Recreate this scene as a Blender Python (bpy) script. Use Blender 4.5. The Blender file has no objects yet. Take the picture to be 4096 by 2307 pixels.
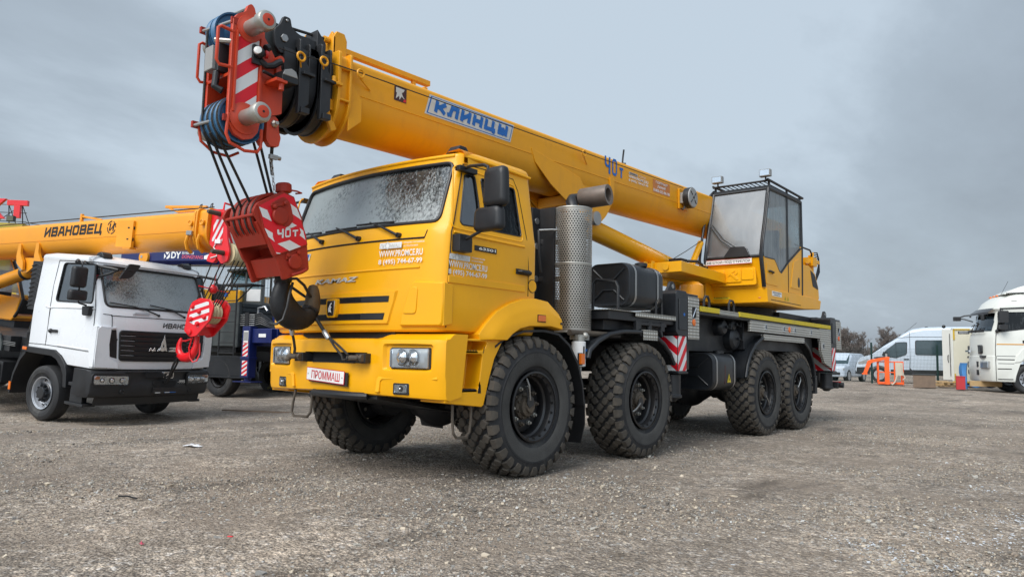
import bpy, bmesh, math, random
import numpy as np
from mathutils import Vector, Matrix
random.seed(7)
PI = math.pi
S = bpy.context.scene
COL = S.collection
# ---------------------------------------------------------------- camera, sky, sun, exposure
cam = bpy.data.cameras.new('camera'); cam_o = bpy.data.objects.new('camera', cam); COL.objects.link(cam_o)
cam.sensor_fit = 'HORIZONTAL'; cam.sensor_width = 36; cam.lens = 25.531
cam.clip_start = .05; cam.clip_end = 3000
CAM_R = Vector((.76466464, .64407993, .02119063)); CAM_U = Vector((.04493486, -.08609268, .99527328)); CAM_F = Vector((-.6428599, .76009808, .09477368))
CAM_P = Vector((5.372, -4.08, 1.06))
cam_o.matrix_world = Matrix(((CAM_R.x, CAM_U.x, -CAM_F.x, CAM_P.x), (CAM_R.y, CAM_U.y, -CAM_F.y, CAM_P.y), (CAM_R.z, CAM_U.z, -CAM_F.z, CAM_P.z), (0, 0, 0, 1)))
S.camera = cam_o
SUN_EL, SUN_AZ = math.radians(48), math.radians(178)      # azimuth clockwise from +Y
SUN_DIR = Vector((math.sin(SUN_AZ)*math.cos(SUN_EL), math.cos(SUN_AZ)*math.cos(SUN_EL), math.sin(SUN_EL)))
sl = bpy.data.lights.new('sun', 'SUN'); sl.energy = 1.5; sl.angle = math.radians(40); sl.color = (1, .97, .93)
so = bpy.data.objects.new('sun', sl); COL.objects.link(so); so.rotation_euler = SUN_DIR.to_track_quat('Z', 'Y').to_euler(); so.location = (0, 0, 30)
W = bpy.data.worlds.new('World'); S.world = W; W.use_nodes = True
def world():
    nt = W.node_tree; N = nt.nodes; L = nt.links; N.clear()
    out = N.new('ShaderNodeOutputWorld'); bg = N.new('ShaderNodeBackground'); L.new(bg.outputs[0], out.inputs[0])
    sky = N.new('ShaderNodeTexSky'); sky.sky_type = 'NISHITA'; sky.sun_disc = False
    sky.sun_elevation = SUN_EL; sky.sun_rotation = SUN_AZ; sky.air_density = 1.5; sky.dust_density = 3
    sc = N.new('ShaderNodeVectorMath'); sc.operation = 'SCALE'; sc.inputs['Scale'].default_value = .05; L.new(sky.outputs[0], sc.inputs[0])
    tc = N.new('ShaderNodeTexCoord'); sep = N.new('ShaderNodeSeparateXYZ'); L.new(tc.outputs['Generated'], sep.inputs[0])
    # cloud deck: project the view direction on a layer overhead, so the clouds flatten towards the horizon
    mx = N.new('ShaderNodeMath'); mx.operation = 'MAXIMUM'; L.new(sep.outputs[2], mx.inputs[0]); mx.inputs[1].default_value = 0
    ad = N.new('ShaderNodeMath'); ad.operation = 'ADD'; L.new(mx.outputs[0], ad.inputs[0]); ad.inputs[1].default_value = .22
    dv = N.new('ShaderNodeVectorMath'); dv.operation = 'DIVIDE'; L.new(tc.outputs['Generated'], dv.inputs[0])
    cb = N.new('ShaderNodeCombineXYZ')
    for i in range(3): L.new(ad.outputs[0], cb.inputs[i])
    L.new(cb.outputs[0], dv.inputs[1])
    def noise(scale, det, off, rough=.5):
        mp = N.new('ShaderNodeMapping'); mp.inputs['Location'].default_value = off; mp.inputs['Rotation'].default_value = (0, 0, .7); mp.inputs['Scale'].default_value = (1, .55, .3); L.new(dv.outputs[0], mp.inputs[0])
        n = N.new('ShaderNodeTexNoise'); n.inputs['Scale'].default_value = scale; n.inputs['Detail'].default_value = det; n.inputs['Roughness'].default_value = rough; L.new(mp.outputs[0], n.inputs[0]); return n
    n1 = noise(.9, 3, (3.1, 1.7, 0)); n2 = noise(2.3, 7, (7.3, 2.2, 0), .58)
    mixn = N.new('ShaderNodeMath'); mixn.operation = 'MULTIPLY_ADD'; L.new(n2.outputs[0], mixn.inputs[0]); mixn.inputs[1].default_value = .62; L.new(n1.outputs[0], mixn.inputs[2])
    # one broad pale region in the cloud over the boom, darker deck to the right of it
    dot = N.new('ShaderNodeVectorMath'); dot.operation = 'DOT_PRODUCT'; L.new(tc.outputs['Generated'], dot.inputs[0]); dot.inputs[1].default_value = Vector((-.60, .62, .50)).normalized()
    mr = N.new('ShaderNodeMapRange'); L.new(dot.outputs['Value'], mr.inputs[0]); mr.inputs[1].default_value = .70; mr.inputs[2].default_value = 1; mr.inputs[3].default_value = -.20; mr.inputs[4].default_value = .30
    ad2 = N.new('ShaderNodeMath'); ad2.operation = 'ADD'; L.new(mixn.outputs[0], ad2.inputs[0]); L.new(mr.outputs[0], ad2.inputs[1])
    rmp = N.new('ShaderNodeValToRGB'); L.new(ad2.outputs[0], rmp.inputs[0])
    e = rmp.color_ramp.elements; e[0].position = .56; e[0].color = (.170, .198, .230, 1); e[1].position = 1.16; e[1].color = (.295, .346, .397, 1)
    m = e.new(.84); m.color = (.222, .262, .304, 1)
    mix = N.new('ShaderNodeMixRGB'); mix.inputs[0].default_value = .90; L.new(sc.outputs[0], mix.inputs[1]); L.new(rmp.outputs[0], mix.inputs[2])
    # unseen bright lobe added to the sky behind the viewer, to light the fronts
    d2 = N.new('ShaderNodeVectorMath'); d2.operation = 'DOT_PRODUCT'; L.new(tc.outputs['Generated'], d2.inputs[0]); d2.inputs[1].default_value = Vector((.42, -.75, .52)).normalized()
    r2 = N.new('ShaderNodeMapRange'); r2.interpolation_type = 'SMOOTHSTEP'; L.new(d2.outputs['Value'], r2.inputs[0]); r2.inputs[1].default_value = .0; r2.inputs[2].default_value = 1; r2.inputs[3].default_value = 1; r2.inputs[4].default_value = 3.1
    s2 = N.new('ShaderNodeVectorMath'); s2.operation = 'SCALE'; L.new(mix.outputs[0], s2.inputs[0]); L.new(r2.outputs[0], s2.inputs['Scale']); mix = s2
    L.new(mix.outputs[0], bg.inputs[0]); bg.inputs[1].default_value = 1.0
world()
vs = S.view_settings; vs.view_transform = 'Standard'; vs.look = 'None'; vs.gamma = 1; vs.exposure = 1.0; vs.use_curve_mapping = False
S.cycles.use_denoising = True; S.cycles.max_bounces = 8; S.cycles.transparent_max_bounces = 12
S.cycles.caustics_reflective = False; S.cycles.caustics_refractive = False

# ---------------------------------------------------------------- materials
def nodes(name):
    m = bpy.data.materials.new(name); m.use_nodes = True; nt = m.node_tree
    return m, nt, nt.nodes, nt.links, nt.nodes['Principled BSDF']
def paint(name, rgb, rough=.4, metal=0, var=.12, scale=3, coat=0, grime=0, gcol=(.09, .07, .05), bump=0, bscale=60, gscale=5, spec=.5):
    m, nt, N, L, b = nodes(name)
    tc = N.new('ShaderNodeTexCoord')
    n = N.new('ShaderNodeTexNoise'); n.inputs['Scale'].default_value = scale; n.inputs['Detail'].default_value = 5; L.new(tc.outputs['Object'], n.inputs['Vector'])
    mx = N.new('ShaderNodeMixRGB'); mx.inputs[1].default_value = (*[c*(1-var) for c in rgb], 1); mx.inputs[2].default_value = (*[min(1, c*(1+var)) for c in rgb], 1); L.new(n.outputs[0], mx.inputs[0])
    col = mx.outputs[0]
    if grime:
        g = N.new('ShaderNodeTexNoise'); g.inputs['Scale'].default_value = gscale; g.inputs['Detail'].default_value = 8; g.inputs['Roughness'].default_value = .7
        mp = N.new('ShaderNodeMapping'); mp.inputs['Scale'].default_value = (1, 1, .45); mp.inputs['Location'].default_value = (3.3, 1.2, 8.1); L.new(tc.outputs['Object'], mp.inputs[0]); L.new(mp.outputs[0], g.inputs['Vector'])
        r = N.new('ShaderNodeMapRange'); L.new(g.outputs[0], r.inputs[0]); r.inputs[1].default_value = .5; r.inputs[2].default_value = .8; r.inputs[4].default_value = grime
        m2 = N.new('ShaderNodeMixRGB'); L.new(r.outputs[0], m2.inputs[0]); L.new(col, m2.inputs[1]); m2.inputs[2].default_value = (*gcol, 1); col = m2.outputs[0]
    L.new(col, b.inputs['Base Color']); b.inputs['Metallic'].default_value = metal
    rr = N.new('ShaderNodeMapRange'); L.new(n.outputs[0], rr.inputs[0]); rr.inputs[1].default_value = .3; rr.inputs[2].default_value = .7; rr.inputs[3].default_value = max(.02, rough-.08); rr.inputs[4].default_value = min(1, rough+.1); L.new(rr.outputs[0], b.inputs['Roughness'])
    b.inputs['Coat Weight'].default_value = coat; b.inputs['Coat Roughness'].default_value = .12
    b.inputs['Specular IOR Level'].default_value = spec
    if bump:
        bn = N.new('ShaderNodeTexNoise'); bn.inputs['Scale'].default_value = bscale; bn.inputs['Detail'].default_value = 4; L.new(tc.outputs['Object'], bn.inputs['Vector'])
        bp = N.new('ShaderNodeBump'); bp.inputs['Strength'].default_value = bump; bp.inputs['Distance'].default_value = .01; L.new(bn.outputs[0], bp.inputs['Height']); L.new(bp.outputs[0], b.inputs['Normal'])
    return m
YEL = paint('yellow_paint', (.84, .395, .004), .36, var=.05, coat=.2, spec=.3, grime=.12, gcol=(.42, .20, .03), gscale=4)
YBOOM = paint('boom_yellow_paint', (.74, .325, .007), .42, var=.08, coat=.1, spec=.35, grime=.3, gcol=(.36, .17, .04), scale=2)
YSTRIPE = paint('stripe_yellow_paint', (.62, .47, .01), .5, grime=.3)
ORANGE_BOOM = paint('orange_yellow_paint', (.78, .31, .012), .38, var=.06, coat=.2)
RED = paint('signal_red_paint', (.56, .050, .013), .42, var=.1, grime=.35, gcol=(.22, .04, .02), coat=.1)
REDD = paint('worn_red_paint', (.33, .026, .012), .5, var=.16, spec=.35, grime=.55, gcol=(.10, .028, .02), gscale=7)
REDB = paint('bright_red_paint', (.72, .010, .016), .32, var=.08, coat=.3)
REFR = paint('red_reflector', (.66, .006, .018), .4)
REFW = paint('white_reflector', (.68, .70, .70), .35)
WHITE = paint('white_paint', (.74, .76, .78), .3, var=.03, coat=.35, grime=.08, gcol=(.45, .42, .38))
CREAM = paint('cream_white_paint', (.66, .67, .62), .35, var=.03, coat=.3, grime=.1, gcol=(.5, .46, .38))
SILVERW = paint('silver_white_paint', (.46, .53, .60), .3, coat=.4, var=.03)
BLACK = paint('black_frame_paint', (.016, .017, .019), .45, var=.3, grime=.4, gcol=(.06, .055, .05), bump=.08)
PLASTIC = paint('black_plastic', (.012, .0125, .014), .45, var=.2, grime=.25, gcol=(.05, .05, .05), bump=.05, bscale=200)
BLKPAINT = paint('black_satin_paint', (.015, .017, .020), .36, var=.3, grime=.3, gcol=(.05, .048, .046), coat=.08, spec=.4)
DARK = paint('dark_recess', (.010, .010, .011), .8)
RUBBER = paint('tyre_rubber', (.026, .0265, .028), .66, var=.35, scale=5, grime=.85, gcol=(.10, .096, .088), bump=.25, bscale=45, gscale=3, spec=.3)
DUSTY = paint('dusty_sidewall_rubber', (.062, .061, .058), .85, var=.4, scale=7, grime=.7, gcol=(.022, .022, .023), bump=.3, bscale=60, gscale=4, spec=.2)
TREAD = paint('tread_rubber', (.078, .069, .058), .85, var=.3, scale=9, grime=.85, gcol=(.15, .125, .098), bump=.35, bscale=40, gscale=6, spec=.2)
RIM = paint('black_rim_paint', (.014, .014, .015), .4, var=.3, grime=.5, gcol=(.06, .05, .04))
RUST = paint('dusty_hub_steel', (.075, .06, .045), .75, var=.4, scale=14, grime=.6, gcol=(.14, .10, .06), bump=.3)
STEEL = paint('bare_steel', (.40, .40, .39), .38, metal=.85, var=.15, grime=.3, gcol=(.2, .18, .15))
ZINC = paint('zinc_steel', (.42, .41, .37), .42, metal=.7, var=.15, grime=.3, gcol=(.24, .2, .15))
ROPE = paint('wire_rope', (.03, .028, .026), .55, metal=.3, var=.4, scale=40, bump=.6, bscale=120)
BLUE = paint('sheave_blue_paint', (.035, .13, .25), .42, var=.15, grime=.45, gcol=(.03, .06, .09))
NAVY = paint('navy_blue_paint', (.007, .015, .10), .36, var=.1, coat=.2, grime=.1)
GREY = paint('grey_plastic', (.30, .30, .29), .5, grime=.2)
PGREY = paint('dark_grey_green_paint', (.050, .058, .058), .5, var=.12, grime=.2, gcol=(.09, .09, .08))
NYLON = paint('cream_nylon', (.58, .50, .30), .5, var=.12, grime=.3, gcol=(.3, .24, .12))
CHROME = paint('chrome', (.75, .76, .78), .14, metal=1, var=.05)
ALU = paint('brushed_aluminium', (.55, .56, .57), .34, metal=.85, var=.1)
AMBER = paint('amber_lens', (.75, .16, .01), .2, coat=.5)
REDLENS = paint('red_lens', (.5, .01, .01), .2, coat=.5)
DECAL_W = paint('white_decal', (.78, .78, .76), .45)
DECAL_B = paint('blue_decal', (.012, .13, .45), .45)
DECAL_K = paint('black_decal', (.016, .014, .014), .5, grime=.2, gcol=(.1, .07, .03))
DECAL_R = paint('red_decal', (.55, .012, .02), .45)
DECAL_S = paint('silver_decal', (.55, .55, .52), .45)
DECAL_Y = paint('yellow_decal', (.80, .62, .02), .45)
DECAL_P = paint('pink_decal', (.62, .10, .16), .45)
MAROON = paint('maroon_decal', (.055, .018, .018), .5)
FABRIC = paint('grey_seat_fabric', (.07, .07, .075), .9)
INT = paint('cab_interior', (.055, .056, .06), .85, var=.2)
WOOD = paint('raw_wood', (.46, .31, .15), .8, var=.25, scale=12)
OLDWOOD = paint('old_plywood', (.17, .12, .085), .85, var=.35, scale=8, grime=.5)
ORANGE = paint('orange_paint', (.82, .11, .008), .4, coat=.15)
GREENPOST = paint('dark_green_post', (.008, .035, .032), .5)
TARP = paint('blue_tarp', (.05, .20, .46), .6, bump=.4, bscale=12)
CONCRETE = paint('concrete', (.23, .225, .21), .9, var=.25, grime=.4, gcol=(.1, .1, .08), bump=.4)
PAPER = paint('white_paper', (.75, .76, .78), .8)
BARK = paint('tree_bark', (.12, .105, .095), .9, var=.35, scale=4)
TWIG = paint('bare_twigs', (.165, .140, .125), .9, var=.35, scale=2)
TOWEL = paint('strap_webbing', (.5, .45, .36), .9, var=.25)
def chequer():
    m, nt, N, L, b = nodes('chequer_plate')
    tc = N.new('ShaderNodeTexCoord'); sep = N.new('ShaderNodeSeparateXYZ'); L.new(tc.outputs['Object'], sep.inputs[0])
    def math_(op, a, c=None):
        n = N.new('ShaderNodeMath'); n.operation = op
        for i, x in enumerate((a, c)):
            if x is None: continue
            if isinstance(x, (int, float)): n.inputs[i].default_value = x
            else: L.new(x, n.inputs[i])
        return n.outputs[0]
    k = 2*PI/.078
    s1 = math_('ADD', sep.outputs[1], sep.outputs[0]); u = math_('MULTIPLY', math_('ADD', s1, sep.outputs[2]), k); v = math_('MULTIPLY', math_('SUBTRACT', s1, sep.outputs[2]), k)
    p = math_('MULTIPLY', math_('SINE', u), math_('SINE', v))
    r = N.new('ShaderNodeMapRange'); L.new(p, r.inputs[0]); r.inputs[1].default_value = .0; r.inputs[2].default_value = .5
    n = N.new('ShaderNodeTexNoise'); n.inputs['Scale'].default_value = 9; n.inputs['Detail'].default_value = 6; L.new(tc.outputs['Object'], n.inputs['Vector'])
    mx = N.new('ShaderNodeMixRGB'); L.new(n.outputs[0], mx.inputs[0]); mx.inputs[1].default_value = (.24, .23, .20, 1); mx.inputs[2].default_value = (.36, .35, .31, 1)
    m2 = N.new('ShaderNodeMixRGB'); L.new(r.outputs[0], m2.inputs[0]); L.new(mx.outputs[0], m2.inputs[1]); m2.inputs[2].default_value = (.78, .77, .72, 1)
    L.new(m2.outputs[0], b.inputs['Base Color']); b.inputs['Metallic'].default_value = .6; b.inputs['Roughness'].default_value = .42
    bp = N.new('ShaderNodeBump'); bp.inputs['Strength'].default_value = .8; bp.inputs['Distance'].default_value = .006; L.new(r.outputs[0], bp.inputs['Height']); L.new(bp.outputs[0], b.inputs['Normal'])
    return m
CHEQ = chequer()
def glass(name, tint=(.35, .42, .44), wet=0, scale=30, streak=(1, 1, .25), gloss=.04, alpha=.3, lo=.42, hi=.6, wetcol=(.40, .45, .47), big=2.0, gap=None, refl=1.3, bumpy=.6):
    """see-through tinted pane; `wet` adds a milky film of droplets and runs with clear gaps"""
    m, nt, N, L, b = nodes(name); out = N['Material Output']
    tr = N.new('ShaderNodeBsdfTransparent'); tr.inputs[0].default_value = (*tint, 1)
    gl = N.new('ShaderNodeBsdfGlossy'); gl.inputs['Roughness'].default_value = gloss; gl.inputs[0].default_value = (.9, .95, 1, 1)
    fr = N.new('ShaderNodeFresnel'); fr.inputs[0].default_value = 1.5
    ma = N.new('ShaderNodeMath'); ma.operation = 'MULTIPLY_ADD'; L.new(fr.outputs[0], ma.inputs[0]); ma.inputs[1].default_value = refl; ma.inputs[2].default_value = alpha*.15; ma.use_clamp = True
    mx = N.new('ShaderNodeMixShader'); L.new(ma.outputs[0], mx.inputs[0]); L.new(tr.outputs[0], mx.inputs[1]); L.new(gl.outputs[0], mx.inputs[2])
    last = mx.outputs[0]
    if wet:
        tc = N.new('ShaderNodeTexCoord'); mp = N.new('ShaderNodeMapping'); mp.inputs['Scale'].default_value = streak; L.new(tc.outputs['Object'], mp.inputs[0])
        n = N.new('ShaderNodeTexNoise'); n.inputs['Scale'].default_value = scale; n.inputs['Detail'].default_value = 7; n.inputs['Roughness'].default_value = .7; n.inputs['Distortion'].default_value = .6; L.new(mp.outputs[0], n.inputs['Vector'])
        n2 = N.new('ShaderNodeTexNoise'); n2.inputs['Scale'].default_value = big; n2.inputs['Detail'].default_value = 2; L.new(tc.outputs['Object'], n2.inputs['Vector'])
        a = N.new('ShaderNodeMath'); a.operation = 'MULTIPLY_ADD'; L.new(n2.outputs[0], a.inputs[0]); a.inputs[1].default_value = .6; L.new(n.outputs[0], a.inputs[2])
        s = N.new('ShaderNodeMath'); s.operation = 'SUBTRACT'; L.new(a.outputs[0], s.inputs[0]); s.inputs[1].default_value = .3
        r = N.new('ShaderNodeMapRange'); L.new(s.outputs[0], r.inputs[0]); r.inputs[1].default_value = lo; r.inputs[2].default_value = hi; r.inputs[3].default_value = wet*.12; r.inputs[4].default_value = wet
        cov = r.outputs[0]
        if gap:
            ds = N.new('ShaderNodeVectorMath'); ds.operation = 'DISTANCE'; L.new(tc.outputs['Object'], ds.inputs[0]); ds.inputs[1].default_value = gap[:3]
            g1 = N.new('ShaderNodeMapRange'); L.new(ds.outputs['Value'], g1.inputs[0]); g1.inputs[1].default_value = gap[3]*.2; g1.inputs[2].default_value = gap[3]*1.9; g1.inputs[3].default_value = .24; g1.inputs[4].default_value = -.12
            g2 = N.new('ShaderNodeMath'); g2.operation = 'SUBTRACT'; L.new(s.outputs[0], g2.inputs[0]); L.new(g1.outputs[0], g2.inputs[1]); L.new(g2.outputs[0], r.inputs[0]); r.inputs[3].default_value = .05
        df = N.new('ShaderNodeBsdfDiffuse'); df.inputs[0].default_value = (*wetcol, 1)
        tl = N.new('ShaderNodeBsdfTranslucent'); tl.inputs[0].default_value = (*wetcol, 1)
        g2 = N.new('ShaderNodeBsdfGlossy'); g2.inputs['Roughness'].default_value = .35
        q = N.new('ShaderNodeMixShader'); q.inputs[0].default_value = .4; L.new(df.outputs[0], q.inputs[1]); L.new(tl.outputs[0], q.inputs[2])
        q2 = N.new('ShaderNodeMixShader'); q2.inputs[0].default_value = .18; L.new(q.outputs[0], q2.inputs[1]); L.new(g2.outputs[0], q2.inputs[2])
        bp = N.new('ShaderNodeBump'); bp.inputs['Strength'].default_value = bumpy; bp.inputs['Distance'].default_value = .01; L.new(n.outputs[0], bp.inputs['Height'])
        for g in (df, g2): L.new(bp.outputs[0], g.inputs['Normal'])
        f = N.new('ShaderNodeMixShader'); L.new(cov, f.inputs[0]); L.new(last, f.inputs[1]); L.new(q2.outputs[0], f.inputs[2]); last = f.outputs[0]
    L.new(last, out.inputs[0]); return m
GL_WS = glass('wet_windscreen_glass', (.62, .69, .70), wet=.74, scale=44, streak=(1, 1, .6), lo=.28, hi=.58, big=1.6, refl=.8, wetcol=(.56, .64, .65), gap=(.72, .2, 2.62, .34))
GL_WS2 = glass('frosted_windscreen_glass', (.62, .69, .70), wet=.76, scale=46, streak=(1, 1, .8), lo=.28, hi=.6, big=1.6, refl=.8, wetcol=(.52, .60, .62), gap=(-.80, .3, 2.80, .30))
GL_SIDE = glass('side_window_glass', (.075, .085, .095), wet=.20, scale=22, lo=.5, hi=.75, refl=.25, alpha=.05)
GL_FOG = glass('misted_cab_glass', (.5, .55, .57), wet=.78, scale=3, streak=(1, 1, .22), lo=-.3, hi=.75, bumpy=.03, wetcol=(.235, .265, .285))
GL_FOGS = glass('misted_side_glass', (.62, .68, .68), wet=.72, scale=9, streak=(1, 1, .10), lo=.2, hi=.7, wetcol=(.46, .51, .52))
GL_PLAIN = glass('plain_glass', (.30, .38, .40))
GL_VAN = glass('van_window_glass', (.16, .20, .22))
GL_LAMP = glass('lamp_glass', (.9, .93, .95), alpha=.6)
def perforated():
    m, nt, N, L, b = nodes('perforated_steel'); out = N['Material Output']
    tc = N.new('ShaderNodeTexCoord'); sep = N.new('ShaderNodeSeparateXYZ'); L.new(tc.outputs['Object'], sep.inputs[0])
    def M(op, *a):
        n = N.new('ShaderNodeMath'); n.operation = op
        for i, x in enumerate(a):
            if isinstance(x, (int, float)): n.inputs[i].default_value = x
            else: L.new(x, n.inputs[i])
        return n.outputs[0]
    ang = M('ARCTAN2', M('SUBTRACT', sep.outputs[1], 2.165), M('SUBTRACT', sep.outputs[0], .93)); P = .0297; Q = .0245
    u = M('DIVIDE', M('MULTIPLY', ang, 42*P/(2*PI)), P); v = M('DIVIDE', sep.outputs[2], Q)
    row = M('FLOOR', v); odd = M('MULTIPLY', M('MODULO', row, 2), .5)
    fu = M('SUBTRACT', M('FRACT', M('ADD', M('ADD', u, 100), odd)), .5); fv = M('SUBTRACT', M('FRACT', v), .5)
    d = M('SQRT', M('ADD', M('POWER', M('MULTIPLY', fu, P), 2), M('POWER', M('MULTIPLY', fv, Q), 2)))
    hole = M("LESS_THAN", d, .0084)
    # plain bands round the seams
    for z in (1.36, 2.63): hole = M('MULTIPLY', hole, M('GREATER_THAN', M('ABSOLUTE', M('SUBTRACT', sep.outputs[2], z)), .022))
    tr = N.new('ShaderNodeBsdfTransparent'); mx = N.new('ShaderNodeMixShader'); L.new(hole, mx.inputs[0]); L.new(b.outputs[0], mx.inputs[1]); L.new(tr.outputs[0], mx.inputs[2]); L.new(mx.outputs[0], out.inputs[0])
    n = N.new('ShaderNodeTexNoise'); n.inputs['Scale'].default_value = 5; n.inputs['Detail'].default_value = 6; L.new(tc.outputs['Object'], n.inputs['Vector'])
    c = N.new('ShaderNodeMixRGB'); L.new(n.outputs[0], c.inputs[0]); c.inputs[1].default_value = (.27, .245, .205, 1); c.inputs[2].default_value = (.47, .45, .41, 1); L.new(c.outputs[0], b.inputs['Base Color'])
    b.inputs['Metallic'].default_value = .75; b.inputs['Roughness'].default_value = .4
    return m
PERF = perforated()

# ---------------------------------------------------------------- mesh helpers
class MB:
    def __init__(s, mat=None): s.v = []; s.f = []; s.mi = []; s.mats = []; s.k = 0; s.use(mat) if mat else None
    def use(s, m):
        if m not in s.mats: s.mats.append(m)
        s.k = s.mats.index(m); return s
    def add(s, vs, fs):
        o = len(s.v); s.v += [tuple(p) for p in vs]; s.f += [[i+o for i in f] for f in fs]; s.mi += [s.k]*len(fs); return s
    def box(s, x0, x1, y0, y1, z0, z1):
        return s.add([(x, y, z) for z in (z0, z1) for y in (y0, y1) for x in (x0, x1)], [(0, 2, 3, 1), (4, 5, 7, 6), (0, 1, 5, 4), (2, 6, 7, 3), (0, 4, 6, 2), (1, 3, 7, 5)])
    def obox(s, c, sx, sy, sz, M=None):
        vs = [Vector((x*sx/2, y*sy/2, z*sz/2)) for z in (-1, 1) for y in (-1, 1) for x in (-1, 1)]
        if M is not None: vs = [M @ v for v in vs]
        c = Vector(c); return s.add([v+c for v in vs], [(0, 2, 3, 1), (4, 5, 7, 6), (0, 1, 5, 4), (2, 6, 7, 3), (0, 4, 6, 2), (1, 3, 7, 5)])
    def beam(s, p0, p1, w, h, up=(0, 0, 1)):
        p0 = Vector(p0); p1 = Vector(p1); d = (p1-p0); n = d.normalized(); u = Vector(up); r = n.cross(u).normalized(); u = r.cross(n)
        vs = [p+r*a*w/2+u*b*h/2 for p in (p0, p1) for b in (-1, 1) for a in (-1, 1)]
        return s.add(vs, [(0, 1, 3, 2), (4, 6, 7, 5), (0, 4, 5, 1), (2, 3, 7, 6), (0, 2, 6, 4), (1, 5, 7, 3)])
    def prism(s, pts, ax, a, b):
        n = len(pts)
        mk = {'x': lambda p, t: (t, p[0], p[1]), 'y': lambda p, t: (p[0], t, p[1]), 'z': lambda p, t: (p[0], p[1], t)}[ax]
        vs = [mk(p, a) for p in pts]+[mk(p, b) for p in pts]
        return s.add(vs, [list(range(n)), list(range(2*n-1, n-1, -1))]+[(i, i+n, (i+1) % n+n, (i+1) % n) for i in range(n)])
    def loft(s, rings, closed=True, caps=(True, True)):
        n = len(rings[0]); vs = [p for r in rings for p in r]; fs = []
        for j in range(len(rings)-1):
            for i in range(n if closed else n-1):
                a = j*n+i; b = j*n+(i+1) % n; fs.append((a, b, b+n, a+n))
        if caps[0]: fs.append(list(range(n))[::-1])
        if caps[1]: fs.append([len(vs)-n+i for i in range(n)])
        return s.add(vs, fs)
    def tube(s, pts, r, n=8, closed=False, caps=True):
        pts = [Vector(p) for p in pts]; m = len(pts); rings = []; prev = None
        for i, p in enumerate(pts):
            a = pts[(i-1) % m] if closed or i else p; b = pts[(i+1) % m] if closed or i < m-1 else p
            t = (b-a).normalized()
            if prev is None:
                q = Vector((0, 0, 1)) if abs(t.z) < .9 else Vector((1, 0, 0)); u = t.cross(q).normalized()
            else: u = (prev-t*prev.dot(t)).normalized()
            prev = u; w = t.cross(u); rr = r[i] if isinstance(r, (list, tuple)) else r
            rings.append([p+(u*math.cos(2*PI*k/n)+w*math.sin(2*PI*k/n))*rr for k in range(n)])
        if closed: rings.append(rings[0])
        return s.loft(rings, True, (caps and not closed, caps and not closed))
    def cyl(s, p0, p1, r0, r1=None, n=20, caps=True):
        return s.tube([p0, p1], [r0, r0 if r1 is None else r1], n, caps=caps)
    def lathe(s, prof, c, ax, n=24, caps=(True, True)):
        c = Vector(c); A = {'x': (Vector((1, 0, 0)), Vector((0, 1, 0)), Vector((0, 0, 1))), 'y': (Vector((0, 1, 0)), Vector((0, 0, 1)), Vector((1, 0, 0))), 'z': (Vector((0, 0, 1)), Vector((1, 0, 0)), Vector((0, 1, 0)))}
        if isinstance(ax, str): a, u, w = A[ax]
        else:
            a = Vector(ax).normalized(); q = Vector((0, 0, 1)) if abs(a.z) < .9 else Vector((1, 0, 0)); u = a.cross(q).normalized(); w = a.cross(u)
        return s.loft([[c+a*h+(u*math.cos(2*PI*k/n)+w*math.sin(2*PI*k/n))*r for k in range(n)] for r, h in prof], True, caps)
    def ball(s, c, r, n=12):
        return s.lathe([(r*math.sin(PI*max(.03, min(.97, i/n))), -r*math.cos(PI*i/n)) for i in range(n+1)], c, 'z', n)
    def mesh(s, name, smooth=35):
        me = bpy.data.meshes.new(name); me.from_pydata(s.v, [], s.f)
        for m in s.mats: me.materials.append(m)
        me.polygons.foreach_set('material_index', s.mi)
        bm = bmesh.new(); bm.from_mesh(me); bmesh.ops.recalc_face_normals(bm, faces=bm.faces); bm.to_mesh(me); bm.free()
        if smooth:
            me.polygons.foreach_set('use_smooth', [True]*len(me.polygons)); me.set_sharp_from_angle(angle=math.radians(smooth))
        return me
    def done(s, name, parent=None, bevel=0, seg=2, smooth=35, label=None, loc=None):
        o = bpy.data.objects.new(name, s.mesh(name, smooth)); COL.objects.link(o)
        if parent: o.parent = parent
        if loc: o.location = loc
        if bevel:
            b = o.modifiers.new('bevel', 'BEVEL'); b.width = bevel; b.segments = seg; b.limit_method = 'ANGLE'; b.angle_limit = math.radians(35); b.harden_normals = True; b.use_clamp_overlap = True
        if label: o['label'] = label
        return o
def tag(o, label=None, cat=None, group=None, kind=None):
    for k, v in (('label', label), ('category', cat), ('group', group), ('kind', kind)):
        if v: o[k] = v
    return o
def thing(name, label, cat, loc=(0, 0, 0), rotz=0, group=None, pitch=0):
    o = bpy.data.objects.new(name, None); COL.objects.link(o); o.location = loc
    o.rotation_euler = (pitch, 0, rotz); o.empty_display_size = .2
    return tag(o, label, cat, group)
def dup(o, parent=None, loc=None, **kw):
    c = o.copy(); COL.objects.link(c)
    if parent: c.parent = parent
    if loc: c.location = loc
    for ch in list(o.children):
        d = ch.copy(); COL.objects.link(d); d.parent = c
        for g in ch.children:
            e = g.copy(); COL.objects.link(e); e.parent = d
    return c
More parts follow.
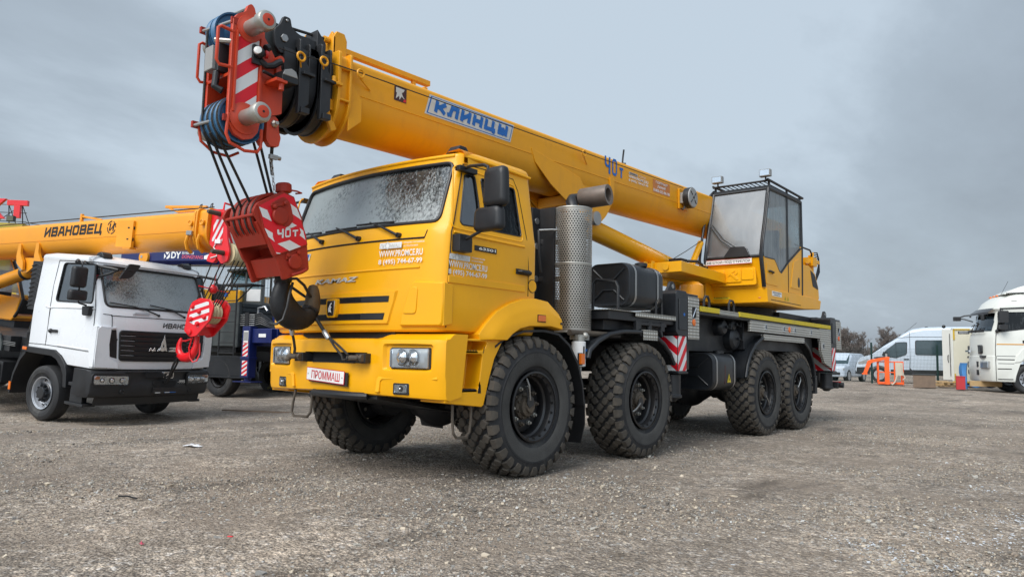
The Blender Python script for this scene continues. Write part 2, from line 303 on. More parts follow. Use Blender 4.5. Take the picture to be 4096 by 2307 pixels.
def txt_mesh(body, mat, w, h, ext=.002, bold=0., shear=0., align=False):
    cu = bpy.data.curves.new('lettering', 'FONT'); cu.body = body; cu.size = 1; cu.extrude = .02; cu.offset = bold; cu.shear = shear; cu.resolution_u = 3
    o = bpy.data.objects.new('lettering', cu); COL.objects.link(o); bpy.context.view_layer.update()
    me = bpy.data.meshes.new_from_object(o.evaluated_get(bpy.context.evaluated_depsgraph_get())); bpy.data.objects.remove(o)
    n = len(me.vertices); a = np.empty(n*3); me.vertices.foreach_get('co', a); a = a.reshape(-1, 3)
    lo = a.min(0); hi = a.max(0); a = (a-lo)/np.maximum(hi-lo, 1e-6)*np.array([w, h, ext])
    me.vertices.foreach_set('co', a.ravel()); me.materials.clear(); me.materials.append(mat); me.update(); return me
def text(body, mat, parent, o, right, up, w, h, ext=.002, bold=.0, shear=0., name='lettering'):
    me = txt_mesh(body, mat, w, h, ext, bold, shear); ob = bpy.data.objects.new(name, me); COL.objects.link(ob); ob.parent = parent
    r = Vector(right).normalized(); u = Vector(up).normalized(); n = r.cross(u).normalized(); u = n.cross(r); o = Vector(o)
    ob.matrix_local = Matrix(((r.x, u.x, n.x, o.x), (r.y, u.y, n.y, o.y), (r.z, u.z, n.z, o.z), (0, 0, 0, 1))); return ob
def boolean(base, cutters):
    for c in cutters:
        c.parent = base.parent
        m = base.modifiers.new('cut', 'BOOLEAN'); m.operation = 'DIFFERENCE'; m.solver = 'MANIFOLD'; m.object = c
        try: m.material_mode = 'TRANSFER'
        except Exception: pass
    bpy.context.view_layer.update()
    me = bpy.data.meshes.new_from_object(base.evaluated_get(bpy.context.evaluated_depsgraph_get()))
    base.modifiers.clear(); base.data = me
    for c in cutters: bpy.data.objects.remove(c)
    me.polygons.foreach_set('use_smooth', [True]*len(me.polygons)); me.set_sharp_from_angle(angle=math.radians(35)); return base
def arc(c, r, a0, a1, n):
    return [(c[0]+r*math.cos(math.radians(a0+(a1-a0)*i/n)), c[1]+r*math.sin(math.radians(a0+(a1-a0)*i/n))) for i in range(n+1)]
def rrect(x0, x1, z0, z1, r, n=4):
    return arc((x1-r, z1-r), r, 0, 90, n)+arc((x0+r, z1-r), r, 90, 180, n)+arc((x0+r, z0+r), r, 180, 270, n)+arc((x1-r, z0+r), r, 270, 360, n)
def rnd(pts, r, n=3):
    """round the corners of a polygon"""
    out = []; m = len(pts)
    for i in range(m):
        p = Vector(pts[i]); a = Vector(pts[i-1]); b = Vector(pts[(i+1) % m])
        da = (a-p); db = (b-p); k = min(r, da.length*.45, db.length*.45); A = p+da.normalized()*k; B = p+db.normalized()*k
        for j in range(n+1):
            t = j/n; q = A*(1-t)**2+p*2*t*(1-t)+B*t*t; out.append((q.x, q.y))
    return out
def par(pts, x0, x1): # outline measured on plane x0 as seen from the camera, carried to plane x1
    k = (x1-CAM_P.x)/(x0-CAM_P.x); return [(CAM_P.y+(y-CAM_P.y)*k, CAM_P.z+(z-CAM_P.z)*k) for y, z in pts]
def lerp(z, tab):
    if z <= tab[0][0]: return tab[0][1]
    for (a, b), (c, d) in zip(tab, tab[1:]):
        if z <= c: return b+(d-b)*(z-a)/(c-a)
    return tab[-1][1]
def hatch(mb, poly, mk, w, gap, ang, ma, mb_):
    """diagonal reflector bands clipped to a convex 2-D polygon; mk maps (u, v) to 3-D"""
    ca, sa = math.cos(ang), math.sin(ang); d = [u*ca+v*sa for u, v in poly]; t = math.floor(min(d)/(w+gap))*(w+gap)
    def clip(P, s, val):
        out = []
        for i in range(len(P)):
            a, b = P[i-1], P[i]; fa = s*((a[0]*ca+a[1]*sa)-val); fb = s*((b[0]*ca+b[1]*sa)-val)
            if (fa >= 0) != (fb >= 0): q = fa/(fa-fb); out.append((a[0]+(b[0]-a[0])*q, a[1]+(b[1]-a[1])*q))
            if fb >= 0: out.append(b)
        return out
    while t < max(d):
        for lo, hi, m in ((t, t+w, ma), (t+w, t+w+gap, mb_)):
            P = clip(poly, 1, lo); P = clip(P, -1, hi) if len(P) > 2 else []
            if len(P) > 2: mb.use(m).add([mk(*p) for p in P], [list(range(len(P)))])
        t += w+gap

STROKES = {'К': [[(0, 0), (0, 1)], [(.05, .5), (.42, .5), (.95, 1)], [(.42, .5), (.98, 0)]], 'Л': [[(-.05, 0), (.12, .06), (.28, 1), (1, 1), (1, 0)]], 'И': [[(0, 1), (0, 0)], [(.05, .12), (.95, .88)], [(1, 1), (1, 0)]],
           'Н': [[(0, 0), (0, 1)], [(0, .5), (1, .5)], [(1, 0), (1, 1)]], 'Ц': [[(0, 1), (0, 0), (1, 0), (1, 1)], [(1, 0), (1.24, 0), (1.24, -.22)]], 'Ы': [[(0, 1), (0, 0), (.55, 0), (.62, .1), (.62, .45), (.55, .55), (0, .55)], [(1.05, 0), (1.05, 1)]],
           'В': [[(0, 0), (0, 1), (.85, 1), (.95, .9), (.95, .6), (.85, .5), (0, .5)], [(.85, .5), (1, .4), (1, .1), (.9, 0), (0, 0)]], 'А': [[(-.05, 0), (.28, 1), (.75, 1), (1.05, 0)], [(.12, .32), (.92, .32)]], 'О': [[(.14, 0), (.86, 0), (1, .14), (1, .86), (.86, 1), (.14, 1), (0, .86), (0, .14), (.14, 0)]], 'Е': [[(1, 1), (0, 1), (0, 0), (1, 0)], [(0, .5), (.88, .5)]]}
def block_text(body, mat, parent, F, w, h, t, shear=.12, gap=.55, name='lettering', split=0):
    """heavy angular letters; F(u, v, e) maps the flat lettering to 3-D, e lifts it off the plate"""
    mb = MB(mat); n = len(body); cw = w/(n+(n-1)*gap*.5+.24*body.count('Ц')); u0 = 0; k = 0; lw = cw-t*1.0
    for ch in body:
        for pl in STROKES[ch]:
            P = [(u0+t/2+x*lw+shear*(t/2+y*(h-t)), t/2+y*(h-t)) for x, y in pl]
            for a, b in zip(P, P[1:]):
                a = Vector(a); b = Vector(b); d = (b-a).normalized(); q = Vector((-d.y, d.x)); a = a-d*t*.5; b = b+d*t*.5; e = .0003*(k % 9); k += 1
                mb.add([F(p.x, p.y, e) for p in (a-q*t/2, b-q*t/2, b+q*t/2, a+q*t/2)], [(0, 1, 2, 3)])
        u0 += cw*(1+gap*.5)+(.24*cw if ch == 'Ц' else 0)
    return mb.done(name, parent, smooth=0)
def split_apart(o, reach=.02):
    """one object per separate piece: islands whose boxes nearly touch stay together"""
    me = o.data; n = len(me.vertices); par_ = list(range(n))
    def find(a):
        while par_[a] != a: par_[a] = par_[par_[a]]; a = par_[a]
        return a
    for p in me.polygons:
        r = find(p.vertices[0])
        for v in p.vertices[1:]: par_[find(v)] = r
    isl = {}
    for i in range(n): isl.setdefault(find(i), []).append(i)
    co = [v.co for v in me.vertices]; bx = {k: (Vector(map(min, zip(*[co[i] for i in v]))), Vector(map(max, zip(*[co[i] for i in v])))) for k, v in isl.items()}
    gs = []
    for k, (lo, hi) in bx.items():
        hit = [g for g in gs if all(g[1][j]-reach <= hi[j] and g[2][j]+reach >= lo[j] for j in range(3))]
        ng = [{k}, lo.copy(), hi.copy()]
        for g in hit:
            ng[0] |= g[0]; ng[1] = Vector(map(min, zip(ng[1], g[1]))); ng[2] = Vector(map(max, zip(ng[2], g[2]))); gs.remove(g)
        gs.append(ng)
    if len(gs) < 2: return
    base = o.name.split('.')[0]
    for gi, g in enumerate(gs):
        bm = bmesh.new(); bm.from_mesh(me); bm.verts.ensure_lookup_table()
        bmesh.ops.delete(bm, geom=[v for v in bm.verts if find(v.index) not in g[0]], context='VERTS')
        m2 = me.copy(); bm.to_mesh(m2); bm.free()
        if gi == 0: first = m2; continue
        c = o.copy(); c.data = m2; COL.objects.link(c)
    o.data = first
# ---------------------------------------------------------------- ground
MAZ_O = Vector((-8.859, 2.154, -.398)); MAZ_T = math.radians(103.757); MAZ_P = math.radians(4.819)
def maz_pt(x, y, z): return MAZ_O + Matrix.Rotation(MAZ_T, 3, 'Z') @ (Matrix.Rotation(MAZ_P, 3, 'X') @ Vector((x, y, z)))
CTRL = [(x, y, 0) for x in (-1.3, 0, 1.3) for y in range(-1, 12, 2)]+[(5.3, -4, 0), (3, -2.5, 0), (0, -3, 0), (-3, -3, 0), (6, 2, 0), (4, 4, 0), (8, 1, 0), (10, 5, .03), (-3.5, -.5, -.02), (5, 9, .02), (-3, 4, -.03)]
for q in ((-1.1, 1.39), (1.1, 1.39), (0, .6), (-1.2, 2.2)): v = maz_pt(*q, 0); CTRL.append((v.x, v.y, v.z))
v = maz_pt(0, 6.6, 0); CTRL.append((v.x, v.y, v.z))
CTRL += [(-14.75, 6.7, -.26), (-15.5, 10, -.24), (-16.3, 9.3, -.05), (-24, 9, -.1), (-22, 16, 0), (2.5, 26.5, .19), (2, 29, .19), (6, 28, .17), (.42, 27.4, .25), (-.5, 27.9, .27), (-2.2, 29, .29), (-3, 29.7, .31), (-.9, 31.5, .33), (-3.3, 32.1, .29), (-1, 33.5, .29), (-6.5, 38.5, .13), (-20, 70, .3), (20, 60, .4), (-60, 20, -.1), (-60, 80, .2), (60, 20, .3), (20, -40, 0)]
CT = np.array(CTRL, float)
def gz_np(X, Y):
    w = 1/((X[..., None]-CT[:, 0])**2+(Y[..., None]-CT[:, 1])**2+.4)**1.6
    return (w*CT[:, 2]).sum(-1)/w.sum(-1)
def gz(x, y): return float(gz_np(np.array(x, float), np.array(y, float)))
def ground_mat():
    m, nt, N, L, b = nodes('gravel_ground')
    tc = N.new('ShaderNodeTexCoord'); P = tc.outputs['Object']
    def noise(s, det=6, rough=.6, off=0):
        mp = N.new('ShaderNodeMapping'); mp.inputs['Location'].default_value = (off, off*1.7, 0); L.new(P, mp.inputs[0])
        n = N.new('ShaderNodeTexNoise'); n.inputs['Scale'].default_value = s; n.inputs['Detail'].default_value = det; n.inputs['Roughness'].default_value = rough; L.new(mp.outputs[0], n.inputs['Vector']); return n.outputs[0]
    def ramp(f, *st):
        r = N.new('ShaderNodeValToRGB'); L.new(f, r.inputs[0]); e = r.color_ramp.elements
        while len(e) < len(st): e.new(.5)
        for k, (p, c) in zip(e, st): k.position = p; k.color = (*c, 1) if len(c) == 3 else c
        return r.outputs[0]
    def mix(f, a, c, mode='MIX'):
        n = N.new('ShaderNodeMixRGB'); n.blend_type = mode
        for i, x in enumerate((f, a, c)):
            if isinstance(x, (int, float)): n.inputs[i].default_value = x
            elif isinstance(x, tuple): n.inputs[i].default_value = (*x, 1)
            else: L.new(x, n.inputs[i])
        return n.outputs[0]
    def vor(s, feat='F1'):
        v = N.new('ShaderNodeTexVoronoi'); v.inputs['Scale'].default_value = s; v.feature = feat; v.inputs['Randomness'].default_value = 1; L.new(P, v.inputs['Vector']); return v
    v1 = vor(34); v2 = vor(75); v3 = vor(15)
    def grey(v):
        s = N.new('ShaderNodeSeparateColor'); L.new(v.outputs['Color'], s.inputs[0]); return s.outputs[0]
    st1 = ramp(grey(v1), (0, (0.144, 0.130, 0.118)), (.3, (0.336, 0.293, 0.250)), (.6, (0.541, 0.470, 0.389)), (.85, (0.767, 0.664, 0.548)), (1, (0.800, 0.800, 0.800)))
    st2 = ramp(grey(v2), (0, (0.160, 0.143, 0.127)), (.45, (0.416, 0.354, 0.296)), (.8, (0.639, 0.541, 0.438)), (1, (0.800, 0.800, 0.800)))
    stones = mix(noise(9, 4), st1, st2)
    fines = ramp(noise(140, 6, .8), (.3, (0.239, 0.200, 0.167)), (.7, (0.653, 0.552, 0.442)))
    sel = ramp(noise(2.6, 8, .65, 3), (.40, (0, 0, 0)), (.58, (1, 1, 1)))
    base = mix(sel, fines, stones); base = mix(.35, base, stones)
    # shade in the gaps between stones, painted into the colour at cell borders
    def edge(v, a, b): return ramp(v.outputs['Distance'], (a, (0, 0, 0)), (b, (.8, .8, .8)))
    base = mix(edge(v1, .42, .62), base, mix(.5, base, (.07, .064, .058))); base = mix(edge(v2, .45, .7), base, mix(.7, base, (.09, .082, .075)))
    big = ramp(noise(.42, 6, .6, 9), (.34, (.58, .56, .54)), (.48, (.95, .93, .90)), (.66, (1.34, 1.29, 1.23)))
    base = mix(.85, base, big, 'MULTIPLY')
    # clumps of coarser and finer grit
    base = mix(.9, base, ramp(noise(11, 5, .7, 31), (.36, (.62, .61, .60)), (.5, (1, 1, 1)), (.64, (1.36, 1.35, 1.33))), 'MULTIPLY')
    base = mix(.8, base, ramp(noise(3.7, 6, .65, 41), (.36, (.70, .69, .67)), (.52, (1, 1, 1)), (.66, (1.25, 1.23, 1.20))), 'MULTIPLY')
    brown = ramp(noise(.9, 7, .62, 21), (.44, (0, 0, 0)), (.66, (.75, .75, .75)))
    base = mix(brown, base, (.255, .208, .165))
    # damp, oily stains of their own shape, stretched along the way the trucks drive
    mp = N.new('ShaderNodeMapping'); mp.inputs['Scale'].default_value = (1.5, .55, 1); mp.inputs['Rotation'].default_value = (0, 0, .9); L.new(P, mp.inputs[0])
    dn = N.new('ShaderNodeTexNoise'); dn.inputs['Scale'].default_value = .75; dn.inputs['Detail'].default_value = 7; dn.inputs['Roughness'].default_value = .62; L.new(mp.outputs[0], dn.inputs['Vector'])
    damp = ramp(dn.outputs[0], (.565, (0, 0, 0)), (.66, (.8, .8, .8)))
    base = mix(damp, base, mix(.6, base, (.035, .028, .022)))
    L.new(base, b.inputs['Base Color'])
    rr = N.new('ShaderNodeMapRange'); L.new(damp, rr.inputs[0]); rr.inputs[3].default_value = .92; rr.inputs[4].default_value = .62; L.new(rr.outputs[0], b.inputs['Roughness'])
    b.inputs['Specular IOR Level'].default_value = .25
    h = N.new('ShaderNodeMath'); h.operation = 'MULTIPLY_ADD'; L.new(v1.outputs['Distance'], h.inputs[0]); h.inputs[1].default_value = -1.2
    h2 = N.new('ShaderNodeMath'); h2.operation = 'MULTIPLY_ADD'; L.new(v2.outputs['Distance'], h2.inputs[0]); h2.inputs[1].default_value = -.7; L.new(noise(60, 5), h2.inputs[2]); L.new(h2.outputs[0], h.inputs[2])
    bp = N.new('ShaderNodeBump'); bp.inputs['Strength'].default_value = 1; bp.inputs['Distance'].default_value = .016; L.new(h.outputs[0], bp.inputs['Height']); L.new(bp.outputs[0], b.inputs['Normal'])
    return m
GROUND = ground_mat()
def build_ground():
    n = 190; t = np.linspace(-1, 1, n); s = np.sinh(t*5.2)/np.sinh(5.2)
    X, Y = np.meshgrid(s*700, s*700+4, indexing='ij'); Z = gz_np(X, Y)
    rs = np.random.RandomState(3)
    near = np.exp(-((X-0)**2+(Y-4)**2)/900)
    Z = Z+near*(.006*np.sin(X*2.1+Y*.7)+.006*np.sin(Y*1.7-X*.9)+rs.normal(0, .0025, X.shape))
    co = np.stack([X, Y, Z], -1).reshape(-1, 3); i = np.arange(n*n).reshape(n, n)
    q = np.stack([i[:-1, :-1], i[1:, :-1], i[1:, 1:], i[:-1, 1:]], -1).reshape(-1, 4)
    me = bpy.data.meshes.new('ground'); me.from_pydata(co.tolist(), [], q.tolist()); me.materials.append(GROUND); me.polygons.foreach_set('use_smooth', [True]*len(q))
    o = bpy.data.objects.new('ground', me); COL.objects.link(o); tag(o, kind='structure')
build_ground()
def scatter(name, pts, size, mats, squash=.6, ico=1, seed=5, group=None, lift=.25):
    """many small stones as one mesh"""
    rs = np.random.RandomState(seed); bm = bmesh.new(); bmesh.ops.create_cube(bm, size=1.25) if ico == 0 else bmesh.ops.create_icosphere(bm, subdivisions=1, radius=1)
    bmesh.ops.triangulate(bm, faces=bm.faces)
    bv = np.array([v.co[:] for v in bm.verts]); bf = np.array([[v.index for v in f.verts] for f in bm.faces]); bm.free()
    n = len(pts); nv = len(bv); nf = len(bf)
    sc = np.stack([rs.uniform(.7, 1.3, n), rs.uniform(.6, 1.1, n), rs.uniform(.35, .8, n)*squash/.6], 1)*size[:, None]
    a = rs.uniform(0, 2*PI, n); jit = 1+rs.normal(0, .22, (n, nv))
    V = bv[None]*sc[:, None]*jit[..., None]; ti = rs.normal(0, .35, n)
    c, s_ = np.cos(a)[:, None], np.sin(a)[:, None]; x = V[..., 0]*c-V[..., 1]*s_; y = V[..., 0]*s_+V[..., 1]*c; z = V[..., 2]+np.tan(np.clip(ti, -.5, .5))[:, None]*V[..., 0]*.5
    co = np.stack([x+pts[:, 0, None], y+pts[:, 1, None], z+(pts[:, 2]+size*lift)[:, None]], -1).reshape(-1, 3)
    F = (bf[None]+np.arange(n)[:, None, None]*nv).reshape(-1, 3)
    me = bpy.data.meshes.new(name); me.vertices.add(len(co)); me.vertices.foreach_set('co', co.ravel().astype(np.float32))
    me.loops.add(F.size); me.loops.foreach_set('vertex_index', F.ravel().astype(np.int32)); me.polygons.add(len(F)); me.polygons.foreach_set('loop_start', np.arange(0, F.size, 3, dtype=np.int32)); me.polygons.foreach_set('loop_total', np.full(len(F), 3, np.int32))
    for m in mats: me.materials.append(m)
    mi = np.repeat(rs.randint(0, len(mats), n), nf); me.polygons.foreach_set('material_index', mi.astype(np.int32)); me.polygons.foreach_set('use_smooth', np.zeros(len(F), bool)); me.update(calc_edges=True); me.validate()
    o = bpy.data.objects.new(name, me); COL.objects.link(o); tag(o, kind='stuff'); return o
STONES = [paint('stone_'+n, c, .9, var=.3, scale=30, spec=.25) for n, c in (('dark', (0.174, 0.158, 0.139)), ('brown', (0.361, 0.302, 0.238)), ('grey', (0.424, 0.401, 0.354)), ('tan', (0.545, 0.469, 0.365)), ('slate', (0.253, 0.244, 0.227)), ('umber', (0.292, 0.235, 0.183)), ('pale', (0.493, 0.491, 0.471)))]
def build_gravel():
    rs = np.random.RandomState(11); n = 230000
    d = 3.0+(rs.uniform(0, 1, n)**1.5)*13; l = rs.uniform(-.80, .80, n)*d
    f = np.array([-.6458, .7636]); r = np.array([.7636, .6458])
    X = CAM_P.x+f[0]*d+r[0]*l; Y = CAM_P.y+f[1]*d+r[1]*l
    k = np.sin(X*1.3+1)*np.sin(Y*1.1+2)+.6*np.sin(X*3.1-Y*2.3)+.5*np.sin(X*.6+Y*.8); keep = rs.uniform(-1.6, 1.6, n) < k-.05; X, Y = X[keep], Y[keep]
    sz = np.clip(rs.lognormal(math.log(.0046), .50, len(X)), .0024, .026)
    scatter('gravel', np.stack([X, Y, gz_np(X, Y)], 1), sz, STONES[:6]*6+STONES[6:], seed=6, ico=0)
    # crumbs of old snow and pale grit to the right of the foreground
    SNOW = paint('old_snow', (.50, .52, .54), .85, var=.25, scale=30)
    P = []
    for cx, cy, sx, sy, m in ((4.80, 2.15, .22, .14, 260), (5.1, 2.4, .25, .2, 200), (4.6, 1.30, .22, .12, 200), (4.9, 1.5, .2, .15, 120), (4.15, .67, .16, .08, 110), (4.45, 3.5, .14, .10, 90), (4.7, 3.7, .25, .2, 90), (4.55, .42, .28, .10, 170), (3.9, .2, .3, .12, 60), (3.6, -.3, .4, .2, 70), (5.2, 3.4, .4, .4, 90), (4.2, 1.9, .4, .3, 70)):
        q = rs.normal(0, 1, (m, 2))*(sx, sy)+(cx, cy); P.append(q)
    for m in (260,):
        d = rs.uniform(3.4, 12, m); l = rs.uniform(-.75, .75, m)*d; P.append(np.stack([CAM_P.x+f[0]*d+r[0]*l, CAM_P.y+f[1]*d+r[1]*l], 1))
    P = np.concatenate(P); sz = np.clip(rs.lognormal(math.log(.0042), .5, len(P)), .002, .012)
    scatter('snow_crumbs', np.stack([P[:, 0], P[:, 1], gz_np(P[:, 0], P[:, 1])+.002], 1), sz, [SNOW], squash=.3, seed=9)
build_gravel()
# ---------------------------------------------------------------- the yellow truck crane
T = thing('truck_crane', 'large yellow eight-wheeled truck crane with a yellow cab and blue boom lettering', 'crane truck', (0, 0, 0))
BOW = lambda x, w=1.2: .17*min(1.25, abs(x)/w)**2
YF = [(1.2, -.14), (1.3, -.155), (1.7, -.15), (2.05, -.12), (2.13, -.10), (2.17, -.07), (2.72, .12), (2.8, .16), (2.86, .3)]
def fy(x, z): return lerp(z, YF)+BOW(x)
HX = [(1.25, 1.17), (1.32, 1.2), (2.08, 1.2), (2.17, 1.185), (2.72, 1.10), (2.79, 1.075)]
def cab_ring(z, hx, ins=0, dy=0, yr=1.215, bow=0):
    hx -= ins; pts = []
    yb = yr-ins
    pts += [(hx, yb-.06), (hx, .62), (hx, .30)]
    xc = hx-.055; yc = fy(hx-.03, z)+dy+ins
    pts += [(hx, yc+.09), (hx-.006, yc+.05), (hx-.02, yc+.022), (xc, fy(xc, z)+dy+ins)]
    for i in range(1, 16):
        x = xc*(1-i/8); pts.append((x, fy(x, z)+dy+ins))
    pts += [(-xc, fy(xc, z)+dy+ins), (-hx+.02, yc+.022), (-hx+.006, yc+.05), (-hx, yc+.09), (-hx, .30), (-hx, .62), (-hx, yb-.06), (-hx+.02, yb-.015), (-hx+.07, yb), (-.5, yb), (.5, yb), (hx-.07, yb), (hx-.02, yb-.015)]
    return [(x, y, z-bow*(x/1.1)**2) for x, y in pts]
def build_cab():
    mb = MB(YEL)
    levels = [(1.255, 1.15, .02), (1.27, 1.18, .004), (1.32, 1.2, 0), (1.5, 1.2, 0), (1.7, 1.2, 0), (1.9, 1.2, 0), (2.04, 1.2, 0), (2.09, 1.2, 0), (2.13, 1.195, 0), (2.17, 1.185, 0), (2.35, 1.157, 0), (2.55, 1.126, 0), (2.72, 1.10, 0), (2.765, 1.10, -.025), (2.79, 1.098, -.03), (2.82, 1.08, -.01), (2.85, 1.03, .05)]
    rings = [cab_ring(z, hx, dy=dy) for z, hx, dy in levels]
    rings.append([(x*.86, .5+(y-.5)*.84, 2.872-.012*(x)**2) for x, y, z in rings[-1]])
    rings.append([(x*.5, .5+(y-.5)*.5, 2.90) for x, y, z in rings[-2]])
    mb.loft(rings)
    cab = mb.done('cab', T, smooth=40)
    inn = MB(INT); inn.loft([cab_ring(z, lerp(z, HX), .045) for z in (1.5, 1.9, 2.1, 2.17, 2.5, 2.72, 2.78)]); ci = inn.done('cut', smooth=0)
    w = MB(DARK); WS = rnd([(-1.06, 2.175), (1.06, 2.175), (1.035, 2.715), (-1.035, 2.715)], .07, 4); w.prism(WS, 'y', -.5, .42); cw = w.done('cut', smooth=0)
    s1 = MB(DARK); W1 = rnd(par([(.252, 2.596), (.375, 2.604), (.395, 2.356), (.380, 2.152), (.165, 2.143), (.145, 2.169)], 1.19, 1.15), .03); s1.prism(W1, 'x', .9, 1.4); c1 = s1.done('cut', smooth=0)
    s2 = MB(DARK); W2 = rnd(par([(.450, 2.601), (.901, 2.594), (.935, 2.152), (.478, 2.147)], 1.19, 1.15), .03); s2.prism(W2, 'x', .9, 1.4); c2 = s2.done('cut', smooth=0)
    s3 = MB(DARK); s3.prism(W1, 'x', -1.4, -.9); c3 = s3.done('cut', smooth=0)
    s4 = MB(DARK); s4.prism(W2, 'x', -1.4, -.9); c4 = s4.done('cut', smooth=0)
    r1 = MB(DARK); r1.box(-.95, -.12, 1.0, 1.5, 2.15, 2.62).box(.12, .95, 1.0, 1.5, 2.15, 2.62); c5 = r1.done('cut', smooth=0)
    boolean(cab, [ci, cw, c1, c2, c3, c4, c5])
    # glass
    g = MB(GL_WS); n = 24; rings = []
    for z in [2.165+(2.725-2.165)*i/10 for i in range(11)]: rings.append([(-1.065+2.13*i/n, fy(-1.065+2.13*i/n, z)+.018, z) for i in range(n+1)])
    g.loft(rings, False, (False, False)); g.done('windscreen', cab)
    gk = MB(PLASTIC); gk.tube([(x, fy(x, z)-.001, z) for x, z in [p for a, b in zip(WS, WS[1:]+WS[:1]) for p in ([a] if (Vector(a)-Vector(b)).length < .2 else [(a[0]+(b[0]-a[0])*i/16, a[1]+(b[1]-a[1])*i/16) for i in range(16)])]], .016, 8, True); gk.done('windscreen_seal', cab)
    sx = lambda z: 1.185-.155*(z-2.17)
    for s in (1, -1):
        for Wn in (W1, W2):
            q = MB(GL_SIDE); q.add([(s*(sx(z)-.012), y, z) for y, z in Wn], [list(range(len(Wn)))]); q.done('side_window', cab)
            q = MB(PLASTIC); q.tube([(s*(sx(z)+.001), y, z) for y, z in Wn], .007, 6, True); q.done('window_seal', cab)
    q = MB(GL_PLAIN); q.box(-.96, -.11, 1.178, 1.184, 2.14, 2.63).box(.11, .96, 1.178, 1.184, 2.14, 2.63); q.done('rear_window', cab)
    # interior
    for x in (-.62, .62):
        s = MB(FABRIC); s.box(x-.24, x+.24, .55, 1.0, 1.75, 1.88); s.obox((x, 1.02, 2.12), .46, .13, .58, Matrix.Rotation(-.15, 3, 'X')); s.obox((x, 1.07, 2.47), .26, .09, .14); s.done('seat', cab, .04, 3)
    d = MB(PLASTIC); d.prism([(.06, 1.6), (.55, 1.6), (.46, 1.95), (.38, 2.08), (.1, 2.13)], 'x', -1.1, 1.1); d.done('dashboard', cab, .02)
    st = MB(PLASTIC); st.tube([(.58+.21*math.cos(a), .62-.12*math.sin(a)*.4, 2.1+.21*math.sin(a)*.75) for a in [2*PI*i/24 for i in range(24)]], .014, 8, True); st.beam((.38, .62, 2.1), (.78, .62, 2.1), .04, .02); st.done('steering_wheel', cab)
    # panel seams: thin dark gaps laid 2 mm proud
    k = MB(DARK)
    def seam(pts, w=.006):
        k.tube(pts, w, 5)
    xs = [-.97+1.94*i/20 for i in range(21)]
    seam([(x, fy(x, 2.035)-.001, 2.035) for x in xs], .008)
    seam([(-.97, fy(.97, 2.035)-.001, 2.035), (-.985, fy(.985, 2.10)-.001, 2.10)], .005); seam([(.97, fy(.97, 2.035)-.001, 2.035), (.985, fy(.985, 2.10)-.001, 2.10)], .005)
    for s in (1, -1):
        seam([(s*1.195, .045, 1.29), (s*1.199, .055, 1.7), (s*1.199, .075, 2.08), (s*1.185, .115, 2.17), (s*1.103, .285, 2.70)], .005)
        seam([(s*1.1, .29, 2.70), (s*1.103, .6, 2.71), (s*1.103, .95, 2.70), (s*1.12, 1.0, 2.6), (s*1.19, 1.06, 2.15), (s*1.2, 1.08, 1.9), (s*1.2, 1.08, 1.62)], .004)
    k.done('panel_gap', cab)
    # raised frame round the side windows and door panel pressings
    for s in (1, -1):
        m = MB(YEL); fr = rnd([(.16, 2.66), (.96, 2.64), (1.0, 2.11), (.08, 2.11)], .05)
        m.tube([(s*(sx(z)+.0), y, z) for y, z in fr], .009, 6, True)
        m.tube([(s*1.2, .1, 2.075), (s*1.2, .5, 2.07), (s*1.2, 1.02, 2.07)], .012, 6)
        m.prism([(.05, 1.655), (1.03, 1.655), (1.03, 1.715), (.05, 1.715)], 'x', s*1.197, s*1.209)
        m.done('door_trim', cab, .004)
        h = MB(PLASTIC); h.tube([(s*1.2, .93, 1.835), (s*1.235, .94, 1.835), (s*1.24, 1.06, 1.828), (s*1.2, 1.08, 1.826)], [.016, .016, .02, .022], 8); h.obox((s*1.205, 1.0, 1.835), .012, .2, .05); h.done('door_handle', cab, .004)
    ff = MB(BLACK); ff.cyl((1.196, 1.14, 1.72), (1.2025, 1.14, 1.72), .062, n=24); ff.use(YEL).cyl((1.2, 1.14, 1.72), (1.206, 1.14, 1.72), .055, n=24); ff.done('filler_flap', cab)
    # windscreen wipers
    for (bx, bz), (tx, tz), (a, az), (c, cz) in (((-.32, 2.095), (-.67, 2.225), (-.86, 2.225), (-.42, 2.20)), ((.236, 2.075), (-.146, 2.214), (-.33, 2.195), (.14, 2.191)), ((.709, 2.07), (.326, 2.218), (.14, 2.211), (.60, 2.20))):
        w = MB(PLASTIC); P = lambda x, z, o: (x, fy(x, z)-o, z)
        w.cyl(P(bx, bz, -.02), P(bx, bz, .03), .022); w.tube([P(bx, bz, .03), P((bx+tx)/2, (bz+tz)/2+.01, .045), P(tx, tz, .03)], [.013, .011, .007], 6); w.tube([P(a, az, .014), P((a+c)/2, (az+cz)/2, .018), P(c, cz, .014)], .010, 6); w.done('wiper', cab)
    # corner deflectors with their recess
    for s in (1, -1):
        m = MB(YEL)
        def F(x, z, o): return (s*x, fy(x, z)-o, z)
        P = [(.80, 1.30), (.84, 1.48), (.905, 1.655), (.94, 1.672), (1.205, 1.655), (1.21, 1.5), (1.21, 1.325), (1.19, 1.30)]
        m.loft([[F(x, z, -.03) for x, z in P], [F(x, z, .018) for x, z in P], [F(1.01+(x-1.01)*.95, 1.48+(z-1.48)*.95, .03) for x, z in P]])
        m.prism([(.0, 1.30), (.10, 1.32), (.10, 1.64), (.0, 1.655)], 'x', s*1.15, s*1.212)
        m.done('corner_deflector', cab, .01)
        r = MB(YEL); Q = rnd([(.83, 1.40), (.90, 1.62), (.975, 1.62), (.965, 1.40)], .03); r.loft([[F(x, z, .02) for x, z in Q], [F(x, z, .037) for x, z in Q]]); r.done('air_duct', cab, .006)
    # grille
    gp = MB(YEL)
    def GF(x, z, o): return (x, fy(x, z)-o, z)
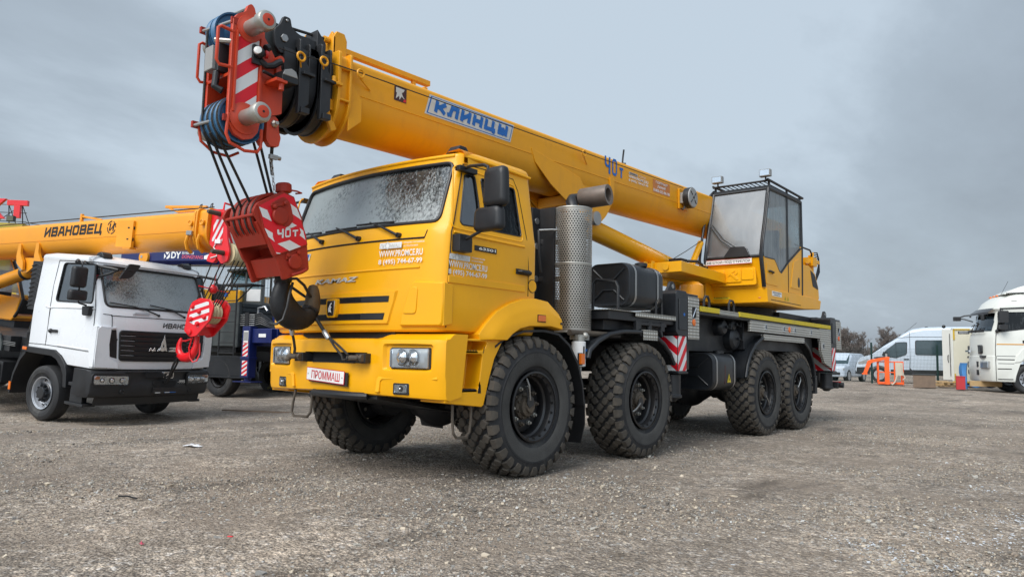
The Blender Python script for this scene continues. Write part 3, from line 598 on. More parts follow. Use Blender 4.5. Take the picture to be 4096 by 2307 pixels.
    def panel(mb, outline, o0, o1, nx=14):
        """raised panel following the bowed front; outline = list of (x_half, z) from the top down"""
        rings = [[GF(-hx+2*hx*i/nx, z, o) for i in range(nx+1)] for hx, z, o in outline]
        mb.loft(rings, False, (False, False))
    panel(gp, [(.76, 1.60, -.01), (.735, 1.592, .016), (.73, 1.575, .016), (.715, 1.5, .016), (.69, 1.43, .016), (.67, 1.345, .016), (.655, 1.325, .016), (.66, 1.31, -.01)], 0, 0)
    for s in (1, -1): gp.add([GF(s*hx, z, o) for hx, z, o in ((.735, 1.592, .016), (.715, 1.5, .016), (.69, 1.43, .016), (.655, 1.325, .016))]+[GF(s*(hx+.02), z, -.012) for hx, z in ((.655, 1.315), (.69, 1.43), (.715, 1.5), (.74, 1.6))], [list(range(8))])
    gr = gp.done('grille', cab, smooth=50)
    sl = MB(DARK)
    for hx, hx2, z0, z1 in ((.675, .668, 1.555, 1.502), (.632, .618, 1.411, 1.354)):
        rings = [[GF(-h+2*h*i/14, z, .018) for i in range(15)] for h, z in ((hx, z0), ((hx+hx2)/2, (z0+z1)/2), (hx2, z1))]; sl.use(DARK).loft(rings, False, (False, False))
        sl.use(PLASTIC)
        for i in range(6):
            z = z1+.004+(z0-z1-.008)*(i+.5)/6; sl.tube([GF(-.35+.7*k/10, z, .02) for k in range(11)], .0032, 4)
        for s in (1, -1): rings = [[GF(s*(.36+(h-.36)*i/6), z, .0195) for i in range(7)] for h, z in ((hx-.006, z0-.005), (hx2-.006, z1+.005))]; sl.loft(rings, False, (False, False))
    sl.done('grille_slot', cab)
    e = MB(YEL); e.prism(rnd([(-.078, 1.545), (.078, 1.545), (.072, 1.44), (.06, 1.38), (-.06, 1.38), (-.072, 1.44)], .02), 'y', -.205, -.15)
    e.use(CHROME).prism(rnd([(-.056, 1.53), (.056, 1.53), (.05, 1.44), (.042, 1.395), (-.042, 1.395), (-.05, 1.44)], .015), 'y', -.212, -.2)
    e.use(DECAL_K).prism(rnd([(-.046, 1.52), (.046, 1.52), (.041, 1.44), (.034, 1.405), (-.034, 1.405), (-.041, 1.44)], .012), 'y', -.215, -.21)
    e.use(DECAL_W).prism([(-.022, 1.425), (-.028, 1.455), (-.012, 1.485), (.004, 1.505), (.024, 1.51), (.02, 1.498), (.008, 1.492), (.004, 1.48), (.022, 1.47), (.006, 1.462), (.012, 1.435), (.02, 1.42), (-.006, 1.43)], 'y', -.218, -.214); e.done('badge', cab, .003)
    for s in (1, -1): pass
    lip = MB(YEL); lip.tube([GF(x, 1.775+.012*abs(x), .0) for x in [-.95+1.9*i/20 for i in range(21)]], .01, 6); lip.done('front_crease', cab)
    kz = text('KAMAZ', DECAL_S, cab, GF(-.33, 1.692, .168-.16), (1, 0, 0), (0, 0, 1), .62, .042, .012, .02, .25)
    for v in kz.data.vertices: v.co.z -= (.31-abs(v.co.x-.31))*0
    # decals on the bowed front and on the door
    def bend(o, x0):
        for v in o.data.vertices: v.co.z += 0
    def decal(f, right, parent, scale=1., cut=False):
        """the dealer's logo, web address and telephone number; f(u, v) gives the corner of a block 1.0 wide"""
        o = []
        mb = MB(DECAL_S); w = .245; h = .052
        R = Vector(right); U = Vector((0, 0, 1)); Nn = R.cross(U)
        def P(u, v, e=.0015): return Vector(f(u, v))+Nn*e
        mb.add([P(0, .145), P(w-.006, .145), P(w, .145+h), P(.006, .145+h)], [(0, 1, 2, 3)])
        mb.use(DECAL_W).add([P(.004, .149, .0028), P(w-.009, .149, .0028), P(w-.005, .141+h, .0028), P(.01, .141+h, .0028)], [(0, 1, 2, 3)])
        mb.done('decal_plate', parent, smooth=0)
        text('ПР', DECAL_S, parent, P(.014, .153, .003), right, (0, 0, 1), .052, .032, .001, .02, .15)
        text('ММАШ', DECAL_S, parent, P(.115, .153, .003), right, (0, 0, 1), .112, .032, .001, .02, .15)
        hx = MB(DECAL_S); a = [P(.09+.028*math.cos(t), .171+.034*math.sin(t), .0032) for t in [PI/6+PI*i/3 for i in range(6)]]; b = [P(.09+.016*math.cos(t), .171+.02*math.sin(t), .0032) for t in [PI/6+PI*i/3 for i in range(6)]]
        hx.add(a+b, [(i, (i+1) % 6, (i+1) % 6+6, i+6) for i in range(6)]); hx.done('hexagon_mark', parent, smooth=0)
        text('ПРОДАЖА ГРУЗОВИ' + ('' if cut else 'КОВ'), DECAL_W, parent, P(.262, .178), right, (0, 0, 1), .165 if cut else .215, .016, .001, .0, .1)
        text('И СПЕЦТЕХНИКИ', DECAL_W, parent, P(.262, .150), right, (0, 0, 1), .14 if cut else .15, .016, .001, .0, .1)
        text('WWW.PROMCE.RU', DECAL_W, parent, P(.0, .076), right, (0, 0, 1), .462, .054, .001, .012)
        text('8 (495) 744-67-99', DECAL_W, parent, P(.0, .0), right, (0, 0, 1), .462, .054, .001, .012)
    rr = Vector((1, .2*(.76/1.2)**1*1.42, 0)).normalized()
    base = Vector((.525, fy(.525, 1.9)-.004, 1.812))
    decal(lambda u, v: (base.x+rr.x*u, min(fy(base.x+rr.x*u, 1.812+v), base.y+rr.y*u)-.012, 1.812+v), rr, cab)
    decal(lambda u, v: (1.2015, .05+u*1.02, 1.715+v*.92), (0, 1, 0), cab, cut=True)
    m = MB(DECAL_K); m.prism([(.35, 1.955), (.63, 1.955), (.63, 2.0), (.35, 2.0)], 'x', 1.198, 1.2065); m.done('model_plate', cab, .002)
    text('63501', DECAL_W, cab, (1.207, .40, 1.966), (0, 1, 0), (0, 0, 1), .215, .024, .001, .02)
    st = MB(DECAL_S); q = [(-.70, 1.94), (-.52, 1.935), (-.50, 2.0), (-.68, 2.005)]; st.add([GF(x, z, .004) for x, z in q], [(0, 1, 2, 3)]); st.use(DECAL_B).add([GF(x, z, .006) for x, z in ((-.59, 1.945), (-.55, 1.945), (-.53, 1.995), (-.57, 1.995))], [(0, 1, 2, 3)]); st.done('front_sticker', cab, smooth=0)
    # roof: marker lamp, gutter
    r = MB(YEL)
    gut = [(s*1.098, y, 2.788) for s, y in ()]
    for s in (1, -1): r.tube([(s*1.085, .31, 2.775), (s*1.108, .5, 2.772), (s*1.11, .9, 2.766), (s*1.1, 1.2, 2.76)], .014, 8)
    r.tube([(x, fy(x, 2.79)-.034, 2.775) for x in [-1.04+2.08*i/20 for i in range(21)]], .014, 8); r.done('roof_gutter', cab)
    ml = MB(PLASTIC); ml.prism([(.36, 2.85), (.56, 2.862), (.50, 2.93), (.42, 2.93)], 'x', .80, .93); ml.done('roof_lamp', cab, .01)
    ml = MB(PLASTIC); ml.prism([(.36, 2.85), (.56, 2.862), (.50, 2.93), (.42, 2.93)], 'x', -.93, -.80); ml.done('roof_lamp', cab, .01)
    # mirrors on the left door and on the far side
    for s in (1, -1):
        a = MB(PLASTIC); X = lambda x: s*x
        arm = [(1.11, .29, 2.655), (1.25, .22, 2.645), (1.44, .18, 2.615), (1.495, .17, 2.59), (1.505, .17, 2.53), (1.50, .17, 2.30), (1.49, .17, 2.13), (1.46, .17, 2.08), (1.34, .165, 2.035), (1.23, .165, 2.005)]
        a.tube([(X(x), y, z) for x, y, z in arm], .0145, 8); a.obox((X(1.13), .30, 2.645), .06, .22, .045)
        a.obox((X(1.225), .165, 1.985), .11, .15, .14); a.ball((X(1.505), .17, 2.43), .034); a.ball((X(1.495), .17, 2.175), .034); a.done('mirror_arm', cab, .012)
        for z0, z1, x0, x1 in ((2.255, 2.58, 1.46, 1.70), (2.065, 2.262, 1.36, 1.665)):
            m = MB(PLASTIC); o = rnd([(x0, z0), (x1, z0), (x1-.015, z1), (x0+.015, z1)], .05, 4); c = ((x0+x1)/2, (z0+z1)/2)
            sh = lambda k, y: [(X(c[0]+(x-c[0])*k), y, c[1]+(z-c[1])*k) for x, z in o]
            m.loft([sh(.72, .135), sh(.92, .145), sh(1, .175), sh(1, .205), sh(.96, .215)]); m.use(CHROME).loft([sh(.93, .214), sh(.93, .2175)]); m.done('mirror', cab, smooth=50)
    return cab
CAB = build_cab()
# ---------------------------------------------------------------- bumper, arches, running gear
def by(x): return -.17+.17*(abs(x)/1.25)**2
def build_bumper():
    mb = MB(YEL)
    # bowed section: outline (offset, z) swept across the width; taller round the headlamps than in the middle
    def ring(x):
        s = abs(x); t = max(0, min(1, (s-.50)/.17)); t = t*t*(3-2*t)      # 0 centre .. 1 at the lamps
        top = 1.195+.045*t; y = by(x); pr = -.03*t; zb = .735-.03*min(1, s/1.2)
        c = max(0, (s-1.17)/.08); y += .03*c*c
        return [(x, y+.16, zb+.03), (x, y+.03, zb), (x, y+.006+pr*.4, zb+.012), (x, y+pr*.55, zb+.05), (x, y+pr*.55-.004, .86), (x, y+pr, .90), (x, y+pr, 1.16), (x, y+.008+pr, 1.188), (x, y+.03+pr*.5, 1.198), (x, y+.055, top-.008), (x, y+.085, top), (x, y+.22, top)]
    xs = [-1.25, -1.245, -1.23, -1.2, -1.15, -1.0, -.85, -.72, -.66, -.62, -.58, -.54, -.50, -.4, -.2, 0, .2, .4, .50, .54, .58, .62, .66, .72, .85, 1.0, 1.15, 1.2, 1.23, 1.245, 1.25]
    mb.loft([ring(x) for x in xs], True)
    b = mb.done('bumper', T, smooth=45)
    cuts = []
    def cut(x0, x1, z0, z1, y0, y1, r=.012, m=YEL, sk=0):
        c = MB(m); c.prism(rrect(x0, x1, z0, z1, r), 'y', y0, y1); cuts.append(c.done('cut', smooth=0))
    cut(-.445, .46, .985, 1.078, -.5, -.09, m=DARK)
    for s in (1, -1):
        # lamp pocket with its flat floor, turned to follow the bow
        a, c = (.665, 1.155); x0, x1 = (a, c) if s > 0 else (-c, -a)
        cc = MB(YEL); P = rrect(a, c, .94, 1.15, .03)
        cc.loft([[(s*x, by(x)-.05, z) for x, z in rrect(a-.02, c+.02, .925, 1.165, .03)], [(s*x, by(x)-.005+.0, z) for x, z in rrect(a+.02, c-.012, .95, 1.137, .02)]]); cuts.append(cc.done('cut', smooth=0))
    boolean(b, cuts)
    for s in (1, -1):
        X = lambda x: s*x
        # raised brow over the fog lamp
        m = MB(YEL); m.loft([[(X(x), by(x)-o, z) for x, z in ((.585, .75), (.60, .865), (.62, .882), (1.20, .895), (1.20, .87), (.66, .858), (.64, .84), (.63, .75))] for o in (-.01, .028)]); m.done('bumper_brow', b, .008)
        # headlamp: black tub, chrome bowls, clear lens
        h = MB(PLASTIC); P = lambda x, z, o: (X(x), by(x)-o, z)
        h.loft([[P(x, z, -.06) for x, z in rrect(.735, 1.125, .952, 1.125, .012)], [P(x, z, .012) for x, z in rrect(.735, 1.125, .952, 1.125, .012)]])
        h.use(paint('lamp_reflector', (.80, .81, .82), .3, metal=.35) if not bpy.data.materials.get('lamp_reflector') else bpy.data.materials['lamp_reflector']).loft([[P(x, z, .0122) for x, z in rrect(.742, 1.105, .96, 1.118, .012)], [P(x, z, .0132) for x, z in rrect(.742, 1.105, .96, 1.118, .012)]])
        for cx, r in ((.845, .062), (.955, .062)):
            y = by(cx); h.use(DARK).lathe([(r+.006, 0), (r+.006, .004)], (X(cx), y-.0175, 1.045), 'y', 24)
            h.use(CHROME).lathe([(r, 0), (r*.93, -.004), (r*.6, -.0155), (.022, -.0195), (.02, -.021)], (X(cx), y-.017, 1.045), 'y', 24, (False, True)); h.use(GL_LAMP).ball((X(cx), y-.03, 1.045), .016)
        h.use(DECAL_W).loft([[P(x, z, .0135) for x, z in rrect(1.03, 1.098, .985, 1.112, .008)], [P(x, z, .015) for x, z in rrect(1.03, 1.098, .985, 1.112, .008)]])
        h.use(CHROME)
        for i in range(12): h.box(min(X(.78+.02*i), X(.79+.02*i)), max(X(.78+.02*i), X(.79+.02*i)), by(.9)-.024, by(.9)-.012, .968, .982)
        h.use(GL_LAMP).loft([[P(x, z, .012) for x, z in rrect(.738, 1.112, .956, 1.121, .014)], [P(x, z, .034) for x, z in rrect(.744, 1.106, .962, 1.116, .016)], [P(x, z, .038) for x, z in rrect(.76, 1.09, .975, 1.10, .02)]])
        h.done('headlight', b, smooth=30)
        f = MB(PLASTIC); f.loft([[(X(x), by(x)-o, z) for x, z in rrect(.775, .935, .742, .835, .012)] for o in (-.03, .02)]); f.use(CHROME).loft([[(X(x), by(x)-o, z) for x, z in rrect(.79, .915, .757, .822, .01)] for o in (.0195, .0215)])
        f.use(DARK).lathe([(.026, 0), (.02, -.003)], (X(.852), by(.852)-.0215, .79), 'y', 16); f.use(CHROME).ball((X(.852), by(.852)-.026, .79), .011)
        f.use(GL_LAMP).loft([[(X(x), by(x)-o, z) for x, z in rrect(.79, .915, .757, .822, .01)] for o in (.022, .03)]); f.done('fog_light', b, .003)
        # towing bracket: forged lug with a shackle pin
        t = MB(BLACK); x = .40 if s > 0 else -.50
        t.box(x-.03, x+.10, -.205, -.06, .988, 1.07); t.use(RUST).lathe([(.022, -.02), (.022, .15)], (x-.10, -.215, 1.03), 'x', 12); t.tube([(x+.05, -.18, 1.03), (x+.03, -.24, 1.03), (x-.01, -.26, 1.03), (x-.05, -.24, 1.03)], .024, 8); t.lathe([(.036, 0), (.036, .03)], (x+.06, -.215, 1.03), 'x', 6); t.use(STEEL).lathe([(.026, -.0), (.026, .02)], (x+.01, -.225, 1.03), 'y', 6)
        t.done('towing_bracket', b, .006)
        # folding wire step under the bumper end
        w = MB(RUST); cx = .90 if s > 0 else -.50; dy = .35 if s > 0 else -.04
        if s > 0: w.tube([(1.2, .14, .68), (1.2, .145, .54), (1.2, .16, .44), (1.2, .20, .405), (1.2, .30, .405), (1.2, .345, .44), (1.2, .36, .54), (1.2, .36, .68)], .012, 7); w.box(1.19, 1.215, .19, .32, .395, .412)
        else: w.tube([(-.64, -.10, .72), (-.66, -.11, .60), (-.66, -.12, .51), (-.62, -.12, .475), (-.36, -.15, .49), (-.315, -.15, .53), (-.32, -.14, .62), (-.335, -.13, .72)], .012, 7); w.box(-.6, -.38, -.15, -.125, .472, .49)
        w.done('wire_step', b)
    # dark slot and treads
    m = MB(DARK); m.box(-.62, .70, -.06, .1, 1.19, 1.262); m.done('front_gap', b)
    tr = MB(PLASTIC)
    for i in range(22): tr.box(-.30+.028*i, -.28+.028*i, -.172, -.12, .984, .992)
    tr.done('step_tread', b)
    # lower tube bar and skid plate
    u = MB(PLASTIC); u.tube([(-.30, -.13, .715), (-.22, -.19, .712), (.1, -.20, .712), (.32, -.19, .712), (.45, -.12, .71)], .032, 10); u.done('bumper_bar', b)
    u = MB(BLACK); u.prism([(-.1, .72), (.9, .55), (.9, .53), (-.1, .69)], 'x', -.42, .55); u.done('skid_plate', b)
    # number plate
    p = MB(DECAL_K); cz = .868; dx = Matrix.Rotation(.05, 3, 'Y')
    p.obox((-.055+.03, -.185, cz-.012), .56, .012, .118, dx); p.use(DECAL_R).obox((-.055, -.196, cz), .555, .006, .118, dx); p.use(DECAL_W).obox((-.055, -.198, cz), .543, .006, .106, dx)
    p.use(STEEL)
    for s in (1, -1): p.lathe([(.007, 0), (.007, .004)], (-.055+s*.25, -.204, cz-s*.25*.05), 'y', 10)
    p.done('number_plate', b, .002)
    text('ПРОММАШ', DECAL_R, b, (-.055-.20, -.2012, cz-.038+.01), (1, 0, -.05), (0, 0, 1), .415, .074, .001, .012)
    # side step boxes under the doors
    for s in (1, -1):
        X = lambda x: s*x; m = MB(YEL)
        o = [(.02, 1.205), (.44, 1.21), (.70, 1.20), (.60, 1.05), (.535, .87), (.475, .66), (.45, .645), (.02, .69)]
        m.prism(o, 'x', X(.95), X(1.235)); st = m.done('step_box', T, smooth=0)
        c = MB(YEL)
        for z0, z1, y1 in ((.79, 1.085, .44), (1.115, 1.19, .5)): c.prism(rnd([(.05, z0), (y1-.03, z0), (y1+.01, z1), (.05, z1)], .03), 'x', X(1.06), X(1.4))
        cc = c.done('cut', smooth=0); boolean(st, [cc])
        bv = st.modifiers.new('bevel', 'BEVEL'); bv.width = .01; bv.segments = 2; bv.limit_method = 'ANGLE'; bv.angle_limit = math.radians(40)
        t = MB(PLASTIC)
        for z in (.785, 1.105): 
            t.box(min(X(1.07), X(1.235)), max(X(1.07), X(1.235)), .07, .39, z-.016, z+.006)
            for i in range(10): t.box(min(X(1.1), X(1.238)), max(X(1.1), X(1.238)), .075+.031*i, .095+.031*i, z+.005, z+.012)
        t.done('step_tread', st, .004)
        d = MB(DARK); d.prism([(.40, .78), (.418, .86), (.412, .84), (.405, .825), (.43, .83), (.436, .76), (.40, .76)], 'x', X(1.2355), X(1.2375)); d.prism([(.45, 1.09), (.465, 1.15), (.47, 1.15), (.46, 1.1)], 'x', X(1.2355), X(1.2375)); d.prism([(.02, .765), (.05, .77), (.05, .762), (.03, .755), (.03, .72), (.025, .72)], 'x', X(1.2355), X(1.2375)); d.done('paint_chip', st)
    # wheel arches
    for s in (1, -1):
        X = lambda x: s*x; m = MB(YEL)
        out = [(.395, 1.251), (.478, 1.341), (.615, 1.455), (.797, 1.539), (.968, 1.589), (1.149, 1.606), (1.337, 1.591), (1.514, 1.484), (1.523, 1.327), (1.323, 1.351), (1.016, 1.337), (.88, 1.306), (.769, 1.253), (.697, 1.203), (.41, 1.20)]
        rid = [(.52, 1.225), (.56, 1.265), (.66, 1.345), (.81, 1.425), (.96, 1.468), (1.11, 1.487), (1.30, 1.49), (1.50, 1.425), (1.515, 1.335), (1.323, 1.358), (1.016, 1.345), (.885, 1.318), (.78, 1.265), (.71, 1.21), (.53, 1.208)]
        m.loft([[(X(1.0), y, z) for y, z in out], [(X(1.235), y, z) for y, z in out], [(X(1.262), y*.4+b*.6, z*.4+c*.6) for (y, z), (b, c) in zip(out, rid)], [(X(1.285), y, z) for y, z in rid]])
        a = m.done('wheel_arch', T, .008, smooth=30)
        l = MB(AMBER); l.box(min(X(1.28), X(1.297)), max(X(1.28), X(1.297)), 1.13, 1.235, 1.395, 1.45); l.use(DARK).box(min(X(1.27), X(1.289)), max(X(1.27), X(1.289)), 1.12, 1.245, 1.388, 1.457); l.done('side_marker', a, .004)
        l = MB(BLACK); l.lathe([(.012, 0), (.012, .006)], (X(1.287), 1.48, 1.39), 'x', 10); l.done('screw', a)
        # rubber liner and flap behind the front wheel
        f = MB(PLASTIC); R0 = .70
        prof = [(.60, 1.16), (.75, 1.245), (1.0, 1.31), (1.3, 1.325), (1.52, 1.30), (1.70, 1.20), (1.85, 1.02), (1.93, .82), (1.965, .62)]
        f.loft([[(X(.80), y, z) for y, z in prof]+[(X(.80), y*.985+.01, z-.02) for y, z in prof[::-1]], [(X(1.24), y, z) for y, z in prof]+[(X(1.24), y*.985+.01, z-.02) for y, z in prof[::-1]]]); f.done('wheel_liner', T)
        f = MB(PLASTIC); f.loft([[(X(.78), 1.93, .66), (X(1.24), 1.95, .66), (X(1.24), 1.97, .66), (X(.78), 1.95, .66)], [(X(.78), 1.98, .40), (X(1.22), 1.99, .42), (X(1.22), 2.0, .42), (X(.78), 1.99, .40)], [(X(.78), 1.99, .22), (X(1.16), 2.01, .23), (X(1.16), 2.02, .23), (X(.78), 2.0, .22)]]); f.done('mud_flap', T)
build_bumper()

def tyre_mesh(R, w, rr, tread=True, n=72):
    mb = MB(RUBBER); h = w/2
    prof = [(rr, -h*.62), (rr+.012, -h*.72), (rr+.03, -h*.80), (rr+.05, -h*.82), (rr+(R-rr)*.35, -h*.98), (rr+(R-rr)*.55, -h*1.0), (rr+(R-rr)*.56, -h*1.012), (rr+(R-rr)*.60, -h*1.012), (rr+(R-rr)*.61, -h*.995), (R*.90, -h*.93), (R*.945, -h*.80), (R*.965, -h*.5), (R*.972, 0)]
    prof += [(r, -a) for r, a in prof[-2::-1]]
    mb.lathe(prof, (0, 0, 0), 'x', n, (False, False))
    if tread:
        for s in (1, -1): mb.use(DUSTY).lathe([(rr+(R-rr)*k, s*h*e) for k, e in ((.20, .93), (.24, .962), (.35, .992), (.50, 1.008), (.555, 1.016))], (0, 0, 0), 'x', n, (False, False))
    if tread:
        mb.use(TREAD); N = 30; rs = random.Random(3)
        def crown(a): t = abs(a)/h; return R*(.972-.012*t**2-.04*max(0, t-.55)**1.3)
        def block(a, th, la, lt, rot, hgt):
            vs = []
            for k, (sc, up) in enumerate(((1, -.012), (.94, hgt*.85), (.84, hgt))):
                for i in range(8):
                    c = [(-1, -.62), (-.62, -1), (.62, -1), (1, -.62), (1, .62), (.62, 1), (-.62, 1), (-1, .62)][i]
                    u = c[0]*la/2*sc; v = c[1]*lt/2*sc; uu = u*math.cos(rot)-v*math.sin(rot); vv = u*math.sin(rot)+v*math.cos(rot)
                    aa = a+uu; rr_ = crown(aa)+up; t = th+vv/R; vs.append((aa, rr_*math.cos(t), rr_*math.sin(t)))
            mb.add(vs, [(i, (i+1) % 8, (i+1) % 8+8*(j+1), i+8*(j+1)) if False else (i+8*j, (i+1) % 8+8*j, (i+1) % 8+8*(j+1), i+8*(j+1)) for j in (0, 1) for i in range(8)]+[list(range(16, 24))])
        for k in range(N):
            t = 2*PI*k/N; p = 2*PI/N
            for a, dt in ((0, 0), (.30, .5), (-.30, .5), (.58, .08), (-.58, .08)):
                block(a*h, t+dt*p, h*.31, R*p*.60, .5*(1 if a > 0 else -1 if a < 0 else 0)+(.6 if a == 0 else 0), .026)
            for s in (1, -1):
                # shoulder lug wrapping down the sidewall
                vs = []; tt = t+.5*p*(1 if k % 2 else 1)
                sec = [(h*.70, R*.945), (h*.73, R*.988), (h*.93, R*.965), (h*1.0, R*.915), (h*1.005, R*.845), (h*.93, R*.84)]
                for lt, dk in ((-.34, 0), (.34, 0)):
                    for a, r in sec:
                        sk = -.35*(a-h*.7)/h*s*0; ang = tt+lt*p*(.95 if r > R*.9 else .62); vs.append((s*a, r*math.cos(ang), r*math.sin(ang)))
                m = len(sec); mb.add(vs, [(i, i+1, i+1+m, i+m) for i in range(m-1)]+[list(range(m)), list(range(2*m-1, m-1, -1))])
    return mb.mesh('tyre', 32)
TYRE = tyre_mesh(.63, .43, .30)
def rim_mesh():
    mb = MB(RIM)
    mb.lathe([(.302, .20), (.318, .196), (.318, .186), (.300, .176), (.292, .165), (.280, .16), (.276, .15), (.278, .10), (.262, .085), (.258, .04), (.262, -.02), (.25, -.05), (.235, .035), (.20, .05), (.13, .052), (.125, .05)], (0, 0, 0), 'x', 48, (False, True))
    mb.lathe([(.27, -.05), (.31, -.17), (.318, -.19), (.302, -.2)], (0, 0, 0), 'x', 48, (False, False))
    for i in range(20):
        a = 2*PI*i/20; mb.obox((.168, .289*math.cos(a), .289*math.sin(a)), .012, .02, .02, Matrix.Rotation(a, 3, 'X'))
    return mb.mesh('rim', 35)
def hub_mesh():
    mb = MB(RUST); mb.lathe([(.125, .03), (.12, .075), (.095, .085), (.09, .12), (.06, .13), (.055, .15), (.02, .152)], (0, 0, 0), 'x', 28, (False, True))
    for i in range(10):
        a = 2*PI*(i+.5)/10; c = (.0, .168*math.cos(a), .168*math.sin(a))
        mb.use(ZINC if i % 3 else RUST).lathe([(.021, .045), (.021, .078), (.012, .08), (.012, .098)], c, 'x', 6)
    for i in range(8):
        a = 2*PI*i/8; mb.use(RUST).lathe([(.011, .08), (.011, .096)], (.0, .107*math.cos(a), .107*math.sin(a)), 'x', 6)
    # tyre-pressure valve bracket across the rim
    mb.use(BLACK); mb.prism([(-.035, .0), (.035, .0), (.05, .06), (.02, .10), (.012, .19), (-.012, .19), (-.022, .10), (-.05, .05)], 'x', .15, .158); mb.use(STEEL).tube([(.157, 0, .06), (.165, .01, .13), (.17, .02, .20), (.15, .03, .26)], .008, 6)
    return mb.mesh('hub', 30)
RIMM = rim_mesh(); HUBM = hub_mesh()
def part(name, me, parent, loc=(0, 0, 0), rot=(0, 0, 0)):
    o = bpy.data.objects.new(name, me); COL.objects.link(o); o.parent = parent; o.location = loc; o.rotation_euler = rot; return o
WY = (1.128, 3.109, 6.675, 8.11)
k = 0
for y in WY:
    for s in (1, -1):
        w = part('wheel', HUBM, T, (s*1.075, y, .625), (.4+.9*k, 0, 0 if s > 0 else PI)); k += 1
        part('tyre', TYRE, w); part('rim', RIMM, w)
def chassis():
    m = MB(BLACK)
    for s in (1, -1): m.box(s*.36, s*.46, .25, 10.2, .92, 1.24) if s > 0 else m.box(-.46, -.36, .25, 10.2, .92, 1.24)
    for y in (.5, 2.1, 3.9, 5.0, 6.0, 7.4, 9.2, 10.1): m.box(-.36, .36, y, y+.12, .95, 1.2)
    m.box(-.34, .34, .6, 2.0, .75, 1.3)                  # engine and gearbox
    m.box(-.9, .9, 2.0, 4.6, 1.30, 1.42); m.box(-.55, .55, 5.0, 10.2, 1.20, 1.62)
    m.done('chassis_frame', T, .008)
    for y in WY:
        a = MB(BLACK); a.tube([(-.86, y, .63), (-.4, y, .63), (-.22, y, .63), (.22, y, .63), (.4, y, .63), (.86, y, .63)], [.10, .085, .2, .2, .085, .10], 14); a.ball((.05, y-.02, .63), .27, 14); a.lathe([(.2, -.05), (.22, 0), (.22, .12)], (.70, y, .63), 'x', 20); a.lathe([(.2, .05), (.22, 0), (.22, -.12)], (-.70, y, .63), 'x', 20)
        for s in (1, -1):
            for i in range(4): a.beam((s*.52, y-.75+.12*i, .83-.018*i), (s*.52, y+.75-.12*i, .83-.018*i), .09, .016)
        a.done('axle', T)
    a = MB(BLACK); a.cyl((0, .9, .75), (0, 8, .72), .05); a.done('drive_shaft', T)
chassis()
# ---------------------------------------------------------------- what stands on the chassis
def tank(name, x0, x1, y0, y1, z0, z1, straps, flame=False):
    m = MB(BLKPAINT); o = rrect(x0, x1, z0, z1, .13, 6); c = ((x0+x1)/2, (z0+z1)/2)
    sc = lambda k, y: [(c[0]+(x-c[0])*k, y, c[1]+(z-c[1])*k) for x, z in o]
    m.loft([sc(.80, y0+.012), sc(.9, y0+.006), sc(.955, y0), sc(.985, y0+.012), sc(1, y0+.035), sc(1, y1-.035), sc(.97, y1)])
    t = m.done(name, T, smooth=32)
    r = MB(BLKPAINT); w, h = (x1-x0)/2*.72, (z1-z0)/2*.72
    for a, b in ((-1, -1), (-1, 1), (1, -1), (1, 1)): r.tube([(c[0]+a*w*.34, y0+.006, c[1]+b*h*.34), (c[0]+a*w, y0+.008, c[1]+b*h)], .011, 6)
    r.tube([(c[0]-w*.34, y0+.006, c[1]+h*.34), (c[0]+w*.34, y0+.006, c[1]+h*.34)], .009, 6); r.tube([(c[0]-w*.34, y0+.006, c[1]-h*.34), (c[0]+w*.34, y0+.006, c[1]-h*.34)], .009, 6); r.done('pressed_rib', t)
    for y in straps:
        s = MB(STEEL); k = 1.015; s.loft([[(c[0]+(x-c[0])*q, yy, c[1]+(z-c[1])*q) for x, z in o] for yy, q in ((y-.02, k), (y+.02, k))], True, (False, False)); s.done('strap', t)
    if flame:
        d = MB(DECAL_Y); yy = y0+.48; d.add([(x1+.003, yy-.06, .79), (x1+.003, yy+.06, .79), (x1+.003, yy, .91)], [(0, 1, 2)]); d.use(DECAL_K).add([(x1+.004, yy-.045, .798), (x1+.004, yy+.045, .798), (x1+.004, yy, .89)], [(0, 1, 2)]); d.use(DECAL_Y).add([(x1+.005, yy-.037, .803), (x1+.005, yy+.037, .803), (x1+.005, yy, .878)], [(0, 1, 2)]); d.use(DECAL_K).add([(x1+.006, yy-.014, .812), (x1+.006, yy+.014, .812), (x1+.006, yy+.012, .835), (x1+.006, yy, .862), (x1+.006, yy-.012, .835)], [(0, 1, 2, 3, 4)]); d.done('warning_triangle', t, smooth=0)
        d = MB(MAROON); d.prism([(yy-.13, .77), (yy-.1, .77), (yy-.1, 1.02), (yy-.13, 1.02)], 'x', x1-.004, x1+.002); d.done('level_gauge', t)
    c2 = MB(PLASTIC); c2.lathe([(.075, 0), (.075, .035), (.05, .045)], (c[0]+.16, y0+.45, z1-.004), 'z', 18); c2.done('filler_cap', t)
    return t
tank('upper_fuel_tank', .64, 1.21, 2.86, 3.62, 1.655, 2.15, (2.98, 3.48))
tank('lower_fuel_tank', .62, 1.22, 4.96, 5.70, .685, 1.18, (5.06, 5.62), True)
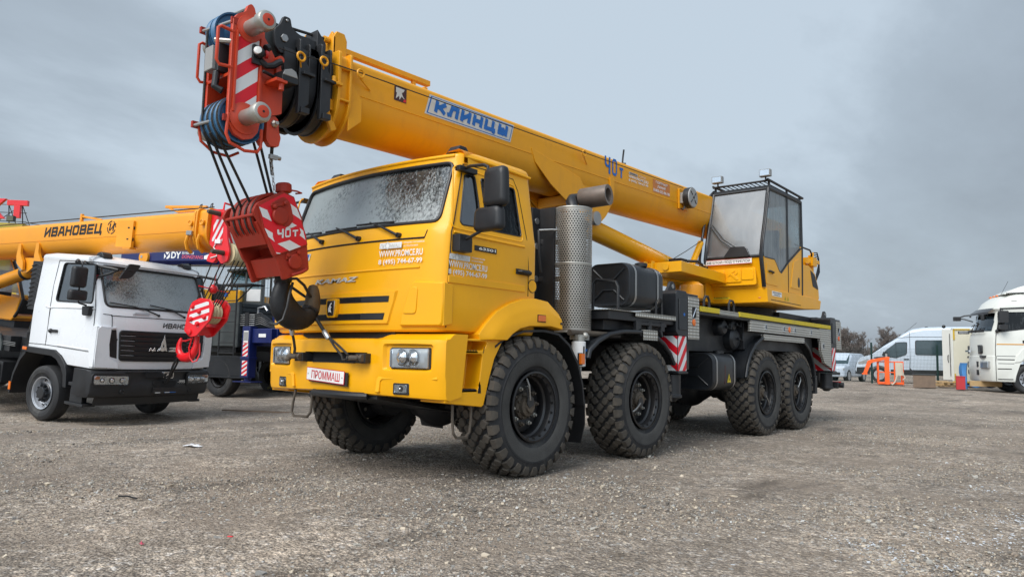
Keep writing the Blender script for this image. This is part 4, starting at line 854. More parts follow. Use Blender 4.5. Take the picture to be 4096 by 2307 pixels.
def exhaust():
    m = MB(PERF); m.cyl((.93, 2.165, 1.335), (.93, 2.165, 2.645), .198, n=56, caps=False); g = m.done('exhaust_guard', T, smooth=60)
    i = MB(paint('dark_silencer', (.03, .028, .026), .8)); i.lathe([(.02, 1.34), (.135, 1.35), (.14, 1.4), (.14, 2.5), (.07, 2.6), (.06, 2.63)], (.93, 2.165, 0), 'z', 28); i.done('silencer', g)  # plain dark tone, so the guard's holes read as dark dots
    r = MB(ZINC)
    for z in (1.337, 2.05, 2.64): r.lathe([(.1985, -.010), (.2, -.007), (.2, .007), (.1985, .010)], (.93, 2.165, z), 'z', 40, (False, False))
    r.done('band', g)
    p = MB(PLASTIC); p.tube([(.93, 2.165, 2.6), (.915, 2.17, 2.68), (.87, 2.20, 2.745), (.84, 2.26, 2.785), (.87, 2.33, 2.80), (.95, 2.35, 2.80)], .06, 16); e = p.done('exhaust_pipe', T, smooth=60)
    t = MB(paint('heat_stained_steel', (.20, .165, .14), .5, metal=.55, var=.3, scale=6, grime=.5)); t.lathe([(.062, -.02), (.105, 0), (.112, .01), (.112, .33), (.10, .33), (.075, .325), (.07, .2), (.01, .19)], (.90, 2.345, 2.795), (.985, .14, .05), 28); t.done('exhaust_tip', e)
    b = MB(BLACK); b.prism([(1.88, 1.35), (2.02, 1.35), (2.02, 2.66), (1.88, 2.66)], 'x', .56, .60); b.box(.56, .80, 2.0, 2.03, 1.35, 2.66); b.beam((.6, 2.0, 1.9), (.85, 2.1, 1.9), .04, .05); b.beam((.6, 2.0, 2.3), (.85, 2.1, 2.3), .04, .05)
    b.use(STEEL)
    for z in (2.52, 2.25, 1.9, 1.62): b.lathe([(.035, 0), (.035, .01)], (.60, 1.95, z), 'x', 12)
    b.use(PLASTIC).tube([(.70, 1.86, 2.40), (.72, 1.84, 2.3), (.74, 1.83, 2.1), (.74, 1.86, 1.95)], .016, 6); b.use(STEEL).tube([(.70, 1.86, 2.40), (.80, 1.95, 2.41), (.86, 2.02, 2.41)], .011, 6); b.done('exhaust_bracket', T, .003)
exhaust()
def deck():
    m = MB(BLACK); m.box(-1.24, 1.22, 2.42, 3.86, 1.49, 1.585); m.box(.5, 1.1, 2.5, 3.8, 1.38, 1.49); m.done('front_deck', T, .006)
    m = MB(CHEQ); m.box(.62, 1.252, 2.40, 3.86, 1.585, 1.593); m.box(1.243, 1.252, 2.92, 3.86, 1.54, 1.585); m.done('chequer_deck', T, .002)
    m = MB(BLACK); m.box(1.0, 1.235, 3.0, 3.65, 1.455, 1.49); m.box(1.2, 1.24, 2.95, 3.06, 1.37, 1.50); m.box(1.2, 1.24, 3.52, 3.6, 1.40, 1.5); m.tube([(1.21, 3.28, 1.5), (1.21, 3.28, 1.36)], .035, 10); m.prism([(3.0, 1.40), (3.06, 1.33), (3.09, 1.34), (3.05, 1.42)], 'x', 1.15, 1.24); m.prism([(3.5, 1.40), (3.54, 1.33), (3.57, 1.34), (3.54, 1.42)], 'x', 1.15, 1.24); m.done('pipe_bracket', T, .004)
    m = MB(BLACK); m.box(-1.22, 1.22, 4.5, 10.15, 1.66, 1.715); m.box(.2, 1.12, 6.2, 9.2, 1.25, 1.66); m.box(.1, .95, 4.5, 6.2, 1.2, 1.66); m.box(-.9, .9, 9.6, 10.35, .75, 1.66); m.done('rear_deck', T, .006)
    m = MB(CHEQ); m.box(.4, 1.236, 4.5, 10.1, 1.715, 1.722); m.box(1.226, 1.236, 5.12, 5.75, 1.69, 1.755); m.done('chequer_deck', T, .002)
    for a, b in ((4.52, 5.10), (5.76, 9.86)):
        m = MB(YSTRIPE); m.box(1.222, 1.25, a, b, 1.70, 1.765); m.done('yellow_edge', T, .003)
    m = MB(CHEQ); m.box(1.20, 1.25, 6.16, 9.24, 1.515, 1.672); lk = m.done('locker_front', T, .003)
    h = MB(CHROME)
    for y in (6.70, 7.45, 7.95, 8.75): h.box(1.249, 1.262, y-.035, y+.035, 1.56, 1.64); h.use(DARK).box(1.255, 1.264, y-.02, y+.02, 1.575, 1.625); h.use(CHROME).box(1.26, 1.27, y-.02, y+.02, 1.60, 1.606)
    h.done('latch', lk)
    h = MB(AMBER); h.lathe([(.045, 0), (.045, .008), (.03, .012)], (1.25, 7.72, 1.60), 'x', 16); h.done('side_reflector', lk)
    m = MB(CHEQ); m.box(1.19, 1.252, 6.66, 8.42, 1.405, 1.487); m.done('fender_top_plate', T, .003)
    m = MB(CHEQ); m.prism([(9.245, 1.68), (9.88, 1.69), (9.88, .99), (9.48, 1.08), (9.30, 1.30)], 'x', 1.20, 1.25); q = m.done('corner_plate', T, .003)
    h = MB(CHROME); h.box(1.249, 1.262, 9.36, 9.44, 1.33, 1.43); h.use(DARK).box(1.255, 1.264, 9.375, 9.425, 1.345, 1.415); h.done('latch', q)
    # handles standing on the deck
    for pts, r in (([(1.18, 2.66, 1.6), (1.18, 2.66, 1.85), (1.15, 2.665, 1.905), (.88, 2.70, 1.95), (.83, 2.71, 1.91), (.82, 2.71, 1.6)], .018), ([(1.2, 3.46, 1.59), (1.2, 3.46, 1.74), (1.2, 3.5, 1.79), (1.2, 3.56, 1.79), (1.2, 3.60, 1.74), (1.2, 3.60, 1.59)], .015), ([(1.2, 4.72, 1.72), (1.2, 4.72, 1.86), (1.2, 4.76, 1.91), (1.2, 4.84, 1.91), (1.2, 4.88, 1.86), (1.2, 4.88, 1.72)], .017), ([(1.2, 5.5, 1.72), (1.2, 5.5, 1.86), (1.2, 5.54, 1.91), (1.2, 5.63, 1.91), (1.2, 5.67, 1.86), (1.2, 5.67, 1.72)], .017)):
        m = MB(PLASTIC); m.tube(pts, r, 8); m.done('grab_handle', T)
    for (y, z, r) in ((6.02, 1.40, .165), (5.62, 1.55, .12), (5.95, 1.60, .10)):
        m = MB(BLKPAINT); m.lathe([(.02, 0), (r*.75, .015), (r*.97, .05), (r, .08), (r, .8)], (1.10, y, z), (-1, 0, 0), 24); m.lathe([(.02, 0), (.02, .03)], (1.10, y, z), 'x', 10); m.use(PLASTIC).tube([(1.12, y, z), (1.16, y+.05, z-.03), (1.14, y+.1, z+.08)], .009, 6); m.done('air_tank', T)
    m = MB(BLACK); m.box(.55, .88, 8.3, 10.2, 1.72, 1.93); m.prism([(8.4, 1.93), (8.5, 2.0), (8.75, 2.0), (8.9, 1.93)], 'x', .6, .64); m.box(-.9, .9, 10.2, 10.3, 1.7, 1.95); m.done('rear_rail', T, .006)
    # rear black mudguards with rolled edges
    for pts, nm in (([(2.03, 1.08), (2.06, 1.16), (2.20, 1.25), (2.42, 1.335), (2.7, 1.375), (3.1, 1.385), (3.38, 1.355), (3.60, 1.265), (3.76, 1.15), (3.86, 1.03)], 'second_fender'), ([(6.0, .86), (6.06, 1.02), (6.18, 1.19), (6.36, 1.33), (6.62, 1.435), (6.9, 1.455), (8.2, 1.455), (8.46, 1.43), (8.70, 1.32), (8.87, 1.17), (8.96, 1.0), (8.99, .84)], 'rear_fender')):
        for s in (1, -1):
            m = MB(BLKPAINT); m.loft([[(s*.78, y, z) for y, z in pts]+[(s*.78, y, z-.018) for y, z in pts[::-1]], [(s*1.22, y, z) for y, z in pts]+[(s*1.22, y, z-.018) for y, z in pts[::-1]]]); m.tube([(s*1.225, y, z-.008) for y, z in pts], .026, 8); m.done('mudguard', T, smooth=50)
    for y in (2.22, 2.95):
        m = MB(BLACK); m.tube([(1.1, y, 1.29 if y < 2.5 else 1.40), (1.1, y-.02, 1.24 if y < 2.5 else 1.36)], .02, 6); m.box(1.05, 1.16, y-.04, y+.04, 1.20 if y < 2.5 else 1.36, 1.23 if y < 2.5 else 1.385); m.done('fender_clamp', T)
    m = MB(CHEQ); m.box(1.02, 1.258, 3.08, 3.40, 1.395, 1.403); m.box(1.25, 1.258, 3.08, 3.40, 1.29, 1.395); m.done('fender_top_plate', T, .002)
    m = MB(RUST); m.tube([(1.12, 1.85, 1.325), (1.14, 2.72, 1.325)], .03, 10); m.use(BLACK).tube([(1.135, 2.5, 1.325), (1.14, 2.74, 1.325)], .034, 10); m.done('cross_pipe', T)
    f = MB(DECAL_W); f.lathe([(.05, .985), (.07, .99), (.072, 1.0), (.072, 1.235), (.06, 1.24)], (1.13, 2.0, 0), 'z', 20); f.use(ZINC).lathe([(.05, 1.24), (.06, 1.25), (.06, 1.29), (.03, 1.31)], (1.13, 2.0, 0), 'z', 14); f.obox((1.12, 2.03, 1.28), .1, .2, .05); f.ball((1.16, 2.07, 1.30), .035); f.use(GREY).lathe([(.03, .92), (.035, .985)], (1.13, 2.0, 0), 'z', 12); ff = f.done('fuel_filter', T)
    l = MB(DECAL_B); l.box(1.2, 1.2035, 2.02, 2.055, 1.14, 1.16); l.box(1.2, 1.2035, 2.02, 2.055, 1.07, 1.09); l.use(DECAL_K).box(1.2, 1.2035, 1.98, 2.0, 1.1, 1.19); l.done('filter_label', ff)
    a = MB(AMBER); a.box(1.20, 1.235, 1.905, 1.965, 1.01, 1.115); a.use(DARK).box(1.19, 1.205, 1.895, 1.97, 1.0, 1.122); a.done('side_marker', T, .004)
deck()
def outriggers():
    for s in (1, -1):
        X = lambda x: s*x
        B = lambda m, x0, x1, *r: m.box(min(X(x0), X(x1)), max(X(x0), X(x1)), *r)
        for y0, front in ((3.86, True), (9.86, False)):
            m = MB(BLKPAINT)
            m.prism(rnd([(y0, 1.42), (y0+.06, 1.37), (y0+.31, 1.37), (y0+.31, 1.86), (y0+.27, 1.92), (y0+.03, 1.92), (y0, 1.88)], .02), 'x', X(.9), X(1.25))
            B(m, 1.25, 1.262, y0+.07, y0+.27, 1.44, 1.82); B(m, .9, 1.235, y0+.31, y0+.62, 1.38, 1.90)
            B(m, .86, 1.24, y0+.06, y0+.29, .93, 1.37); B(m, .86, 1.26, y0+.05, y0+.30, .91, .935)
            o = m.done('outrigger', T, .01)
            c = MB(CHEQ); B(c, 1.235, 1.252, y0+.325, y0+.62, 1.335, 1.865); cp = c.done('outrigger_plate', o, .003)
            h = MB(DARK); h.prism(rnd([(y0+.42, 1.60), (y0+.53, 1.60), (y0+.53, 1.74), (y0+.42, 1.74)], .03), 'x', X(1.24), X(1.2535)); h.use(CHROME).tube([(X(1.254), y0+.43, 1.61), (X(1.258), y0+.47, 1.67), (X(1.254), y0+.52, 1.73)], .01, 6); h.use(REFR if not front else AMBER).lathe([(.042, 0), (.042, .008)], (X(1.252), y0+.47, 1.545), (s, 0, 0), 14); h.use(AMBER).lathe([(.045, .004), (.03, .012)], (X(1.252), y0+.47, 1.545), (s, 0, 0), 14); h.done('reflector_and_latch', o)
            st = MB(BLACK); poly = [(y0+.065, .945), (y0+.285, .945), (y0+.285, 1.365), (y0+.065, 1.365)]
            hatch(st, poly, lambda u, v: (X(1.242), u, v), .065, .065, math.radians(-38), REFR, REFW); st.done('warning_stripes', o, smooth=0)
            st = MB(BLACK); poly = [(.865, .945), (1.235, .945), (1.235, 1.365), (.865, 1.365)]
            hatch(st, poly, lambda u, v: (X(u), y0+.0575, v), .075, .075, math.radians(52) if True else 0, REFR, REFW); st.done('warning_stripes', o, smooth=0)
            j = MB(BLACK); j.lathe([(.105, .90), (.105, .66), (.12, .65), (.12, .62), (.07, .60), (.05, .57)], (X(1.10), y0+.18, 0), 'z', 24); j.prism([(y0+.0, .91), (y0+.32, .91), (y0+.32, .75), (y0+.2, .66)], 'x', X(.9), X(.98)); j.done('jack', o, .005)
            e = MB(BLACK); cx = y0+.2; e.prism(rnd([(cx-.13, 1.91), (cx+.10, 1.91), (cx+.115, 1.99), (cx+.06, 2.045), (cx-.02, 2.05), (cx-.06, 1.98)], .04), 'x', X(1.05), X(1.085)); e.use(STEEL).lathe([(.03, -.004), (.03, .039)], (min(X(1.05), X(1.085)), cx+.035, 1.985), 'x', 14); e.done('lifting_eye', o, .005)
            if front: b = MB(DECAL_B); b.lathe([(.02, 0), (.02, .002)], (X(1.262), y0+.19, 1.63), (s, 0, 0), 12); b.done('blue_dot', o)
        m = MB(BLACK); m.box(min(X(.9), X(1.2)), max(X(.9), X(1.2)), 9.1, 9.2, .55, .86); m.done('rear_flap', T); 
    m = MB(BLACK); m.box(-1.25, 1.25, 10.2, 10.28, .62, .74); m.tube([(-1.3, 10.4, .68), (1.3, 10.4, .68)], .05, 12); m.done('underrun_bar', T)
    m = MB(REDLENS); m.box(1.1, 1.27, 10.33, 10.37, .73, .75); m.done('tail_lamp', T)
    m = MB(BLACK)
    for y0 in (3.95, 9.95): m.box(-1.2, 1.2, y0, y0+.35, .96, 1.36)
    m.done('outrigger_beam', T, .006)
outriggers()
# ---------------------------------------------------------------- superstructure and crane cab
def upper():
    m = MB(BLACK); m.lathe([(.80, 1.70), (.82, 1.72), (.82, 1.84), (.72, 1.86), (.70, 1.98)], (.1, 8.1, 0), 'z', 48); tt = m.done('turntable', T)
    m = MB(YEL)
    for s in (1, -1): m.prism([(6.6, 2.0), (9.6, 2.0), (10.3, 2.6), (10.5, 3.5), (10.2, 3.7), (9.6, 3.6), (8.6, 2.8), (7.2, 2.5), (6.6, 2.35)], 'x', s*.30, s*.345)
    m.box(-.30, .30, 6.65, 7.0, 2.02, 2.4); m.box(-.3, .3, 9.2, 9.3, 2.02, 2.9); m.box(-1.15, .2, 7.2, 9.4, 2.0, 2.25); m.done('slewing_frame', T, .01)
    # forward arm with the stowed-load platform
    m = MB(YEL); m.prism([(.16, 5.02), (.74, 5.0), (.60, 7.0), (.16, 7.05)], 'z', 2.29, 2.44); m.box(-.34, .16, 5.1, 7.0, 2.27, 2.42); m.done('front_arm', T, .008)
    m = MB(YEL); m.lathe([(.05, 0), (.05, .012)], (.5, 4.999, 2.37), (0, -1, 0), 16); m.box(.18, .2, 4.95, 5.02, 2.30, 2.46); m.box(.30, .32, 4.95, 5.02, 2.30, 2.46); m.done('arm_pin', T)
    j = MB(ORANGE_BOOM); j.lathe([(.02, 1.95), (.16, 1.96), (.17, 2.0), (.17, 2.15), (.10, 2.2), (.05, 2.21)], (.62, 5.55, 0), 'z', 20); j.done('reservoir', T)
    m = MB(YEL); m.prism([(6.88, 1.985), (8.50, 1.985), (9.36, 2.03), (9.42, 2.19), (8.9, 2.215), (6.84, 2.20)], 'x', .22, 1.225); sk = m.done('cab_base', T, .012)
    d = MB(DECAL_Y); d.box(.34, .62, 6.862, 6.87, 2.055, 2.145); sg = d.done('warning_sign', sk)
    for z, w, b in ((2.105, .21, 'ВНИМАНИЕ!'), (2.066, .21, 'ДИЗЕЛЬНОЕ ТОПЛИВО')): text(b, DECAL_K, sk, (.39, 6.861, z), (1, 0, 0), (0, 0, 1), w, .030 if z > 2.1 else .02, .001, .01)
    d = MB(DECAL_K); d.add([(.35, 6.8605, 2.10), (.38, 6.8605, 2.135), (.38, 6.8605, 2.065)], [(0, 1, 2)]); d.done('arrow_mark', sk, smooth=0)
    def tri(cx, y, cz, r, axis='y'):
        t = MB(DECAL_Y); P = (lambda u, v, e: (cx+u, y-e, cz+v)) if axis == 'y' else (lambda u, v, e: (cx+e, y+u, cz+v))
        t.add([P(-r, -r*.8, .001), P(r, -r*.8, .001), P(0, r, .001)], [(0, 1, 2)]); t.use(DECAL_K).add([P(-r*.8, -r*.68, .002), P(r*.8, -r*.68, .002), P(0, r*.78, .002)], [(0, 1, 2)]); t.use(DECAL_Y).add([P(-r*.66, -r*.6, .003), P(r*.66, -r*.6, .003), P(0, r*.6, .003)], [(0, 1, 2)]); t.use(DECAL_K).add([P(-r*.22, -r*.45, .004), P(r*.22, -r*.45, .004), P(r*.2, -r*.1, .004), P(0, r*.35, .004), P(-r*.2, -r*.1, .004)], [(0, 1, 2, 3, 4)]); t.done('warning_triangle', sk, smooth=0)
    tri(.99, 6.868, 2.095, .048)
    p = MB(DECAL_R); p.lathe([(.05, 0), (.05, .002)], (1.10, 6.868, 2.10), (0, -1, 0), 20); p.use(DECAL_W).lathe([(.038, .002), (.038, .003)], (1.10, 6.868, 2.10), (0, -1, 0), 20); p.use(DECAL_K).box(1.075, 1.125, 6.864, 6.8648, 2.095, 2.104); p.use(DECAL_R).beam((1.073, 6.864, 2.127), (1.127, 6.864, 2.073), .009, .001, (0, 1, 0)); p.done('no_smoking_sign', sk, smooth=0)
    w = MB(DECAL_W); w.box(1.224, 1.2275, 7.05, 7.46, 2.10, 2.175); w.done('notice_plate', sk)
    text('ЗАПРАВЛЯТЬ МАСЛО МАРКИ ГОСТ', DECAL_K, sk, (1.228, 7.07, 2.145), (0, 1, 0), (0, 0, 1), .37, .018, .001); text('БЕЗ НАРЯДА-ДОПУСКА', DECAL_K, sk, (1.228, 7.12, 2.112), (0, 1, 0), (0, 0, 1), .26, .018, .001)
    tri(1.226, 7.62, 2.10, .045, 'x'); tri(1.226, 7.74, 2.10, .045, 'x')
    b = MB(DARK); b.box(1.22, 1.227, 7.0, 8.35, 2.03, 2.04); b.done('slot', sk)
    e = MB(YEL); e.prism(rnd([(8.55, 2.2), (9.40, 2.2), (9.37, 2.42), (9.20, 2.66), (8.87, 2.77), (8.55, 2.75)], .05), 'x', .35, 1.2); eg = e.done('engine_cover', T, .02)
    g = MB(PLASTIC); g.prism(rnd([(8.93, 2.70), (9.16, 2.635), (9.33, 2.43), (9.345, 2.38), (9.05, 2.42)], .03), 'x', 1.195, 1.204); g.done('vent_panel', eg)
    h = MB(YEL); h.obox((1.0, 9.55, 2.92), .18, .22, .16); h.lathe([(.05, 0), (.05, .3)], (1.0, 9.45, 2.9), (.3, -1, 0), 12); h.tube([(1.0, 9.6, 2.9), (1.02, 9.62, 3.1)], .035, 8); h.tube([(1.0, 9.6, 2.75), (1.0, 9.6, 3.05)], .05, 8); h.obox((1.02, 9.78, 2.94), .1, .2, .06); h.use(PLASTIC)
    for k in range(4): h.tube([(1.02, 9.62, 3.1-.05*k), (1.05, 9.80+.03*k, 3.12-.03*k), (1.05, 9.92, 2.95-.06*k), (1.03, 9.80, 2.70-.03*k)], .012, 6)
    h.tube([(1.05, 8.6, 3.12), (1.05, 9.4, 3.12), (1.05, 9.5, 3.06), (1.02, 9.55, 2.95)], .016, 8); h.done('hydraulic_valve', T)
    # crane operator's cab
    prof = [(6.85, 2.20), (6.735, 2.68), (6.80, 2.95), (6.91, 3.28), (7.06, 3.80), (8.54, 3.83), (8.56, 3.0), (8.53, 2.20)]
    c = MB(YEL)
    fr = lambda z: lerp(z, [(2.2, 6.85), (2.68, 6.735), (2.95, 6.80), (3.28, 6.91), (3.8, 7.06)])
    c.loft([[(.26, fr(z), z), (1.185, fr(z), z)] for z in (2.2, 2.45, 2.68)]+[[(.26, fr(z)+.03, z), (1.185, fr(z)+.03, z)] for z in (2.68, 2.45, 2.2)], False, (False, False))
    c.box(.26, 1.19, 6.88, 8.5, 2.2, 2.24); c.box(.26, 1.19, 8.49, 8.53, 2.2, 3.05); c.box(.255, .285, 6.9, 8.5, 2.2, 2.75)
    c.prism([(6.82, 2.2), (6.82, 2.69), (7.26, 2.69), (7.36, 2.64), (7.47, 2.52), (7.55, 2.50), (7.86, 2.70), (8.52, 3.04), (8.50, 2.2)], 'x', 1.165, 1.195)
    cb = c.done('operator_cab', T, .008)
    f = MB(YEL); f.prism(rnd([(.36, 2.25), (1.10, 2.25), (1.08, 2.52), (.38, 2.52)], .04), 'y', 6.755, 6.80)
    for x0, x1 in ((.40, .60), (.86, 1.06)): f.prism(rnd([(x0, 2.33), (x1, 2.33), (x1-.01, 2.50), (x0+.01, 2.50)], .03), 'y', 6.742, 6.76)
    f.prism(rnd([(.60, 2.3), (.86, 2.3), (.86, 2.52), (.60, 2.52)], .02), 'y', 6.738, 6.757); f.done('front_panel', cb, .01)
    lg = MB(YEL); yy = 6.728; lg.prism([(.645, 2.48), (.77, 2.48), (.72, 2.44), (.82, 2.35), (.79, 2.33), (.69, 2.42), (.645, 2.38)], 'y', yy, yy+.015); lg.prism([(.76, 2.40), (.81, 2.44), (.81, 2.47), (.76, 2.43)], 'y', yy, yy+.015); lg.done('embossed_mark', cb, .003)
    s = MB(DECAL_W); s.obox((.665, 6.722, 2.625), .75, .004, .082); s.done('sign_plate', cb); fb = MB(DECAL_R)
    for z in (2.586, 2.664): fb.obox((.665, 6.7195, z), .74, .002, .006)
    fb.done('sign_border', cb); text('НЕ СТОЙ ПОД СТРЕЛОЙ', DECAL_K, cb, (.315, 6.7185, 2.597), (1, 0, 0), (0, 0, 1), .70, .052, .001, .006)
    k = MB(BLKPAINT)
    def post(pts, w=.035): k.tube(pts, w, 8)
    for x in (.275, 1.18): post([(x, fr(z), z) for z in (2.22, 2.68, 2.95, 3.28, 3.8)], .032)
    for z in (2.69, 3.79): post([(.275, fr(z), z), (1.18, fr(z), z)], .026)
    post([(1.18, 7.06, 3.80), (1.18, 8.53, 3.83), (1.18, 8.55, 3.04), (1.18, 8.52, 2.22)], .03); post([(.275, 7.06, 3.80), (.275, 8.53, 3.83), (.275, 8.52, 2.3)], .03)
    post([(1.182, 7.87, 3.82), (1.182, 7.87, 2.70), (1.182, 7.86, 2.22)], .018); post([(1.185, 6.84, 2.68), (1.185, 7.26, 2.69), (1.185, 7.47, 2.52), (1.185, 7.55, 2.5), (1.185, 7.87, 2.70), (1.185, 8.54, 3.04)], .014); post([(.275, 8.53, 3.83), (1.18, 8.53, 3.83)], .03)
    post([(1.215, fr(z)-.05, z) for z in (2.25, 2.68, 2.95, 3.28, 3.7)], .018); post([(.22, fr(z)-.09, z) for z in (2.0, 2.2, 2.68, 2.95, 3.28, 3.6)]+[(.24, 7.0, 3.78), (.27, 7.08, 3.86)], .022)
    k.box(.26, 1.2, 7.05, 8.55, 3.80, 3.845); k.done('cab_frame', cb)
    gl = MB(GL_FOG); gl.loft([[(.29, fr(z)-.006, z), (1.165, fr(z)-.006, z)] for z in (2.70, 2.95, 3.28, 3.78)], False, (False, False)); gl.done('front_window', cb)
    gl = MB(GL_FOGS); gl.add([(1.178, y, z) for y, z in [(6.86, 2.70), (7.26, 2.70), (7.47, 2.53), (7.55, 2.515), (7.85, 2.71), (7.85, 3.80), (7.08, 3.79), (6.93, 3.28), (6.82, 2.95)]], [list(range(9))]); gl.done('door_window', cb)
    gl = MB(GL_FOGS); gl.add([(1.176, y, z) for y, z in [(7.89, 2.73), (8.53, 3.05), (8.52, 3.81), (7.89, 3.80)]], [(0, 1, 2, 3)]); gl.done('side_window', cb)
    gl = MB(GL_FOGS); gl.add([(.29, 8.52, 3.05), (1.16, 8.52, 3.05), (1.16, 8.52, 3.8), (.29, 8.52, 3.8)], [(0, 1, 2, 3)]); gl.done('rear_window', cb)
    gl = MB(GL_FOGS); gl.add([(.275, y, z) for y, z in [(6.82, 2.76), (8.5, 2.76), (8.5, 3.8), (7.08, 3.79), (6.93, 3.28)]], [list(range(5))]); gl.done('inner_window', cb)
    st = MB(FABRIC); st.box(.48, .98, 7.5, 8.0, 2.5, 2.64); st.obox((.73, 8.05, 2.95), .48, .12, .7, Matrix.Rotation(-.12, 3, 'X')); st.box(.55, .9, 7.55, 7.95, 2.24, 2.5); st.done('seat', cb, .03)
    wp = MB(PLASTIC); wp.prism(rnd([(.60, 2.69), (1.02, 2.69), (.95, 2.84), (.72, 2.85)], .03), 'y', 6.68, 6.76); wp.tube([(.86, 6.69, 2.80), (.60, 6.72, 2.98), (.36, 6.83, 3.25)], .011, 6); wp.tube([(.80, 6.69, 2.80), (.55, 6.72, 2.97), (.33, 6.83, 3.22)], .011, 6); wp.tube([(.33, 6.70, 2.8), (.31, 6.80, 3.1), (.32, 6.86, 3.3)], .009, 6); wp.done('wiper', cb)
    h = MB(PLASTIC); h.tube([(1.195, 6.98, 2.475), (1.23, 7.0, 2.475), (1.23, 7.12, 2.465), (1.197, 7.14, 2.46)], .016, 8); h.done('door_handle', cb)
    dp = MB(YEL); dp.prism(rnd([(6.88, 2.27), (7.40, 2.27), (7.42, 2.40), (7.30, 2.58), (6.9, 2.60)], .04), 'x', 1.193, 1.203); dp.prism(rnd([(7.95, 2.3), (8.42, 2.3), (8.42, 2.85), (8.1, 2.75)], .05), 'x', 1.193, 1.203); dp.done('door_pressing', cb, .005)
    dp = MB(PLASTIC); dp.prism([(8.33+.05*math.cos(2*PI*i/16), 2.42+.085*math.sin(2*PI*i/16)) for i in range(16)], 'x', 1.2, 1.207); dp.done('vent', cb); dp = MB(DARK); dp.box(1.193, 1.1985, 7.845, 7.855, 2.22, 2.66); dp.box(1.193, 1.1985, 7.86, 8.5, 2.205, 2.215); dp.done('door_gap', cb)
    # roof guard and lamps
    r = MB(PLASTIC); z = 3.93
    r.tube([(.28, 7.02, z-.02), (1.19, 7.02, z-.02)], .017, 8); r.tube([(1.19, 7.02, z), (1.2, 8.6, z-.02)], .02, 8); r.tube([(.28, 7.02, z), (.28, 8.6, z)], .017, 8); r.tube([(.28, 8.6, z-.02), (1.2, 8.6, z-.02)], .017, 8)
    for i in range(1, 12): r.tube([(.28+.91*i/12, 7.02, z-.02), (.28+.91*i/12, 8.6, z-.02)], .008, 5)
    for x, y in ((.29, 7.1), (1.18, 7.1), (1.18, 8.5), (.29, 8.5), (1.19, 7.85)): r.beam((x, y, 3.83), (x, y, z), .03, .03, (0, 1, 0))
    r.done('roof_guard', cb)
    for x in (.38, 1.17):
        l = MB(GREY); l.obox((x, 6.98, 4.02), .17, .09, .11); l.use(CHROME).obox((x, 6.932, 4.02), .15, .006, .09); l.use(GL_LAMP).obox((x, 6.927, 4.02), .155, .006, .095); l.use(PLASTIC).tube([(x, 6.99, 3.92), (x, 6.99, 3.97)], .014, 6); l.done('work_lamp', cb, .006)
    # lift cylinder
    m = MB(YEL); a = Vector((0, 3.66, 2.81)); b = Vector((0, 7.1, 2.40)); d = (b-a).normalized()
    m.lathe([(.09, -.10), (.13, -.06), (.145, 0), (.15, .02), (.15, .14), (.135, .15), (.135, 3.4)], a, d, 32); cy = m.done('lift_cylinder', T)
    q = MB(STEEL); q.lathe([(.075, -.30), (.075, .30)], (0, 3.56, 2.845), 'x', 20); q.lathe([(.09, .27), (.09, .31), (.05, .315)], (0, 3.56, 2.845), 'x', 20); q.use(BLACK).lathe([(.12, .0), (.14, .04), (.14, .08)], a, -d, 24); q.done('pivot_pin', cy)
    s = MB(YEL); s.tube([(.25, 6.3, 2.55), (.25, 6.62, 2.95)], .05, 10); s.use(STEEL).tube([(.25, 6.45, 2.6), (.5, 6.3, 2.52), (.6, 6.0, 2.5)], .012, 6); s.use(PLASTIC).tube([(.1, 5.9, 2.5), (.3, 5.8, 2.56), (.5, 6.0, 2.56), (.52, 6.2, 2.5), (.3, 6.2, 2.5)], .022, 8); s.obox((.30, 5.75, 2.53), .2, .2, .1); s.tube([(.2, 5.7, 2.56), (.26, 6.1, 2.75), (.28, 6.6, 2.98)], .006, 5); s.done('hose_guide', T)
upper()
